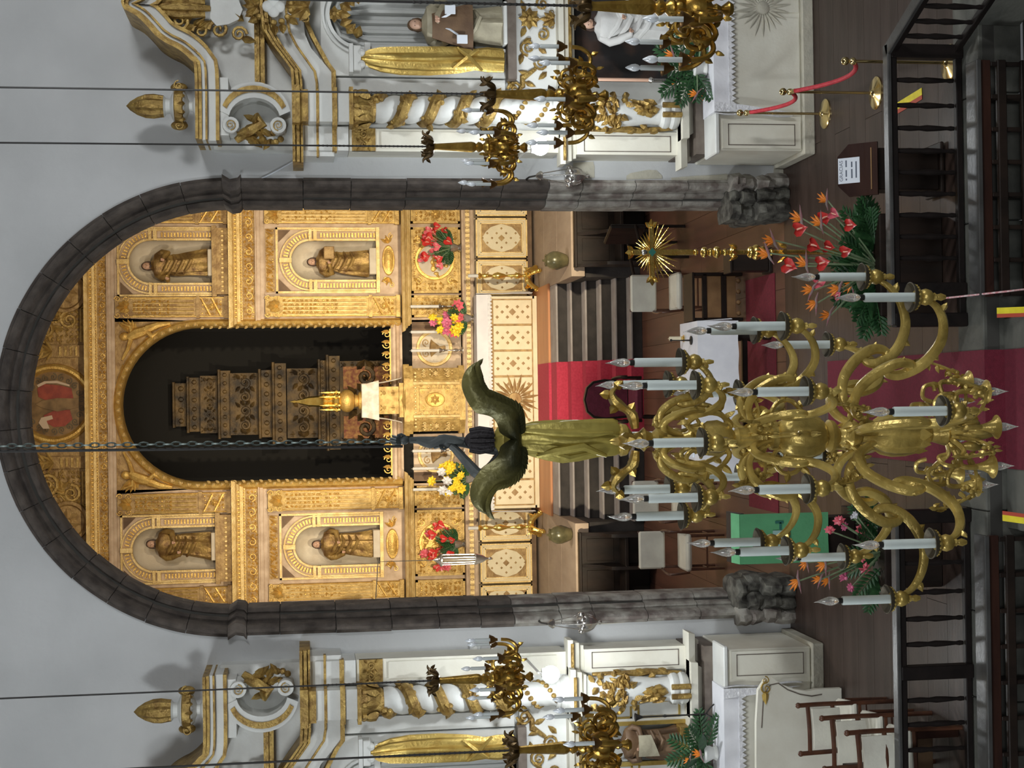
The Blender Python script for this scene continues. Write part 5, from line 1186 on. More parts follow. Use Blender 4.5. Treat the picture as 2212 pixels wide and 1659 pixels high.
# --- shared candle pieces
pan_me = mk(MB().lathe([(0,-.004),(.03,-.002),(.052,.012),(.063,.022),(.066,.02),(.056,.002),(.035,-.016),(.02,-.018)], 22), 'drip_pan', M['pan'])
cup = MB(); cup.lathe([(.0,-.10),(.016,-.095),(.014,-.085),(.030,-.072),(.037,-.05),(.032,-.034),(.026,-.03),(.044,-.016),(.05,-.006),(.03,-.002)], 20)
for i in range(18): a = 2*PI*i/18; cup.sphere((.051*math.cos(a), .051*math.sin(a), -.004), .006, 5, 4)
cup_me = mk(cup, 'cup', M['chgold'])
sl = MB(); sl.lathe([(.0205,0),(.0205,.222),(.019,.226),(0,.226)], 14); sleeve_me = mk(sl, 'candle_sleeve', M['candle'])
co = MB(); co.lathe([(.012,.226),(.0135,.23),(.0135,.244),(.011,.246)], 12); collar_me = mk(co, 'bulb_collar', M['black_metal'])
BP = [(.009,0),(.0155,.010),(.0195,.026),(.0195,.040),(.0165,.056),(.011,.072),(.0055,.088),(.0025,.10),(.0006,.112)]
bb = MB(); bb.lathe(BP, 14); bb.v = [(x+(.006*((z-.07)/.04)**2 if z > .07 else 0), y, z+.246) for x, y, z in bb.v]; bulb_me = mk(bb, 'bulb', M['bulb'])
bd = MB(); bd.lathe(BP, 14, RX(PI)); bulbdown_me = mk(bd, 'bulb', M['bulb'])
def arm_mesh(R, zk, w):
    a = MB()
    inner = [(.07,.02),(.10,.10),(.20,.20),(.34,.205),(.46,.12),(.535,0),(.53,-.09),(.485,-.105),(.47,-.065)]
    outer = [(.515,.035),(.485,.055),(.455,.03),(.455,-.05),(.53,-.17),(.68,-.245),(.83,-.225),(.94,-.15),(.985,-.06)]
    for pts, base in ((inner, 1.0), (outer, 1.0)):
        p = smoothpath([(r*R, 0, z*zk) for r, z in pts], 4); n = len(p)
        rad = [w*(.40+.80*math.sin(PI*min(1, max(0, (i/(n-1)))))**.9) for i in range(n)]; a.tube(p, rad, 8, None, 1.15, True, (0,1,0))
    a.sphere((.475*R, 0, -.07*zk), w*1.0, 8, 6); a.sphere((.505*R, 0, .03*zk), w*.9, 8, 6)
    # leaf flicks on the scrolls
    for r, z, an in ((.60,-.21,-2.3),(.90,-.19,-.4),(.30,.205,2.2),(.52,-.02,-.3),(.985,-.07,-.9)): a.leaf(r*R, 0, z*zk, w*2.7, w*1.9, an, w*.6); a.leaf(r*R, 0, z*zk, w*2.7, w*1.9, an, -w*.6)
    a.lathe([(w*.5,-.14),(w*.9,-.12),(w*.6,-.10)], 10, T(R, 0, 0)); a.tube([(.975*R, 0, -.07*zk), (R, 0, -.10)], w*.55, 8)
    return mk(a, 'arm', M['chgold'])
def add_arm(me, R, ang, z, down=False, par=ch, cm=None):
    # ang measured from the camera side, + towards world -X
    d = math.atan2(-math.cos(ang), -math.sin(ang)); o = inst(me, 'arm', par, T(0,0,z) @ RZ(d))
    for nm, m2 in (('drip_pan', pan_me), ('cup', cup_me), ('candle_sleeve', sleeve_me), ('bulb_collar', collar_me), ('bulb', bulb_me)):
        inst(m2, nm, o, T(R, 0, .0) @ RZ(random.uniform(0, 6)) )
    return o
random.seed(1)
def ringarms(px, R, zk, w, off, n=8):
    me = arm_mesh(R, zk, w); z = L(px)
    for i in range(n): add_arm(me, R, math.radians(off+360/n*i), z)
ringarms(1478, .345, .52, .0135, 1); ringarms(1670, .535, .62, .0155, 22.5); ringarms(1896, .745, .72, .019, -9)
# --- stem
st = MB()
prof = [(0,2150),(.016,2148),(.030,2125),(.034,2100),(.02,2080),(.014,2070),(.03,2055),(.055,2040),(.045,2025),(.035,2010),(.06,2000)]
st.lathe([(r, L(p)) for r, p in prof], 18); chp(st, 'bottom_finial', M['chgold'])
v = MB(); v.lathe([(r, L(p)) for r, p in ((.06,2002),(.085,1985),(.10,1955),(.102,1925),(.09,1900),(.06,1880),(.04,1868),(.035,1858))], 32, None, 0, 2*PI, (12, .12)); v_ = chp(v, 'vase', M['chgold'])
lv = MB()
for i in range(10): lv.leaf(0, 0, 0, .15, .06, PI/2, .02, RZ(2*PI*i/10) @ T(0, -.08, L(2000)) @ RX(-.12))
for i in range(8): lv.leaf(0, 0, 0, .09, .05, -PI/2, .02, RZ(2*PI*i/8) @ T(0, -.04, L(1868)) @ RX(.5))
chp(lv, 'vase_leaves', M['chgold'])
hb = MB(); hb.lathe([(r, L(p)) for r, p in ((.03,1862),(.06,1850),(.065,1835),(.04,1822),(.035,1812),(.07,1800),(.075,1790),(.05,1782))], 18); chp(hb, 'hub', M['chgold'])
ml = MB(); ml.lathe([(r, L(p)) for r, p in ((.05,1784),(.085,1772),(.103,1750),(.108,1728),(.10,1706),(.08,1690),(.05,1682))], 40, None, 0, 2*PI, (10, .10)); chp(ml, 'melon_body', M['chgold'])
hb = MB(); hb.lathe([(r, L(p)) for r, p in ((.045,1684),(.06,1676),(.06,1664),(.035,1656),(.05,1650),(.048,1642),(.044,1600),(.047,1592),(.03,1584))], 20); chp(hb, 'shaft', M['chgold'])
cg = MB(); cg.lathe([(r, L(p)) for r, p in ((.03,1586),(.06,1574),(.082,1550),(.078,1528),(.05,1508),(.03,1500),(.026,1496))], 24, None, 0, 2*PI, (8, .14)); chp(cg, 'upper_body', M['chgold'])
hb = MB(); hb.lathe([(r, L(p)) for r, p in ((.028,1500),(.045,1492),(.03,1482),(.022,1470),(.022,1440),(.045,1428),(.05,1418),(.03,1408),(.04,1396),(.055,1390),(.035,1380),(.03,1366),(.07,1352),(.075,1340),(.06,1334)) ], 18); chp(hb, 'upper_stem', M['chgold'])
# leaf crown under the angel
cr = MB()
for i in range(4):
    Mx = RZ(PI/2*i)
    cr.tube(smoothpath([(.05,0,L(1372)),(.11,0,L(1366)),(.14,0,L(1350)),(.17,0,L(1330)),(.21,0,L(1322)),(.24,0,L(1336))], 3), [.018,.02,.024,.026,.022,.018,.018,.022,.026,.026,.022,.02,.016,.012,.008,.004], 7, Mx, 1.5)
    for r, z, an in ((.12,1358,-.6),(.16,1335,2.4),(.2,1322,1.4),(.23,1328,-.9)): cr.leaf(r, 0, L(z), .055, .045, an, .018, Mx); cr.leaf(r, 0, L(z), .055, .045, an, -.018, Mx)
chp(cr, 'leaf_crown', M['agold2'])
# scroll cage between the tiers
def scrolls(n, z, R, h, off=0.0, w=.014, name='scroll'):
    me = MB(); me.tube(smoothpath([(.05,0,-h*.5),(R*.55,0,-h*.55),(R*.95,0,-h*.2),(R*.95,0,h*.2),(R*.6,0,h*.45),(R*.35,0,h*.3),(R*.42,0,h*.08),(R*.58,0,h*.12)], 3), [w*.7]+[w]*18+[w*.8,w*.7,w*.6], 7)
    for r, zz, an in ((.9,.0,.2),(.8,-.35,-.9),(.7,.42,1.9)): me.leaf(r*R, 0, zz*h, .06, .035, an, .014); me.leaf(r*R, 0, zz*h, .06, .035, an, -.014)
    me = mk(me, name, M['chgold'])
    for i in range(n): inst(me, name, ch, T(0,0,z) @ RZ(2*PI*i/n+off))
scrolls(6, L(1520), .16, .20, .3, .012); scrolls(4, L(1700), .17, .16, .1, .011)
# leafy garlands
def garland(n, z, R, h, off=0.0):
    g = MB(); p = smoothpath([(.04,0,-.02),(R*.4,0,-h*.6),(R*.8,0,-h*.55),(R,0,h*.1),(R*1.02,0,h*.5)], 5); g.tube(p, [.011-.0003*i for i in range(len(p))], 6); r_ = random.Random(6)
    for i, q in enumerate(p):
        if i % 2 == 0:
            for e in (1, -1): g.leaf(q.x, 0, q.z, .045, .024, r_.uniform(0, 6), .012*e)
    for i in range(5): g.sphere((R*.8+.02*math.cos(i*1.3), .02*math.sin(i*1.3), -h*.5+.012*i), .013, 6, 5)
    me = mk(g, 'garland', M['chgold'])
    for i in range(n): inst(me, 'garland', ch, T(0,0,z) @ RZ(2*PI*i/n+off))
garland(4, L(1610), .22, .12, .35); garland(4, L(1815), .25, .13, .6); garland(6, L(2040), .34, .20, .25)
# lower ring of downward bulbs
dm = MB(); dm.tube(smoothpath([(.04,0,.03),(.12,0,.0),(.19,0,.045),(.235,0,.05),(.245,0,.01),(.24,0,-.03)], 4), .012, 8); dm.leaf(.22, 0, .05, .06, .03, 1.2, .012); dm.leaf(.22, 0, .05, .06, .03, 1.2, -.012)
for q in range(1): dm.tube(smoothpath([(.15,0,.10),(.17,0,.14),(.22,0,.13),(.23,0,.09),(.2,0,.08)], 4), .01, 7)
dm = mk(dm, 'lower_arm', M['chgold'])
dc = mk(MB().lathe([(.012,.02),(.016,.0),(.022,-.02),(.035,-.045),(.055,-.06),(.05,-.063),(.02,-.045),(0,-.04)], 18), 'bulb_cup', M['chgold'])
for i in range(8):
    an = math.radians(-8+45*i); d = math.atan2(-math.cos(an), -math.sin(an)); o = inst(dm, 'lower_arm', ch, T(0,0,L(2062)) @ RZ(d)); k = 1.28
    inst(dc, 'bulb_cup', o, T(.24, 0, -.03)); inst(bulbdown_me, 'bulb', o, T(.24, 0, -.085))
for i in range(3):
    a = 2*PI*i/3+.8; f = MB(); f.lathe([(.006,.06),(.012,.05),(.02,.03),(.026,.0),(.022,-.03),(.01,-.045),(0,-.05)], 14, T(.06*math.cos(a), .06*math.sin(a), L(2105))); f.tube([(.03*math.cos(a), .03*math.sin(a), L(2060)), (.06*math.cos(a), .06*math.sin(a), L(2105)+.05)], .008, 6); chp(f, 'pear_finial', M['chgold'])
# --- angel, seen from behind, hanging on the chain by its raised hands
an = thing('winged_angel', 'dark winged angel in a gilt robe holding the chain above the great chandelier', 'sculpture', (XC, YC, cz(1335)))
A = lambda px, py, dy=0.0: (lambda p: (p.x-XC, dy, p.z-cz(1335)))(at(px, py, YC+dy))
rb = MB(); n = 56; vs = []; fs = []
RBP = [(1335, 946, .070), (1325, 946, .078), (1290, 946, .080), (1250, 950, .086), (1215, 952, .088), (1180, 950, .080), (1150, 948, .070), (1125, 948, .060), (1100, 950, .055), (1085, 951, .07), (1075, 952, .06), (1068, 952, .035), (1060, 952, .03)]
for j, (px, py, r) in enumerate(RBP):
    c = A(px, py)
    for i in range(n):
        a = 2*PI*i/n; f = 1+(.10*math.sin(7*a+.010*px)+.06*math.sin(12*a-.008*px))*(1 if px > 1130 else .3)
        vs.append((c[0]+r*f*math.cos(a), c[1]+r*.75*f*math.sin(a), c[2]))
for j in range(len(RBP)-1):
    for i in range(n): fs.append((j*n+i, j*n+(i+1)%n, (j+1)*n+(i+1)%n, (j+1)*n+i))
fs += [tuple(range(n-1,-1,-1)), tuple((len(RBP)-1)*n+i for i in range(n))]; rb.add(vs, fs)
rb.tube([A(1160,985,-.03), A(1200,975,-.06), A(1260,965,-.065), A(1310,985,-.04)], [.01,.02,.02,.008], 7); rb.tube([A(1130,930,-.05), A(1190,935,-.07), A(1270,940,-.065), A(1325,935,-.06)], [.008,.014,.014,.006], 7); rb.tube([A(1180,975,-.05), A(1230,990,-.05), A(1290,975,-.05)], [.008,.018,.006], 7)
rb.build('robe', M['chgold_dark'] if 0 else mat('olive_gilding', (.50,.41,.10), .38, .45, (.36,.29,.065), 6, .15, 30), an)
hd = MB(); c = A(1036, 951); hd.sphere(c, (.046,.052,.068), 18, 14)
for i in range(9): a = PI*i/8; hd.tube([(c[0]-.043*math.cos(a), c[1]-.03*math.sin(a)-.005, c[2]+.045), (c[0]-.05*math.cos(a), c[1]-.05*math.sin(a), c[2]), (c[0]-.045*math.cos(a), c[1]-.05*math.sin(a), c[2]-.06)], [.010,.013,.008], 6)
hd.build('hair', M['angel_hair'], an)
fc = MB(); fc.sphere((c[0], c[1]+.014, c[2]-.004), (.040,.048,.058), 14, 10); fc.tube([(c[0], c[1]+.058, c[2]+.008), (c[0], c[1]+.07, c[2]-.008), (c[0], c[1]+.056, c[2]-.014)], [.005,.009,.006], 6); fc.tube([(c[0]-.014, c[1]+.058, c[2]-.03), (c[0]+.014, c[1]+.058, c[2]-.03)], .004, 5); fc.build('face', M['angel_flesh'], an)
def hand(mb, p, d, flip=1):
    # palm and five fingers closed round the chain
    p = Vector(p); mb.sphere(p, (.020,.014,.024), 10, 8)
    for i in range(4):
        b = p+Vector((-.015+.010*i, -.004, .016)); Lf = (.036,.042,.040,.032)[i]; mb.tube([b, b+Vector((0,-.014,.5*Lf)), b+Vector((.004*flip,-.008,Lf)), b+Vector((.006*flip,.010,Lf*1.02))], [.0068,.0062,.0056,.0042], 6)
    mb.tube([p+Vector((.016*flip,.002,-.006)), p+Vector((.026*flip,-.006,.010)), p+Vector((.022*flip,-.012,.028))], [.0075,.0068,.005], 6)
ar = MB(); ar.tube(smoothpath([A(1085,970,.0), A(1040,965,.03), A(1000,955,.03), A(950,953,.02), A(905,951,.01), A(885,951,.0)], 3), [.030,.030,.028,.026,.024,.023,.023,.022,.021,.02,.019,.018,.0165,.015,.014,.013], 10); hand(ar, A(872, 951, 0), 1); ar.build('raised_arm', M['angel_flesh'], an)
ar = MB(); ar.tube(smoothpath([A(1085,985,-.0), A(1058,1015,-.01), A(1034,1024,-.01), A(1010,1000,0), A(985,972,.0), A(972,962,.0)], 3), [.030,.030,.029,.028,.028,.026,.026,.025,.024,.022,.02,.019,.018,.016,.015,.014], 10); hand(ar, A(964, 957, 0), 1, -1); ar.build('bent_arm', M['angel_flesh'], an)
ck = MB(); ck.tube(smoothpath([A(1000,955,.0), A(960,948,-.01), A(930,960,-.01), A(900,950,-.01)], 4), [.012,.016,.02,.018,.02,.022,.02,.018,.018,.016,.016,.014,.012], 8); ck.build('sleeve_wrap', M['angel_flesh'], an)
def wing(o_, i_, name):
    zt = lambda q: A(820+q[0]/3.95, 760+q[1]/3.95)
    O = smoothpath([zt(q) for q in o_], 3); I = smoothpath([zt(q) for q in i_], 3); m_ = min(len(O), len(I))
    def pick(Ls, t): f = t*(len(Ls)-1); i = min(int(f), len(Ls)-2); return Ls[i].lerp(Ls[i+1], f-i)
    nu, nv = 42, 12; w = MB(); vs = []; fs = []
    for side in (0, 1):
        for j in range(nv+1):
            for i in range(nu+1):
                u, v = i/nu, j/nv; p = pick(O, u).lerp(pick(I, u), v)
                bulge = math.sin(PI*min(1, v*.9+.05))*.045*(1-u*.7)
                ridge = .006*abs(math.sin(v*9+u*26))*(1-u*.5)*(1 if v > .25 else .4)
                y = -.075-(bulge+ridge) if side == 0 else -.06+.012*math.sin(PI*v)
                vs.append((p.x, y-.05*math.sin(PI*u*.9), p.z))
    k = nu+1; N = k*(nv+1)
    for j in range(nv):
        for i in range(nu): a = j*k+i; fs.append((a, a+1, a+k+1, a+k)); fs.append((N+a, N+a+k, N+a+k+1, N+a+1))
    for i in range(nu): fs.append((i, N+i, N+i+1, i+1)); a = nv*k+i; fs.append((a, a+1, N+a+1, N+a))
    for j in range(nv): a = j*k; fs.append((a, a+k, N+a+k, N+a)); a = j*k+nu; fs.append((a, N+a, N+a+k, a+k))
    w.add(vs, fs); r_ = random.Random(3)
    for i in range(30):
        u = .05+.9*i/30; p = pick(I, u); q = pick(I, min(1, u+.03)); d = math.atan2(q.z-p.z, q.x-p.x); w.leaf(p.x, -.09-.045*math.sin(PI*u*.9), p.z, .05, .022, d-(.5 if name == 'right' else -.5), .012)
    return fixn(w.build('wing', M['angel_dark'], an))
wing([(1100,742),(1010,690),(985,620),(940,560),(870,535),(800,520),(740,450),(692,350),(678,270),(700,190),(745,130),(808,90)], [(1185,745),(1178,660),(1168,570),(1140,490),(1065,440),(960,390),(890,360),(840,300),(818,240),(800,180),(795,140),(808,92)], 'right')
wing([(1100,742),(1015,800),(990,870),(930,930),(860,970),(800,1045),(762,1110),(745,1190),(762,1270),(800,1320),(850,1355),(895,1377)], [(1185,745),(1192,850),(1185,960),(1135,1045),(1065,1090),(1010,1108),(960,1130),(912,1180),(884,1245),(878,1300),(884,1345),(895,1379)], 'left')
# --- hanging chain
hc = thing('hanging_chain', 'grey iron chain running up from the angel of the great chandelier', 'chain', (XC, YC, cz(870)))
lk = MB(); lk.tube([(.009*math.cos(2*PI*i/10), 0, .021*math.sin(2*PI*i/10)) for i in range(11)], .0034, 5, None, 1, False); lk = mk(lk, 'chain_link', mat('pale_iron', (.10,.125,.115), .45, .5))
x1 = at(0, 970, YC).x-XC; zt_ = cz(0)-cz(870)
for i in range(78): t = i*.034; inst(lk, 'chain_link', hc, T(.012+(x1)*t/zt_, 0, t+.02) @ RZ(PI/2*(i % 2)))
cb = MB(); cb.tube([(-.01, 0, 0), (-.01+x1, 0, zt_), (-.01+x1*1.6, 0, zt_*1.6)], .006, 6); cb.build('cable', M['black_metal'], hc)
# ------------------------------------------------------------------ small brass chandeliers of the aisles
def small_chandelier(px, py, Y, label, first=None, chain_py=None, ang=0.0):
    # px = image row of the body centre
    p = at(px, py, Y); t = thing('brass_chandelier', label, 'chandelier', tuple(p), ang)
    if first is not None:
        for c in first.children: copytree(c, t)
        return t
    b = MB(); b.lathe([(.0,-.25),(.03,-.245),(.045,-.22),(.03,-.20),(.015,-.18),(.03,-.15),(.02,-.13),(.06,-.11),(.10,-.07),(.105,-.02),(.085,.03),(.05,.06),(.035,.08),(.05,.10),(.045,.12),(.025,.14),(.04,.16),(.045,.18),(.025,.20)], 20); b.build('body', M['chan2'], t)
    s = MB(); s.lathe([(.03,.20),(.042,.215),(.046,.24),(.026,.54),(.03,.56),(.02,.57)], 16, None, 0, 2*PI, (8,.12)); s.build('shaft', M['chan2'], t)
    c = MB(); c.sphere((0,0,.60), (.04,.04,.03), 10, 8)
    for i in range(6):
        Mx = RZ(PI/3*i); c.tube(smoothpath([(.02,0,.57),(.06,0,.58),(.085,0,.61),(.11,0,.65),(.14,0,.655)], 3), [.012,.014,.016,.018,.02,.02,.018,.016,.014,.012,.009,.006,.004], 6, Mx, 1.4); c.leaf(.09, 0, .62, .06, .03, 2.0, .012, Mx); c.leaf(.10, 0, .63, .06, .03, -.8, .012, Mx)
    c.build('leaf_crown', mat('dark_bronze', (.10,.06,.02), .45, .6), t)
    a = MB()
    for pts, w in (([(.06,-.02),(.10,-.10),(.17,-.13),(.22,-.08),(.21,-.01),(.16,.0),(.15,-.05),(.18,-.06)], .017), ([(.19,-.05),(.22,-.10),(.28,-.10),(.325,-.04),(.335,.03)], .015), ([(.06,.03),(.10,.09),(.16,.09),(.18,.04),(.14,.02)], .012)):
        q = smoothpath([(r, 0, z) for r, z in pts], 3); a.tube(q, w, 7, None, 1.2)
    for r, z, an_ in ((.12,-.12,-2.2),(.22,-.05,.4),(.28,-.11,-1.2),(.15,.1,1.2)): a.leaf(r, 0, z, .06, .035, an_, .015); a.leaf(r, 0, z, .06, .035, an_, -.015)
    am = mk(a, 'arm', M['chan2'])
    pn = mk(MB().lathe([(.0,.02),(.012,.02),(.014,.035),(.03,.055),(.042,.085),(.046,.088),(.036,.075),(0,.065)], 16), 'drip_pan', mat('dark_brass', (.16,.085,.025), .4, .6))
    sv_ = mk(MB().lathe([(.015,.066),(.015,.21),(.012,.214),(0,.214)], 10), 'candle_sleeve', mat('grey_sleeve', (.42,.45,.44), .5))
    bl = mk(MB().lathe([(.008,.214),(.018,.228),(.022,.245),(.019,.265),(.010,.285),(.002,.30)], 12), 'bulb', mat('frosted_bulb', (.72,.76,.80), .2, .1))
    for i in range(8):
        o = inst(am, 'arm', t, RZ(2*PI*i/8+.2))
        for nm, me in (('drip_pan', pn), ('candle_sleeve', sv_), ('bulb', bl)): inst(me, nm, o, T(.335, 0, (.04 if i % 2 else .0)))
    cm = MB(); cm.tube([(0,0,.6),(0,0,6.0)], .0075, 6); cm.build('chain', M['black_metal'], t)
    kn = MB(); 
    for i in range(26): kn.sphere((0,0,.66+.035*i), (.010,.010,.014), 6, 4)
    kn.build('chain_knots', M['black_metal'], t, kind='stuff')
    return t
c1 = small_chandelier(1078, 318, -3.0, 'small brass chandelier hanging nearest the right pillar of the arch')
small_chandelier(1240, 206, -5.3, 'small brass chandelier before the twisted column of the right side altar', c1, ang=.3)
small_chandelier(1490, 18, -7.6, 'largest looking brass chandelier at the upper edge before the white statue', c1, ang=.15)
small_chandelier(1090, 1464, -3.0, 'small brass chandelier hanging before the left side altar column', c1, ang=.5)
small_chandelier(1290, 1612, -5.3, 'brass chandelier in front of the small brown statue of the left side altar', c1, ang=.1)
# ------------------------------------------------------------------ silver lamps hung on the pillars
def pillar_lamp(px, py, s, label):
    p = at(px, py, -.28); t = thing('silver_lamp', label, 'lamp', tuple(p))
    b = MB(); b.lathe([(0,-.17),(.015,-.165),(.025,-.15),(.012,-.13),(.03,-.11),(.07,-.08),(.095,-.03),(.10,.02),(.085,.06),(.06,.08),(.05,.10)], 20, None, 0, 2*PI, (8,.18)); b.build('bowl', M['silver'], t)
    c = MB(); c.lathe([(.02,.33),(.045,.34),(.05,.36),(.03,.39),(.01,.41)], 14); c.build('crown', M['silver'], t)
    r = MB()
    for i in range(6): a = 2*PI*i/6; r.sphere((.09*math.cos(a), .09*math.sin(a), .05), (.03,.03,.035), 8, 6)
    r.build('lobes', M['silver'], t)
    for i in range(3):
        a = 2*PI*i/3+.5; k = MB(); k.tube([(.09*math.cos(a), .09*math.sin(a), .06), (.03*math.cos(a), .03*math.sin(a), .34)], .006, 5); k.build('chain', M['silver'], t)
    k = MB(); k.tube([(0,0,.4),(0,.1,.46),(0,.25,.47)], .01, 6); k.build('bracket', M['black_metal'], t); return t
pillar_lamp(1240, 380, 1, 'silver hanging lamp on the right pillar of the arch'); pillar_lamp(1266, 1345, -1, 'silver hanging lamp on the left pillar of the arch')
# ================================================================== FURNISHINGS
YRL = -4.45
def cyl(mb, a, b, r, n=10): return mb.tube([a, b], r, n)
# --- altar rail
bal = MB(); bal.lathe([(.016,.07),(.020,.10),(.014,.13),(.022,.22),(.026,.30),(.018,.36),(.024,.44),(.018,.52),(.014,.56),(.018,.60)], 10); bal_me = mk(bal, 'baluster', M['rail_wood'])
def rail(name, label, x0, x1, bals, posts):
    t = thing('altar_rail', label, 'railing', ((x0+x1)/2, YRL, .005)); ox = (x0+x1)/2
    fixn(MB().bbox(x0-ox, x1-ox, -.05, .05, .60, .635, .008).build('top_rail', M['rail_top'], t)); fixn(MB().bbox(x0-ox, x1-ox, -.035, .035, .55, .60, .006).build('under_rail', M['rail_wood'], t))
    fixn(MB().bbox(x0-ox, x1-ox, -.03, .03, .01, .06, .006).build('bottom_rail', M['rail_wood'], t))
    for x in bals: inst(bal_me, 'baluster', t, loc=(x-ox, 0, 0))
    for x in posts: fixn(MB().bbox(x-ox-.055, x-ox+.055, -.05, .05, 0, .60, .008).build('post', M['rail_wood'], t))
    return t
rR = rail('r', 'dark turned-baluster altar rail right of the central carpet', .58, 2.80, [1.11, 1.28, 1.45, 1.62, 1.79, 1.96, 2.14, 2.32, 2.52], [.62, .86, 2.745])
ox = 1.69; d = Vector((2.99-2.75, -.60, 0)).normalized(); e = Vector((2.75-ox, 0, 0)); f_ = e+d*2.6; ang = math.atan2(d.y, d.x)
for nm, w, z0, z1, m_ in (('top_rail', .05, .60, .635, M['rail_top']), ('under_rail', .035, .55, .60, M['rail_wood']), ('bottom_rail', .03, .03, .08, M['rail_wood'])):
    o = fixn(MB().bbox(0, 2.6, -w, w, z0, z1, .006).build(nm, m_, rR)); o.location = e; o.rotation_euler = (0, 0, ang)
for i in range(12): q = e+d*(.2+.19*i); inst(bal_me, 'baluster', rR, loc=q)
rL = rail('l', 'dark turned-baluster altar rail left of the central carpet', -4.4, -.88, [-1.12, -1.30, -1.53, -1.74, -1.94, -2.38, -2.57, -2.77, -2.97, -3.17, -3.4, -3.6, -3.8], [-.93, -2.16, -4.0])
# angled stone coping continuing the kerb on the right
cp = thing('trim_3', 'grey stone coping running towards the nave at the right', 'kerb', (2.95, -4.6, -.34)); cp['kind'] = 'structure'
o = fixn(MB().bbox(0, 2.4, -.16, .16, 0, .36, .015).build('coping_stone', M['nave_stone'], cp)); o.rotation_euler = (0, 0, ang); o.location = (.08, -.1, 0)
# --- kneeler benches in front of the rail
def kneeler(label, x0, x1, Y):
    w = x1-x0; t = thing('kneeler_bench', label, 'bench', ((x0+x1)/2, Y, -.34)); h = w/2
    fixn(MB().bbox(-h, h, -.10, .09, .44, .48, .006).build('top_board', M['rail_top'], t)); fixn(MB().bbox(-h, h, -.085, -.04, .36, .44, .005).build('apron', M['red_wood'], t))
    fixn(MB().bbox(-h, h, -.10, -.05, .24, .31, .006).build('kneeling_board', M['dark_wood'], t)); fixn(MB().bbox(-h, h, -.10, -.06, .06, .12, .006).build('stretcher', M['dark_wood'], t))
    n = max(3, int(w/.25)+1)
    for i in range(n):
        x = -h+.03+(w-.06)*i/(n-1); fixn(MB().bbox(x-.016, x+.016, -.09, -.05, .0, .36, .004).build('leg', M['dark_wood'], t))
        if i % 3 == 0: fixn(MB().bbox(x-.02, x+.02, -.05, .07, .0, .44, .004).build('rear_leg', M['dark_wood'], t))
    return t
xa = at(2130, 128, -5.0).x; xb = at(2130, 640, -5.0).x
kneeler('dark wooden kneeler bench below the rail on the right', xb, xa, -4.90)
xc_, xd_ = at(2130, 1158, -5.0).x, at(2130, 1720, -5.0).x
kneeler('dark wooden kneeler bench below the rail on the left', xd_, xc_, -4.90)
# --- central carpet
cp = MB(); zz = [(-1.30, .006), (-4.775, .010), (-4.780, -.152), (-5.13, -.152), (-5.135, -.335), (-6.0, -.335)]
c = thing('aisle_carpet', 'crimson carpet running down the middle through the gap in the rail', 'carpet', (-.09, -4.4, 0))
xs = (-.55, .37); vs = [(x, y, z) for x in xs for y, z in zz]; k = len(zz); cp.add(vs, [(i, i+1, k+i+1, k+i) for i in range(k-1)]); cp.add([(x, y+.004, z-.004) for x, y, z in vs], [(i, k+i, k+i+1, i+1) for i in range(k-1)])
cp.v = [(x+.09, y+4.4, z) for x, y, z in cp.v]; cp.build('pile', M['carpet2'], c, False, 0)
# --- rug and altar table
tag(fixn(MB().bbox(-1.28, 1.40, .33, 1.42, .001, .012, .004).build('rug', mat('dark_red_rug', (.16,.010,.022), .95, 0, (.12,.008,.016), 30, .4, 150), None)), 'dark red rug spread under the free-standing altar table', 'rug')
t = thing('altar_table', 'free-standing altar table in the chancel under a white cloth', 'table', (.02, .75, .012))
fixn(MB().bbox(-.82, .82, -.36, .36, .82, .87, .01).build('table_top', M['dark_wood'], t))
for sx in (-1, 1):
    for sy in (-1, 1): MB().lathe([(.04,0),(.045,.06),(.03,.12),(.04,.4),(.05,.6),(.035,.7),(.045,.82)], 12, T(sx*.68, sy*.26, 0)).build('leg', M['dark_wood'], t)
fixn(MB().bbox(-.68, .68, -.03, .03, .2, .26, .006).build('stretcher', M['dark_wood'], t))
t = thing('altar_cloth', 'white linen cloth over the free-standing altar table', 'cloth', (.02, .75, .882))
c = MB(); c.grid(lambda u, v: (-.85+1.70*u, -.38+.76*v, .010+.002*math.sin(u*20)*math.sin(v*9)), 24, 10, (0,0,-.008))
c.grid(lambda u, v: (-.85+1.70*u, -.385-.014*v*math.sin(u*34)-.02*v, .010-.46*v), 70, 8, (0,.006,0)); c.build('top', M['linen'], t)
c = MB()
for q in (-1, 1): c.grid(lambda u, v, q=q: (q*(.852+.02*v+.012*v*math.sin(u*18)), -.385+.77*u, .010-.40*v), 26, 8, (-q*.006,0,0))
c.build('side_fall', M['linen'], t)
p = at(1500, 735, .6)
t = thing('microphone', 'small black microphone on a stand on the altar table', 'microphone', (p.x, .62, .893))
MB().lathe([(.05,0),(.05,.012),(.01,.02),(.008,.12)], 14).build('base', M['black_metal'], t); g = MB(); g.tube([(0,0,.12),(0,-.02,.2),(0,-.05,.24)], .006, 6); g.sphere((0,-.055,.25), (.016,.02,.016), 8, 6); g.build('gooseneck', M['black_metal'], t)
p = at(1468, 731, .9); t = thing('altar_candle', 'short cream candle at the right end of the altar table', 'candle', (p.x, .95, .893)); MB().lathe([(.04,0),(.04,.01),(.02,.015),(.028,.03),(.028,.04)], 14).build('holder', M['brass'], t); MB().lathe([(.025,.04),(.025,.17),(.02,.175),(.004,.177),(.003,.19)], 14).build('wax', M['cream'], t)
t = thing('missal', 'open missal lying at the left end of the altar table', 'book', (-.45, .70, .893)); fixn(MB().bbox(-.2, 0, -.14, .14, 0, .025, .004).build('left_pages', M['paper'], t)); fixn(MB().bbox(.003, .2, -.14, .14, 0, .03, .004).build('right_pages', M['paper'], t))
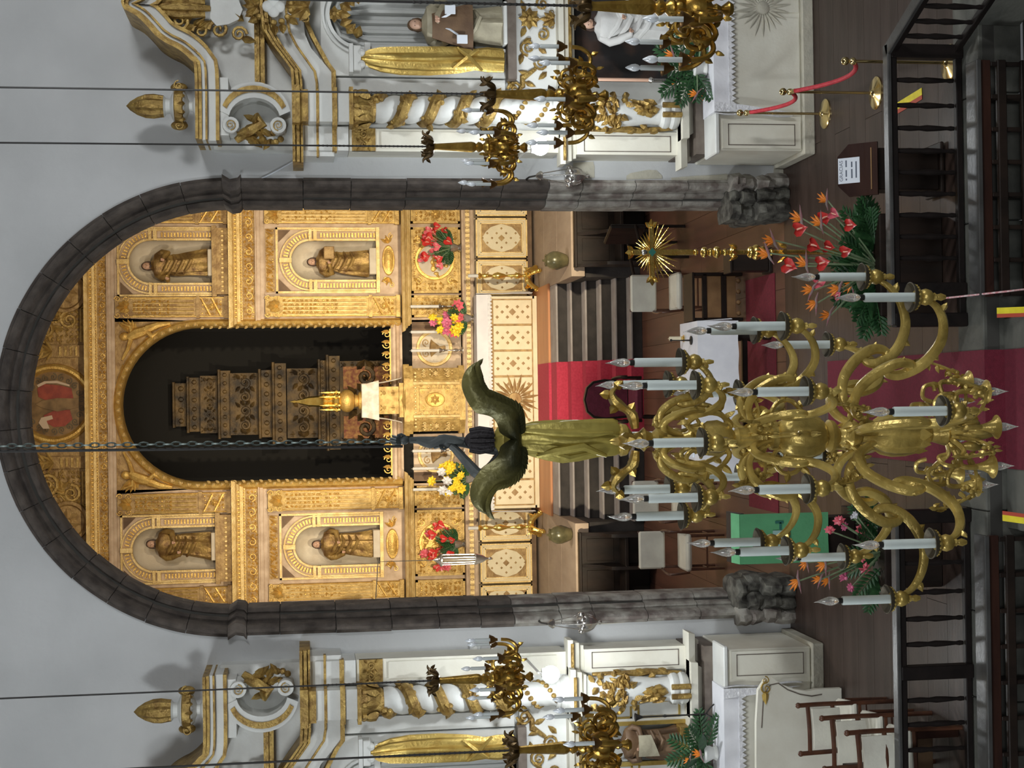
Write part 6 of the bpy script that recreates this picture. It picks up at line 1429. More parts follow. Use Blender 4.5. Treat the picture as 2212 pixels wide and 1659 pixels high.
# --- presidential chair in red
t = thing('red_armchair', 'wine-red velvet armchair with rounded back in front of the altar steps', 'chair', (.0, 5.55, .001))
sh = [(-.27,.50),(-.30,.85),(-.27,1.02),(-.18,1.12),(0,1.16),(.18,1.12),(.27,1.02),(.30,.85),(.27,.50)]
fixn(MB().prism(sh, .16, .26).build('back_frame', M['dark_wood'], t, False, 30)); fixn(MB().prism([(x*.88, .52+(z-.5)*.93) for x, z in sh], .135, .17).build('back_cushion', M['velvet'], t, False, 30))
fixn(MB().bbox(-.29, .29, -.30, .18, .38, .50, .03).build('seat', M['velvet'], t))
for sx in (-1, 1):
    g = MB(); g.tube(smoothpath([(sx*.30,.2,.72),(sx*.32,-.1,.70),(sx*.32,-.3,.68),(sx*.32,-.33,.62)], 4), .025, 8); g.tube([(sx*.31,-.27,.40),(sx*.31,-.27,.68)], .022, 8); g.build('armrest', M['dark_wood'], t)
    for yy in (-.26, .2): MB().lathe([(.03,0),(.02,.05),(.03,.2),(.025,.38)], 10, T(sx*.26, yy, 0)).build('leg', M['dark_wood'], t)
# --- white upholstered chairs
def make_white_chair(name, label, loc, rz, group=None):
    t = thing(name, label, 'chair', loc, rz, group)
    fixn(MB().bbox(-.24, .24, -.24, .22, .42, .50, .03).build('seat', M['chair_white'], t)); fixn(MB().bbox(-.24, .24, .20, .26, .66, 1.0, .02).build('backrest', M['chair_white'], t))
    for sx in (-1, 1):
        MB().tube(smoothpath([(sx*.22,.24,0),(sx*.22,.23,.45),(sx*.22,.25,.8),(sx*.22,.29,1.0)], 3), .018, 8).build('rear_leg', M['chair_wood'], t); MB().tube([(sx*.21,-.21,0),(sx*.21,-.21,.43)], [.014,.02], 8).build('leg', M['chair_wood'], t)
        MB().tube([(sx*.215,-.2,.16),(sx*.22,.22,.16)], .011, 6).build('stretcher', M['chair_wood'], t)
        g = MB(); g.tube(smoothpath([(sx*.24,.24,.70),(sx*.27,0,.70),(sx*.27,-.2,.68),(sx*.25,-.21,.45)], 4), .016, 8); g.build('armrest', M['chair_wood'], t)
    MB().tube([(-.21,-.21,.22),(.21,-.21,.22)], .011, 6).build('stretcher', M['chair_wood'], t); return t
def chp_(px, py): return gnd(px, py, 1.0)
w1 = make_white_chair('white_chair', 'white upholstered armchair right of the altar table below the cross', (1.38, 3.0, .001), 0)
for lab, x, y in (('white upholstered armchair left of the red chair, nearest the altar steps', -1.30, 3.05), ('white upholstered armchair left of the altar table beside the dark bench', -1.93, 2.75)):
    c = copytree(w1, None, (x, y, .001), 0); c['label'] = lab
# --- light wood reading stand beside the right chair
t = thing('reading_stand', 'wooden prayer desk with light panels beside the altar table', 'desk', (1.22, 1.75, .001))
for sx in (-1, 1): fixn(MB().bbox(sx*.27-.02, sx*.27+.02, -.18, .18, 0, .62, .005).build('side_frame', M['dark_wood'], t))
fixn(MB().bbox(-.25, .25, -.16, -.13, .26, .44, .004).build('panel', M['light_wood'], t)); fixn(MB().bbox(-.25, .25, -.16, -.13, .08, .20, .004).build('panel', M['light_wood'], t)); fixn(MB().bbox(-.27, .27, -.18, -.12, .20, .26, .004).build('cross_bar', M['dark_wood'], t)); fixn(MB().bbox(-.29, .29, -.22, .2, .60, .63, .005).build('top', M['dark_wood'], t)); fixn(MB().bbox(-.27, .27, -.18, -.12, .44, .49, .004).build('cross_bar', M['dark_wood'], t))
for i in range(4): MB().sphere((-.2+.13*i, -.165, .05), .03, 8, 6).build('knob', M['light_wood'], t)
t = thing('dark_pedestal', 'dark wooden pedestal box beside the altar table', 'pedestal', (1.55, .55, .001)); fixn(MB().bbox(-.12, .12, -.12, .12, .04, .46, .008).build('box', M['dark_wood'], t)); fixn(MB().bbox(-.14, .14, -.14, .14, .46, .49, .006).build('top', M['dark_wood'], t)); fixn(MB().bbox(-.14, .14, -.14, .14, 0, .04, .006).build('base', M['dark_wood'], t))
# --- choir stalls against the platforms
def stall(label, x0, x1, Y):
    w = (x1-x0)/2; t = thing('choir_stall', label, 'bench', ((x0+x1)/2, Y, .001)); n = 3
    fixn(MB().bbox(-w, w, .30, .36, 0, 1.06, .006).build('back_panel', M['dark_wood'], t)); fixn(MB().bbox(-w, w, -.14, .30, .42, .47, .006).build('seat', M['dark_wood'], t)); fixn(MB().bbox(-w-.03, w+.03, .26, .40, 1.06, 1.10, .008).build('cap_rail', M['dark_wood'], t))
    for i in range(n+1):
        x = -w+2*w*i/n; g = MB(); pr = [(-.18,0),(-.18,.55),(-.14,.68),(-.04,.74),(.10,.78),(.24,.95),(.30,1.06),(.30,0)]
        vs = [(x-.025, y, z) for y, z in pr]+[(x+.025, y, z) for y, z in pr]; k = len(pr); g.add(vs, [tuple(range(k)), tuple(range(2*k-1, k-1, -1))]+[(j, (j+1)%k, k+(j+1)%k, k+j) for j in range(k)]); fixn(g.build('end_panel', M['dark_wood'], t))
    for i in range(n):
        x = -w+2*w*(i+.5)/n; fixn(MB().bbox(x-w/n*.7, x+w/n*.7, .285, .302, .56, .98, .004).build('carved_panel', M['dark_wood'], t))
    return t
stall('dark carved choir stall against the platform right of the altar steps', 2.05, 3.5, 6.35); stall('dark carved choir stall against the platform left of the altar steps', -3.5, -2.05, 6.35)
t = thing('dark_armchair', 'black wooden armchair with brown seat below the golden cross', 'chair', (2.05, 4.35, .001), -1.2)
fixn(MB().bbox(-.26, .26, -.24, .24, .40, .47, .015).build('seat', M['red_wood'], t)); fixn(MB().bbox(-.26, .26, .22, .28, .55, 1.05, .02).build('backrest', M['dark_wood'], t))
for sx in (-1, 1):
    for yy in (-.22, .25): MB().tube([(sx*.24, yy, 0), (sx*.24, yy, .42 if yy < 0 else 1.0)], .022, 8).build('leg', M['dark_wood'], t)
    MB().tube(smoothpath([(sx*.26,.25,.7),(sx*.29,0,.68),(sx*.28,-.24,.66)], 3), .022, 8).build('armrest', M['dark_wood'], t)
# --- processional cross
px_ = at(1500, 545, -2.2); t = thing('processional_cross', 'golden processional cross with rays on a tall staff', 'cross', (px_.x, -2.2, .001)); zc = at(1408, 545, -2.2).z
sf = MB(); sf.lathe([(.02,0),(.02,zc-.52)], 10); sf.build('staff', M['gold_shine'], t)
kb = MB()
for z, r in ((zc-.50,.045),(zc-.56,.035),(zc-.62,.05),(zc-.70,.03),(zc-.78,.05),(zc-.95,.05),(zc-1.0,.065),(zc-1.06,.05),(zc-1.15,.03),(zc-.42,.028)): kb.sphere((0,0,z), (r,r,r*.8), 12, 8)
for i in range(6): a = PI/3*i; kb.leaf(0, 0, 0, .09, .04, PI/2, .015, RZ(a) @ T(0,-.035,zc-.82) @ RX(.5)); kb.leaf(0, 0, 0, .10, .05, PI/2, .015, RZ(a) @ T(0,-.04,zc-1.3) @ RX(.6))
kb.build('knops', M['gold_shine'], t)
cr = MB(); cr.bbox(-.20, .20, -.016, .016, zc-.022, zc+.022, .006); cr.bbox(-.022, .022, -.016, .016, zc-.40, zc+.18, .006)
for x, z, a in ((.20,zc,0),(-.20,zc,PI),(0,zc+.18,PI/2)):
    for b in (0, .9, -.9): cr.leaf(x, -.01, z, .07, .045, a+b, .02); cr.leaf(x, .01, z, .07, .045, a+b, -.02)
    cr.sphere((x, 0, z), .022, 8, 6)
cr.build('cross', M['gold_shine'], t)
ry = MB()
for i in range(32):
    a = 2*PI*(i+.5)/32
    if min(abs(math.sin(2*a)), 1) < .12: continue
    r1 = .22 if math.sin(a) < 0 else .13; ry.leaf(.04*math.cos(a), 0, zc+.04*math.sin(a), r1, .018, a, .006); ry.leaf(.04*math.cos(a), .002, zc+.04*math.sin(a), r1, .018, a, -.006)
ry.build('rays', M['gold_shine'], t); fixn(MB().prism([(-.035,zc),(0,zc-.035),(.035,zc),(0,zc+.035)], -.03, -.01).build('gem', M['green_dark'], t)); MB().sphere((0,-.02,zc+.075), (.025,.012,.03), 10, 8).build('medallion', M['silver'], t)
MB().lathe([(.16,0),(.16,.02),(.05,.04),(.03,.10)], 18).build('foot', M['brass'], t)
t.scale = (1.15, 1.0, 1.0)
# --- green ambo
YAM = -2.1; c = at(1690, 1162, YAM); t = thing('ambo', 'wooden ambo hung with a bright green embroidered cloth', 'lectern', (c.x, YAM, .001)); zt = at(1600, 1162, YAM).z; zb = at(1790, 1162, YAM).z; hw = .235
fixn(MB().bbox(-.18, .18, .02, .34, .04, zt-.08, .01).build('body', M['dark_wood'], t)); fixn(MB().bbox(-.26, .26, -.02, .40, 0, .04, .008).build('foot', M['dark_wood'], t))
g = MB(); g.add([(x, y, z) for x in (-.24,.24) for y, z in ((-.01, zt-.03), (.30, zt+.02), (.30, zt+.05), (-.01, zt))], [(0,1,2,3),(7,6,5,4),(0,4,5,1),(1,5,6,2),(2,6,7,3),(3,7,4,0)]); fixn(g.build('desk', M['dark_wood'], t))
cl = MB(); cl.grid(lambda u, v: (-hw+2*hw*u, -.022-.006*math.sin(u*9)*v, zt+.012-(zt-zb)*v), 14, 10, (0,-.005,0)); cl.grid(lambda u, v: (-hw+2*hw*u, -.022+.18*v, zt+.012+.030*v), 8, 4, (0,-.003,.005)); cl.build('green_cloth', M['green'], t)
em = MB(); zm = zb+(zt-zb)*.56
em.box(-.075, .075, -.036, -.030, zm-.075, zm+.075); fixn(em.build('embroidered_square', mat('pale_embroidery', (.30,.48,.44), .8), t))
em = MB(); em.box(-.10, .085, -.037, -.031, zm-.095, zm-.078); em.box(-.012, .012, -.037, -.031, zm+.08, zm+.24); em.box(.085, .15, -.037, -.031, zm-.01, zm+.01); em.box(.14, .165, -.037, -.031, zm-.03, zm+.05); fixn(em.build('embroidered_lines', M['green_dark'], t)); 
# --- sloped notice lectern at the rail
YL = -4.02; c = at(1850, 367, YL); t = thing('notice_lectern', 'dark sloped lectern bearing a printed white notice behind the right rail', 'lectern', (c.x, YL, .021))
z0 = at(1898, 367, YL-.1).z; z1 = at(1812, 367, YL+.12).z
fixn(MB().bbox(-.17, .17, -.08, .16, .03, z0-.02, .008).build('body', M['dark_wood'], t)); fixn(MB().bbox(-.22, .22, -.12, .2, 0, .03, .008).build('foot', M['dark_wood'], t))
sl_ = math.atan2(z1-z0, .22); BM = T(0, -.10, z0-.02) @ RX(sl_); Lb = math.hypot(z1-z0, .22)
b = MB(); hw = .215
vs = [(x, y, z) for z in (0, .025) for x, y in ((-hw,0),(hw,0),(hw,Lb*.72),(.12,Lb),(-.12,Lb),(-hw,Lb*.72))]; b.add(vs, [tuple(range(5,-1,-1)), tuple(range(6,12))]+[(i,(i+1)%6,6+(i+1)%6,6+i) for i in range(6)], BM); fixn(b.build('board', M['red_wood'], t))
fixn(MB().bbox(-.17, .17, .045, .055, .026, .034, .002, BM).build('ledge', M['light_wood'], t))
sg = thing('notice_sheet', 'white printed notice lying on the sloped lectern', 'notice', (c.x, YL, .021)); fixn(MB().bbox(-.105, .105, Lb*.44, Lb*.985, .026, .029, .001, BM).build('sheet', M['paper'], sg))
cu = bpy.data.curves.new('heading', 'FONT'); cu.body = 'GRACIAS'; cu.size = .042; cu.align_x = 'CENTER'; cu.extrude = .0004
to_ = bpy.data.objects.new('heading', cu); me = bpy.data.meshes.new_from_object(to_); me.name = 'heading'; me.materials.clear(); me.materials.append(M['ink']); bpy.data.objects.remove(to_)
o = inst(me, 'heading', sg, BM @ T(0, Lb*.865, .0295))
ln = MB(); q = Lb*.985-Lb*.44
for yy, segs in ((.62, ((-.08,-.065),(-.05,.005),(.03,.085))), (.36, ((-.065,.01),(.025,.07))), (.16, ((-.065,.07),))):
    for a, b_ in segs: ln.box(a, b_, Lb*.44+q*yy-.006, Lb*.44+q*yy+.006, .0292, .0298, BM)
ln.build('text_lines', M['ink'], sg, kind='stuff')
# --- brass stanchions and red ropes
sm = [('base', mk(MB().lathe([(.15,0),(.15,.01),(.13,.022),(.05,.035),(.025,.05),(.02,.06)], 24), 'base', M['brass'])), ('pole', mk(MB().lathe([(.013,.05),(.013,.82)], 12), 'pole', M['brass'])), ('collar', mk(MB().lathe([(.02,.80),(.03,.81),(.03,.83),(.018,.845)], 14), 'collar', M['brass'])), ('ball', mk(MB().sphere((0,0,.885), .034, 16, 12), 'ball', M['brass']))]
SPOS = []
for (x, y, py, lab) in ((1590, 1783, 246, 'brass rope stanchion standing closest to the right side altar'), (1700, 1893, 201, 'brass rope stanchion in the middle of the red rope'), (1822, 2052, 136, 'brass rope stanchion beside the corner of the altar rail')):
    g_ = gnd(y, py, .0); t = thing('stanchion', lab, 'stanchion', (g_.x, g_.y, 0.005 if g_.y < -4.3 else .0), 0, 'brass stanchions with red ropes'); SPOS.append(Vector((g_.x, g_.y, .82)))
    for nm, me in sm: inst(me, nm, t)
for i, lab in ((0, 'red velvet rope hanging between the two stanchions nearest the altar'), (1, 'red velvet rope hanging between the two stanchions nearest the rail')):
    a, b = SPOS[i], SPOS[i+1]; n = 14; path = []
    for k in range(n+1): u = k/n; q = a.lerp(b, u); q.z -= .30*4*u*(1-u)*.75; path.append(q-a)
    t = thing('barrier_rope', lab, 'rope', tuple(a)); MB().tube(path, .019, 10).build('rope', M['rope'], t); 
    g = MB(); g.tube([path[0], path[1]*.5], .021, 10); g.tube([path[-1], path[-1].lerp(path[-2], .5)], .021, 10); g.build('end_hook', M['brass'], t)
# --- yellow and red ribbons
def ribbon(label, pts, z, w, flip=1):
    p = [gnd(x, y, z) for x, y in pts]; t = thing('floor_ribbon', label, 'ribbon', tuple(p[0])); d = (p[1]-p[0]); L_ = d.length; a = math.atan2(d.y, d.x)
    t.rotation_euler = (0, 0, a)
    fixn(MB().bbox(0, L_, 0, w*.62, 0, .004, .001).build('yellow_band', M['yellow'], t)); fixn(MB().bbox(0, L_, -w*.38, 0, 0, .004, .001).build('red_band', M['redtape'], t)); return t
ribbon('yellow and red tape on the floor behind the right altar rail', [(1917, 250), (1992, 205)], .002, .10)
def band_(label, px0, py, px1, py1, Y, up):
    a, b = at(px0, py, Y), at(px1, py1, Y-.25); t = thing('bench_ribbon', label, 'ribbon', tuple(a)); d = b-a; L_ = d.length
    o = MB(); 
    M_ = Matrix((( d.x/L_, 0, 0, 0), (d.y/L_, 1, 0, 0), (d.z/L_, 0, 1, 0), (0,0,0,1)))
    def strip_(x0, x1, nm, m_):
        fixn(MB().add([(x0,0,0),(x1,0,0),(x1+d.x,d.y,d.z),(x0+d.x,d.y,d.z),(x0,.006,.003),(x1,.006,.003),(x1+d.x,d.y+.006,d.z+.003),(x0+d.x,d.y+.006,d.z+.003)], [(0,1,2,3),(7,6,5,4),(0,4,5,1),(1,5,6,2),(2,6,7,3),(3,7,4,0)]).build(nm, m_, t))
    strip_(0, .045*up, 'yellow_band', M['yellow']); strip_(-.028*up, 0, 'red_band', M['redtape']); return t
band_('yellow and red band on the end of the right front bench', 2155, 678, 2240, 675, -5.35, 1)
band_('yellow and red band on the end of the left front bench', 2167, 1112, 2240, 1122, -5.35, -1)
def pew(label, x0, x1):
    t = thing('pew', label, 'pew', ((x0+x1)/2, -5.5, -.34)); w = (x1-x0)/2
    fixn(MB().bbox(-w, w, -.05, .0, .31, .36, .008).build('book_rest', M['red_wood'], t)); fixn(MB().bbox(-w, w, -.04, .0, .14, .20, .006).build('front_rail', M['red_wood'], t))
    n = max(3, int(2*w/.4)+1)
    for i in range(n): x = -w+.04+(2*w-.08)*i/(n-1); fixn(MB().bbox(x-.03, x+.03, -.045, -.005, 0, .31, .006).build('post', M['red_wood'], t))
    return t
def linerope(): 
    a = at(1985, 650, -4.45); b = at(2240, 622, -5.45); t = thing('twisted_cord', 'thin red and white twisted cord stretched across the gap in the rail', 'cord', tuple(a)); d = b-a
    MB().tube([(0,0,0), d*.5+Vector((0,0,-.01)), d], .007, 8).build('cord', mat('pink_white_cord', (.75,.62,.62), .6, 0, (.6,.2,.22), 40), t)
linerope()
pew('dark front pew at the lower right edge of the view', at(2200, 660, -5.5).x, at(2200, 100, -5.5).x); pew('dark front pew at the lower left edge of the view', at(2200, 1700, -5.5).x, at(2200, 1120, -5.5).x)
# --- candlesticks on the gradine
sk = [('stick', mk(MB().lathe([(.07,0),(.07,.015),(.03,.04),(.015,.08),(.03,.12),(.035,.15),(.015,.18),(.012,.32),(.03,.36),(.02,.38),(.045,.42),(.05,.44),(.02,.445)], 16), 'stick', M['silver'])), ('candle', mk(MB().lathe([(.027,.44),(.027,.95),(.022,.96),(.003,.962),(.003,.985)], 12), 'candle', M['robe_white'])), ('flutter', None)]
for i, (py, lab) in enumerate(((662, 'outermost silver candlestick right of the tabernacle'), (717, 'middle silver candlestick right of the tabernacle'), (757, 'innermost silver candlestick right of the tabernacle'), (973, 'innermost silver candlestick left of the tabernacle'), (1011, 'middle silver candlestick left of the tabernacle'), (1056, 'outermost silver candlestick left of the tabernacle'))):
    p = at(960, py, 10.62); t = thing('candlestick', lab, 'candlestick', (p.x, 10.58, 2.411), 0, 'silver candlesticks on the gradine')
    for nm, me in sk:
        if me: inst(me, nm, t, S(1, 1, .96))
# --- tall golden candle stands with winged feet
def stand(py, lab, s):
    p = at(1150, py, 9.95); t = thing('candle_stand', lab, 'candlestick', (p.x, 9.9, 1.151)); zt = at(1030, py, 9.9).z-1.151
    MB().lathe([(.05,.12),(.06,.16),(.03,.2),(.025,.26),(.05,.30),(.055,.34),(.03,.38),(.02,.5),(.05,.58),(.065,.63),(.05,.68),(.02,.72),(.03,.78),(.045,.84),(.03,.88),(.06,.92),(.03,.94)], 16, S(1,1,zt/.96)).build('stem', M['gold_shine'], t)
    for i in range(3):
        a = 2*PI*i/3-PI/2+.3*s; g = MB(); g.tube(smoothpath([(.02,0,.14),(.08,0,.13),(.14,0,.06),(.17,0,.0),(.20,0,.01)], 3), [.03,.035,.04,.04,.036,.032,.03,.028,.026,.025,.024,.022,.02], 8, RZ(a)); g.leaf(.06, 0, .14, .13, .07, -.5, .03, RZ(a)); g.leaf(.10, 0, .08, .12, .06, .9, .03, RZ(a)); g.sphere((.18,0,.02), .028, 8, 6, RZ(a)); g.v = [(x*1.35, y*1.35, z*1.3) for x, y, z in g.v]; g.build('winged_foot', M['gold_shine'], t)
    MB().lathe([(.03,.0),(.03,.17),(.026,.175),(.003,.177)], 14, T(0,0,zt*.98)).build('candle', M['robe_white'], t)
stand(596, 'tall golden candle stand right of the high altar', 1); stand(1137, 'tall golden candle stand left of the high altar', -1)
# --- dark glazed urns on the platforms
def vase(px, py, lab):
    p = gnd(1232, py, 1.111); t = thing('dark_urn', lab, 'urn', (p.x, 7.15, 1.111)); MB().lathe([(.06,0),(.09,.02),(.12,.09),(.145,.17),(.145,.24),(.12,.30),(.09,.34),(.10,.36),(.085,.355),(.07,.33)], 24).build('bowl', M['urn'], t); MB().lathe([(.0,.345),(.07,.35),(.04,.37),(.012,.38),(.02,.40),(0,.41)], 18).build('lid', M['urn'], t)
vase(1205, 560, 'dark glazed urn on the right platform edge'); vase(1205, 1152, 'dark glazed urn on the left platform edge')
# --- silver lantern hanging at the left of the high altar
p = at(1000, 1208, 6.2); t = thing('hanging_lantern', 'silver glass lantern hanging left of the high altar', 'lantern', tuple(p))
cage = MB()
for i in range(6): a = PI/3*i; cage.tube([(.07*math.cos(a), .07*math.sin(a), -.20), (.075*math.cos(a), .075*math.sin(a), .30)], .008, 6)
cage.lathe([(.085,-.2),(.09,-.19),(.085,-.17),(.075,-.17)], 18); cage.lathe([(.075,.30),(.10,.31),(.10,.33),(.06,.36),(.03,.40),(.01,.44)], 18); cage.build('cage', M['silver'], t)
MB().lathe([(.085,-.2),(.07,-.25),(.05,-.30),(.025,-.34),(.012,-.38),(.025,-.40),(.015,-.43),(0,-.435)], 16).build('pendant', M['silver'], t)
MB().lathe([(.06,-.17),(.062,.29)], 18).build('glass', M['glass'], t); k = MB(); k.tube([(0,0,.44),(0,0,1.25),(-3.63-p.x,.05,1.35)], .007, 6); k.build('hanger', M['black_metal'], t)
# dark carved bracket on the left chancel wall
p = at(850, 1290, 8.2); t = thing('carved_canopy', 'dark carved wooden canopy projecting from the left chancel wall', 'canopy', (-3.62, 8.2, p.z))
g = MB(); g.box(.0, .38, -.45, .45, -.05, .05); g.box(.0, .30, -.38, .38, .05, .14); fixn(g.build('cornice', M['dark_wood'], t))
g = MB(); 
for i in range(9): g.leaf(.30, -.46, .10+.0*i, .0001, .0001, 0, .001)
g = MB()
for i in range(8): y = -.42+.12*i; g.sphere((.33, y, .10), (.05,.05,.10), 8, 6); g.tube([(.30,y,.1),(.20,y,.3),(.05,y,.55)], [.03,.025,.015], 6)
g.build('carving', M['dark_wood'], t); fixn(MB().bbox(0, .22, -.4, .4, -.5, -.05, .01).build('panel', M['robe_brown'], t))
# --- chairs and cream screen in front of the left side altar
pts = [(1632,1700),(1632,1560),(1636,1490),(1650,1468),(1668,1464),(1688,1478),(1715,1488),(1740,1492),(1762,1488),(1764,1520),(1764,1700)]
P_ = [at(x, y, -1.55) for x, y in pts]; t = thing('cream_screen', 'cream painted bench end with sweeping curved edge before the left side altar', 'screen', (P_[2].x, -1.55, 0))
poly = [(p.x-P_[2].x, p.z) for p in P_]; poly += [(poly[-1][0], .0), ]
poly2 = [(x, z) for x, z in poly]
fixn(MB().prism([(poly[0][0], .02)]+poly[:9]+[(poly[8][0], .02)], -.03, .03).build('panel', M['altar_cream'], t, False, 30))
g = MB(); ed = [Vector((x, -.034, z)) for x, z in poly[1:9]]; g.tube([Vector((v.x-.05, v.y, v.z-.05)) for v in ed], .006, 5); g.build('painted_line', M['brown_ledge'], t)
g = MB(); c = poly[3]; g.spiral(c[0]-.08, -.045, c[1]-.01, .06, 1.4, 1, 0); g.spiral(c[0]-.0, -.045, c[1]+.0, .04, 1.4, -1, 0); g.leaf(c[0]-.1, -.04, c[1]+.0, .14, .07, PI, .03); g.build('gilt_scroll', M['agold2'], t)
def side_chair(lab, loc, rz):
    t = thing('walnut_chair', lab, 'chair', loc, rz)
    fixn(MB().bbox(-.21, .21, -.21, .21, .42, .48, .02).build('seat', M['chair_white'], t)); fixn(MB().bbox(-.20, .20, -.20, .20, .39, .42, .004).build('seat_frame', M['chair_wood'], t))
    for sx in (-1, 1):
        g = MB(); g.tube(smoothpath([(sx*.20,.20,0),(sx*.20,.19,.45),(sx*.205,.22,.75),(sx*.205,.27,.98)], 4), .02, 8); g.sphere((sx*.205,.27,.99), .026, 8, 6); g.build('rear_leg', M['chair_wood'], t); MB().tube([(sx*.19,-.19,0),(sx*.19,-.19,.40)], [.014,.02], 8).build('leg', M['chair_wood'], t)
    for z, y in ((.90,.255),(.66,.21)):
        g = MB(); g.tube(smoothpath([(-.20,y,z),(0,y+.035,z+.005),(.20,y,z)], 5), .02, 8, None, .6); g.build('back_rail', M['chair_wood'], t)
    MB().tube([(-.19,-.19,.2),(.19,-.19,.2)], .011, 6).build('stretcher', M['chair_wood'], t)
    b = MB(); b.grid(lambda u, v: (-.17+.34*u, .225+.02*math.sin(u*PI)+.03*v, .60+.26*v), 8, 6, (0,-.03,0)); b.build('back_pad', M['chair_white'], t); return t
c_a = gnd(1790, 1560, .0)
cpos = [gnd(x, y, .93) for x, y in ((1700, 1556), (1748, 1584), (1799, 1616))]
k1 = side_chair('walnut chair with cream pads farthest from the left rail', (cpos[0].x, cpos[0].y-.25, 0), PI+.12)
for lab, k in (('walnut chair with cream pads in the middle of the three by the left rail', 1), ('walnut chair with cream pads nearest to the left rail', 2)):
    c = copytree(k1, None, (cpos[k].x, cpos[k].y-.25, 0), PI+.12); c['label'] = lab
t = thing('wooden_bench', 'low dark wooden bench behind the left altar rail', 'bench', (-3.2, -4.05, 0)); fixn(MB().bbox(-.55, .55, -.16, .16, .36, .41, .008).build('seat', M['red_wood'], t)); fixn(MB().bbox(-.52, .52, .10, .13, .12, .36, .004).build('panel', M['robe_brown'], t))
for sx in (-1, 1): fixn(MB().bbox(sx*.48-.03, sx*.48+.03, -.14, .14, 0, .36, .006).build('leg', M['red_wood'], t))

# --- further small things of the side altars
p = at(1400, 173, -.72); t = thing('tall_candle', 'tall pale processional candle before the black niche of the right altar', 'candle', (p.x, -.72, 1.064)); zt = at(1255, 173, -.72).z-1.064
MB().lathe([(.07,0),(.07,.012),(.03,.03),(.018,.06),(.03,.09),(.016,.12),(.016,zt*.42),(.035,zt*.44),(.02,zt*.46)], 16).build('holder', M['silver'], t); MB().lathe([(.018,zt*.46),(.018,zt*.97),(.014,zt*.98),(.003,zt)], 12).build('wax', M['flesh'], t)
p = at(1450, 1546, -.72); t = thing('iron_candlestick', 'thin black iron candlestick standing before the left altar niche', 'candlestick', (p.x, -.72, 1.064)); zt = at(1372, 1546, -.72).z-1.064
for i in range(3): a = 2*PI*i/3; MB().tube(smoothpath([(0,0,.10),(.06*math.cos(a),.06*math.sin(a),.05),(.10*math.cos(a),.10*math.sin(a),.008)], 3), .008, 6).build('foot', M['black_metal'], t)
MB().lathe([(.008,.08),(.014,.2),(.008,.24),(.010,zt*.6),(.016,zt*.63),(.008,zt*.66),(.008,zt*.9),(.03,zt*.97),(.045,zt),(.03,zt*.985),(0,zt*.97)], 12).build('stem', M['black_metal'], t)
pts_ = [at(x, y, -.02) for x, y in ((490, 408), (520, 404), (560, 388), (600, 368), (632, 350), (645, 344))]; t = thing('wall_cable', 'thin white cable looped from the arch to the right side altar', 'cable', tuple(pts_[0])); MB().tube(smoothpath([q-pts_[0] for q in pts_], 4), .007, 6).build('cable', M['paper'], t)
p = at(1026, 1402, -.03); t = thing('junction_box', 'small grey electrical box on the wall left of the arch', 'box', tuple(p)); fixn(MB().bbox(-.06, .06, 0, .03, -.06, .06, .006).build('case', M['plaster'], t)); MB().sphere((0,-.003,0), (.03,.008,.03), 10, 6).build('cover', M['altar_white'], t)
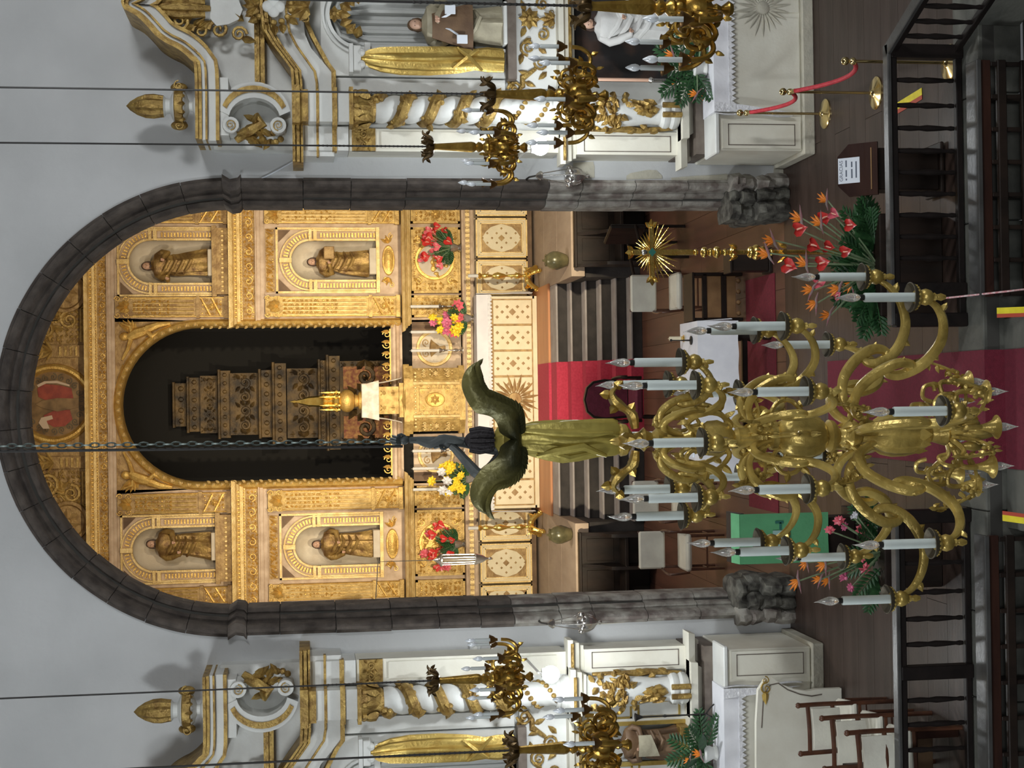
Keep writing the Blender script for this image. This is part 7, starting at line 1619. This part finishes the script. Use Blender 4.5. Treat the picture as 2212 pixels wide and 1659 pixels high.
# ================================================================== FLOWERS
def heart(m1=.0):
    mb = MB(); n = 14; pts = []
    for i in range(n):
        a = 2*PI*i/n; x = .9*math.sin(a)**3; z = (13*math.cos(a)-5*math.cos(2*a)-2*math.cos(3*a)-math.cos(4*a))/17; pts.append((x, z))
    vs = [(x*.5, -.10*(1-(x*x))-.05*abs(z), z*.5) for x, z in pts]+[(0, .03, .15), (0,.04,.0)]+[(x*.5, .01-.10*(1-(x*x))-.05*abs(z), z*.5) for x, z in pts]
    fs = [(i, (i+1)%n, n) for i in range(n)]+[((i+1)%n+n+2, i+n+2, n+1) for i in range(n)]+[(i, i+n+2, (i+1)%n+n+2, (i+1)%n) for i in range(n)]
    mb.add(vs, fs); return mb
FL = {}
def fmesh():
    for nm, m_ in (('anthurium', 'anth'), ('pink_anthurium', 'anth_pink')): FL[nm] = mk(heart(), nm, M[m_], 60)
    FL['spadix'] = mk(MB().tube([(0,-.03,.12),(0,-.14,.02),(0,-.22,-.18)], [.05,.055,.03], 7), 'spadix', M['spadix'])
    b = MB(); b.tube([(-.5,0,-.12),(-.2,0,.02),(.1,0,.06),(.6,0,.14)], [.02,.06,.07,.005], 6); FL['beak'] = mk(b, 'beak', M['beak'])
    o = MB()
    for a, L_ in ((1.5,.55),(1.1,.62),(.75,.55),(1.9,.42)): o.leaf(-.05, 0, .05, L_, .14, a, .05); o.leaf(-.05, .01, .05, L_, .14, a, -.05)
    FL['strelitzia'] = mk(o, 'strelitzia', M['orange'])
    for nm, m_ in (('yellow_bloom', 'yflower'), ('magenta_bloom', 'pflower'), ('red_bloom', 'anth'), ('pink_bloom', 'anth_pink'), ('white_bloom', 'linen')):
        g = MB(); r = random.Random(4)
        for k, (n, t_, L_) in enumerate(((7, 1.45, .5), (6, .95, .45), (5, .5, .35))):
            for i in range(n): g.leaf(0, 0, 0, L_, .34, PI/2, .08, RY(2*PI*i/n+k*.4) @ RX(-.25-.45*k))
        g.sphere((0,-.10,0), .16, 8, 6); FL[nm] = mk(g, nm, M[m_])
    l = MB(); l.grid(lambda u, v: ((u-.5)*.34*math.sin(PI*min(1, v*.9+.08))*1.0, -.10*v*v+.06*abs(u-.5), v), 4, 8, (0,.008,0)); FL['leaf'] = mk(l, 'leaf', M['leaf'])
    f = MB()
    for i in range(9):
        z = .12+.1*i; w = .34*math.sin(PI*min(1, .15+.085*i))
        for q in (-1, 1): f.leaf(0, 0, z, w, .085, PI/2-q*(1.15-.05*i), .02)
    f.tube([(0,0,0),(0,-.02,.5),(0,-.08,1.05)], [.02,.015,.005], 5); FL['frond'] = mk(f, 'frond', M['leaf'])
    s = MB(); s.tube([(0,0,0),(0,-.02,.5),(0,.0,1)], [.012,.010,.008], 5); FL['stem'] = mk(s, 'stem', M['leaf2'])
fmesh()
def orient(d, roll=0.0):
    # matrix whose +Z is d and -Y faces the camera as well as it can
    z = Vector(d).normalized(); y = Vector((0, 1, 0)); x = y.cross(z); x = x.normalized() if x.length > 1e-4 else Vector((1,0,0)); y = z.cross(x)
    m_ = Matrix.Identity(4)
    for i in range(3): m_[i][0], m_[i][1], m_[i][2] = x[i], y[i], z[i]
    return m_ @ RZ(roll)
def arrangement(name, label, loc, base, flowers, leaves, seed, vase=None, scale=1.0):
    """flowers: (kind, dx, dz, size) relative to the vase mouth; leaves: (kind, ang, len)"""
    r = random.Random(seed); t = thing(name, label, 'flowers', loc); h = base
    if vase: 
        mb, m_ = vase; mb.build('vase', m_, t)
    for kind, ang, L_ in leaves:
        bxx = 0 if len(flowers) < 13 or vase is None else (.22 if 'rail' in label else .0)
        d = Vector((math.sin(ang), r.uniform(-.7, .2), math.cos(ang))); inst(FL[kind], kind, t, T(r.uniform(-.03,.03)-bxx*0+math.sin(ang)*bxx, r.uniform(-.03,.03), h-.02) @ orient(d, r.uniform(-.4,.4)) @ S(L_*(1.0 if kind == 'leaf' else .9), L_, L_))
    for kind, dx, dz, s in flowers:
        dy = -.04+r.uniform(-.16, .06); p = Vector((dx, dy, h+dz)); v = p-Vector((0,0,h-.05)); L_ = v.length
        st_ = inst(FL['stem'], 'stem', t, T(0,0,h-.05) @ orient(v) @ S(.8, .8, L_))
        sc = s
        if kind in ('anthurium', 'pink_anthurium'):
            o = inst(FL[kind], kind, t, T(*p) @ RY(r.uniform(-.6,.6)+math.atan2(dx, dz+.2)*.6) @ RX(r.uniform(-.5,.2)) @ RZ(r.uniform(-.4,.4)) @ S(sc*1.12)); inst(FL['spadix'], 'spadix', o)
        elif kind == 'strelitzia':
            q = 1 if dx > 0 else -1
            o = inst(FL['strelitzia'], 'strelitzia', t, T(*p) @ RZ(0 if q > 0 else PI) @ RY(r.uniform(-.5,.4)) @ S(sc*1.1)); inst(FL['beak'], 'beak', o)
        else: inst(FL[kind], kind, t, T(*p) @ RZ(r.uniform(-.7,.7)) @ RX(r.uniform(-.4,.6)) @ S(sc*1.3))
    return t
potd = lambda: (MB().lathe([(.13,0),(.15,.02),(.17,.2),(.18,.26),(.165,.26),(.0,.24)], 20), M['dark_wood'])
box_ = lambda w: (fixn_mb(w), M['dark_wood'])
# big arrangement right of the rail gap, built from the blooms seen
def rel(loc, base, px, py): p = at(px, py, loc[1]-.08); return (p.x-loc[0], p.z-loc[2]-base)
loc = (at(1890, 575, -3.9).x, -3.9, .001); base = at(1885, 575, -3.9).z-.0
R_ = lambda k, px, py, s: (k, *rel(loc, base, px, py), s)
fl = [R_('anthurium', 1722, 497, .13), R_('anthurium', 1747, 533, .13), R_('anthurium', 1785, 470, .13), R_('anthurium', 1824, 490, .11), R_('anthurium', 1785, 533, .11), R_('anthurium', 1815, 545, .11), R_('anthurium', 1712, 573, .14), R_('anthurium', 1770, 570, .13), R_('pink_anthurium', 1770, 608, .13), R_('pink_anthurium', 1790, 465, .10), R_('pink_anthurium', 1797, 640, .08),
      R_('strelitzia', 1678, 518, .16), R_('strelitzia', 1738, 470, .17), R_('strelitzia', 1660, 548, .17), R_('strelitzia', 1775, 482, .16), R_('strelitzia', 1742, 570, .17), R_('strelitzia', 1755, 628, .16), R_('strelitzia', 1765, 655, .16), R_('strelitzia', 1805, 628, .17), R_('strelitzia', 1840, 615, .15), R_('strelitzia', 1802, 680, .15), R_('strelitzia', 1795, 430, .15)]
lv = [('frond', a, .40) for a in (-1.5, -1.2, -.9, -.5, -.2, .1, .4, .8, 1.1, 1.4)]+[('leaf', a, .35) for a in (-1.3, -.7, 0, .6, 1.2)]+[('leaf', -1.4+.14*i, .24+.12*((i*7)%3)/2) for i in range(21)]+[('frond', -1.3+.2*i, .30) for i in range(14)]+[('frond', a, .30) for a in (-1.7, 1.7, -1.0, 1.0, .3, -.4)]
bx = MB().bbox(-.42, .42, -.14, .14, 0, base-.01, .01)
arrangement('flower_arrangement', 'large arrangement of red anthuriums and strelitzias behind the right rail', loc, base, fl, lv, 3, (bx, M['dark_wood']))
loc = (at(1880, 1190, -3.8).x, -3.8, .001); base = at(1895, 1190, -3.8).z
fl = [R_('pink_bloom', 1805, 1125, .09), R_('pink_bloom', 1865, 1145, .11), R_('magenta_bloom', 1822, 1137, .07), R_('pink_bloom', 1868, 1228, .09), R_('magenta_bloom', 1828, 1248, .09), R_('magenta_bloom', 1828, 1265, .07), R_('pink_bloom', 1850, 1203, .06), R_('pink_bloom', 1793, 1147, .08), R_('strelitzia', 1720, 1252, .16), R_('strelitzia', 1778, 1217, .15), R_('strelitzia', 1752, 1218, .13), R_('strelitzia', 1770, 1250, .13), R_('strelitzia', 1792, 1252, .13), R_('white_bloom', 1840, 1110, .06), R_('white_bloom', 1850, 1118, .05)]
lv = [('frond', a, .34) for a in (-1.2, -.8, -.4, 0, .4, .8, 1.2)]+[('leaf', a, .30) for a in (-1.0, -.3, .5, 1.1)]
arrangement('flower_arrangement', 'arrangement of pink carnations and strelitzias behind the left rail', loc, base, fl, lv, 5, (MB().bbox(-.30, .30, -.14, .14, 0, base-.01, .01), M['dark_wood']))
# bouquets on the gradine
def gradine(py, kinds, lab, seed, px0, spread=.42, h=.25, lean=0):
    Y, zz_ = (10.36, AZ1+.014) if 640 < py < 1100 else (10.60, 2.412); loc = (at(1000, py, Y).x, Y, zz_); r = random.Random(seed); fl = []
    for i in range(19):
        a = r.uniform(-1, 1); fl.append((kinds[i % len(kinds)], a*spread*.95+lean*r.random(), .04+.62*r.random()*(1-.5*abs(a)), r.uniform(.13, .19)))
    lv = [('frond', a, .36) for a in (-1.3, -.8, -.3, .3, .8, 1.3)]+[('leaf', a, .32) for a in (-1.5, -1.0, .1, 1.0, 1.5)]
    return arrangement('flower_vase', lab, loc, .20, fl, lv, seed, (MB().lathe([(.07,0),(.08,.02),(.05,.06),(.09,.15),(.10,.20),(.085,.20),(0,.18)], 16), M['silver']))
gradine(535, ['anthurium', 'anthurium', 'pink_anthurium'], 'red anthurium bouquet on the gradine right of the candlesticks', 3, 950)
gradine(688, ['yellow_bloom', 'yellow_bloom', 'magenta_bloom', 'yellow_bloom', 'pink_bloom'], 'yellow and magenta bouquet just right of the tabernacle', 8, 980, .26)
gradine(1035, ['yellow_bloom', 'yellow_bloom', 'yellow_bloom', 'white_bloom'], 'yellow lily bouquet just left of the tabernacle', 11, 980, .26)
gradine(1175, ['anthurium', 'anthurium', 'pink_bloom'], 'red anthurium bouquet on the gradine beside the silver lantern', 16, 950)
# side altar bouquets
loc = (at(1560, 150, -.8).x, -.80, 1.064); base = .16
fl = [R_('strelitzia', 1455, 118, .16), R_('strelitzia', 1468, 172, .14), R_('strelitzia', 1500, 210, .15), R_('strelitzia', 1528, 200, .15), R_('strelitzia', 1500, 130, .15), R_('strelitzia', 1480, 60, .14), R_('strelitzia', 1512, 90, .14)]
lv = [('frond', a, .45) for a in (-1.9, -1.5, -1.1, -.6, 0, .5, 1.0, 1.5, 1.9)]+[('leaf', a, .34) for a in (-1.3, -.4, .4, 1.3, -1.8)]
arrangement('altar_bouquet', 'strelitzias and dark green fronds on the right side altar table', loc, base, fl, lv, 21, (MB().lathe([(.06,0),(.08,.02),(.06,.05),(.10,.14),(.09,.16),(0,.15)], 16), M['altar_white']))
loc = (at(1570, 1625, -.8).x, -.80, 1.064)
fl = [R_('strelitzia', 1515, 1628, .16), R_('strelitzia', 1490, 1640, .12), R_('strelitzia', 1530, 1655, .14)]
lv = [('frond', a, .42) for a in (-1.7, -1.2, -.7, -.2, .5, 1.0, 1.5, 1.9)]+[('leaf', a, .34) for a in (-1.3, -.4, 1.2)]
arrangement('altar_bouquet', 'strelitzias and palm fronds on the left side altar table', loc, base, fl, lv, 22, (MB().lathe([(.06,0),(.08,.02),(.06,.05),(.10,.14),(.09,.16),(0,.15)], 16), M['altar_white']))
# ================================================================== tidy: separate pieces become parts, fine carving is marked as such
def clusters(me, e=.003):
    n = len(me.vertices); p = list(range(n))
    def f(a):
        while p[a] != a: p[a] = p[p[a]]; a = p[a]
        return a
    for ed in me.edges: p[f(ed.vertices[0])] = f(ed.vertices[1])
    bb = {}
    for i, v in enumerate(me.vertices):
        b = bb.setdefault(f(i), [1e9]*3+[-1e9]*3)
        for k in range(3): b[k] = min(b[k], v.co[k]); b[3+k] = max(b[3+k], v.co[k])
    K = list(bb); q = {k: k for k in K}
    def g(a):
        while q[a] != a: a = q[a]
        return a
    for i, a in enumerate(K):
        for b in K[:i]:
            if all(bb[a][k]-e <= bb[b][3+k] and bb[b][k]-e <= bb[a][3+k] for k in range(3)): q[g(a)] = g(b)
    out = {}
    for i in range(n): out.setdefault(g(f(i)), []).append(i)
    return list(out.values())
SPLIT = {'corner_fall':'corner_fall','end_hook':'end_hook','entablature_block':'entablature_block','front_panel':'front_panel','hands':'hand','lobes':'lobe','niche_edge':'niche_edge','ribbon':'ribbon','side_fall':'side_fall','spandrel_inlay':'spandrel_inlay','throne_panels':'throne_panel','ledge_gilding':'ledge_gilding','knops':'knop','embroidered_lines':'embroidered_line','gilt_fillets':'gilt_fillet','text_lines':'text_line'}
STUFF = {'beading','cartouche','carved_ornament','carving','cloud_curls','console_leaves','crest','cresting','dentil_frieze','dentils','door_relief','egg_moulding','fluting','frame_moulding','gold_motifs','leaf_crown','leaf_moulding','oval_cartouche','rays','relief_carving','relief_ornament','scroll_carving','throne_carving','tympanum_carving','urn_relief','vase_leaves','vine_garland','volute_gilding','zigzag_relief','lace_edge','niche_fluting','shell_crest','chain_knots','spandrel_angel','throne_box','strelitzia_x'}
for o in list(bpy.data.objects):
    if o.type != 'MESH' or o.parent is None: continue
    bn = o.name.split('.')[0]
    if bn in STUFF: o['kind'] = 'stuff'
    elif bn in SPLIT:
        me = o.data; cl = clusters(me)
        if len(cl) > 1:
            for ids in cl:
                mp = {v: i for i, v in enumerate(ids)}; S_ = set(ids)
                nm = bpy.data.meshes.new(SPLIT[bn]); nm.from_pydata([tuple(me.vertices[v].co) for v in ids], [], [tuple(mp[v] for v in p.vertices) for p in me.polygons if p.vertices[0] in S_]); nm.update()
                nm.polygons.foreach_set('use_smooth', [True]*len(nm.polygons)); nm.set_sharp_from_angle(angle=math.radians(35)); nm.materials.append(me.materials[0])
                c = bpy.data.objects.new(SPLIT[bn], nm); COL.objects.link(c); c.parent = o.parent; c.matrix_local = o.matrix_local.copy()
            bpy.data.objects.remove(o)
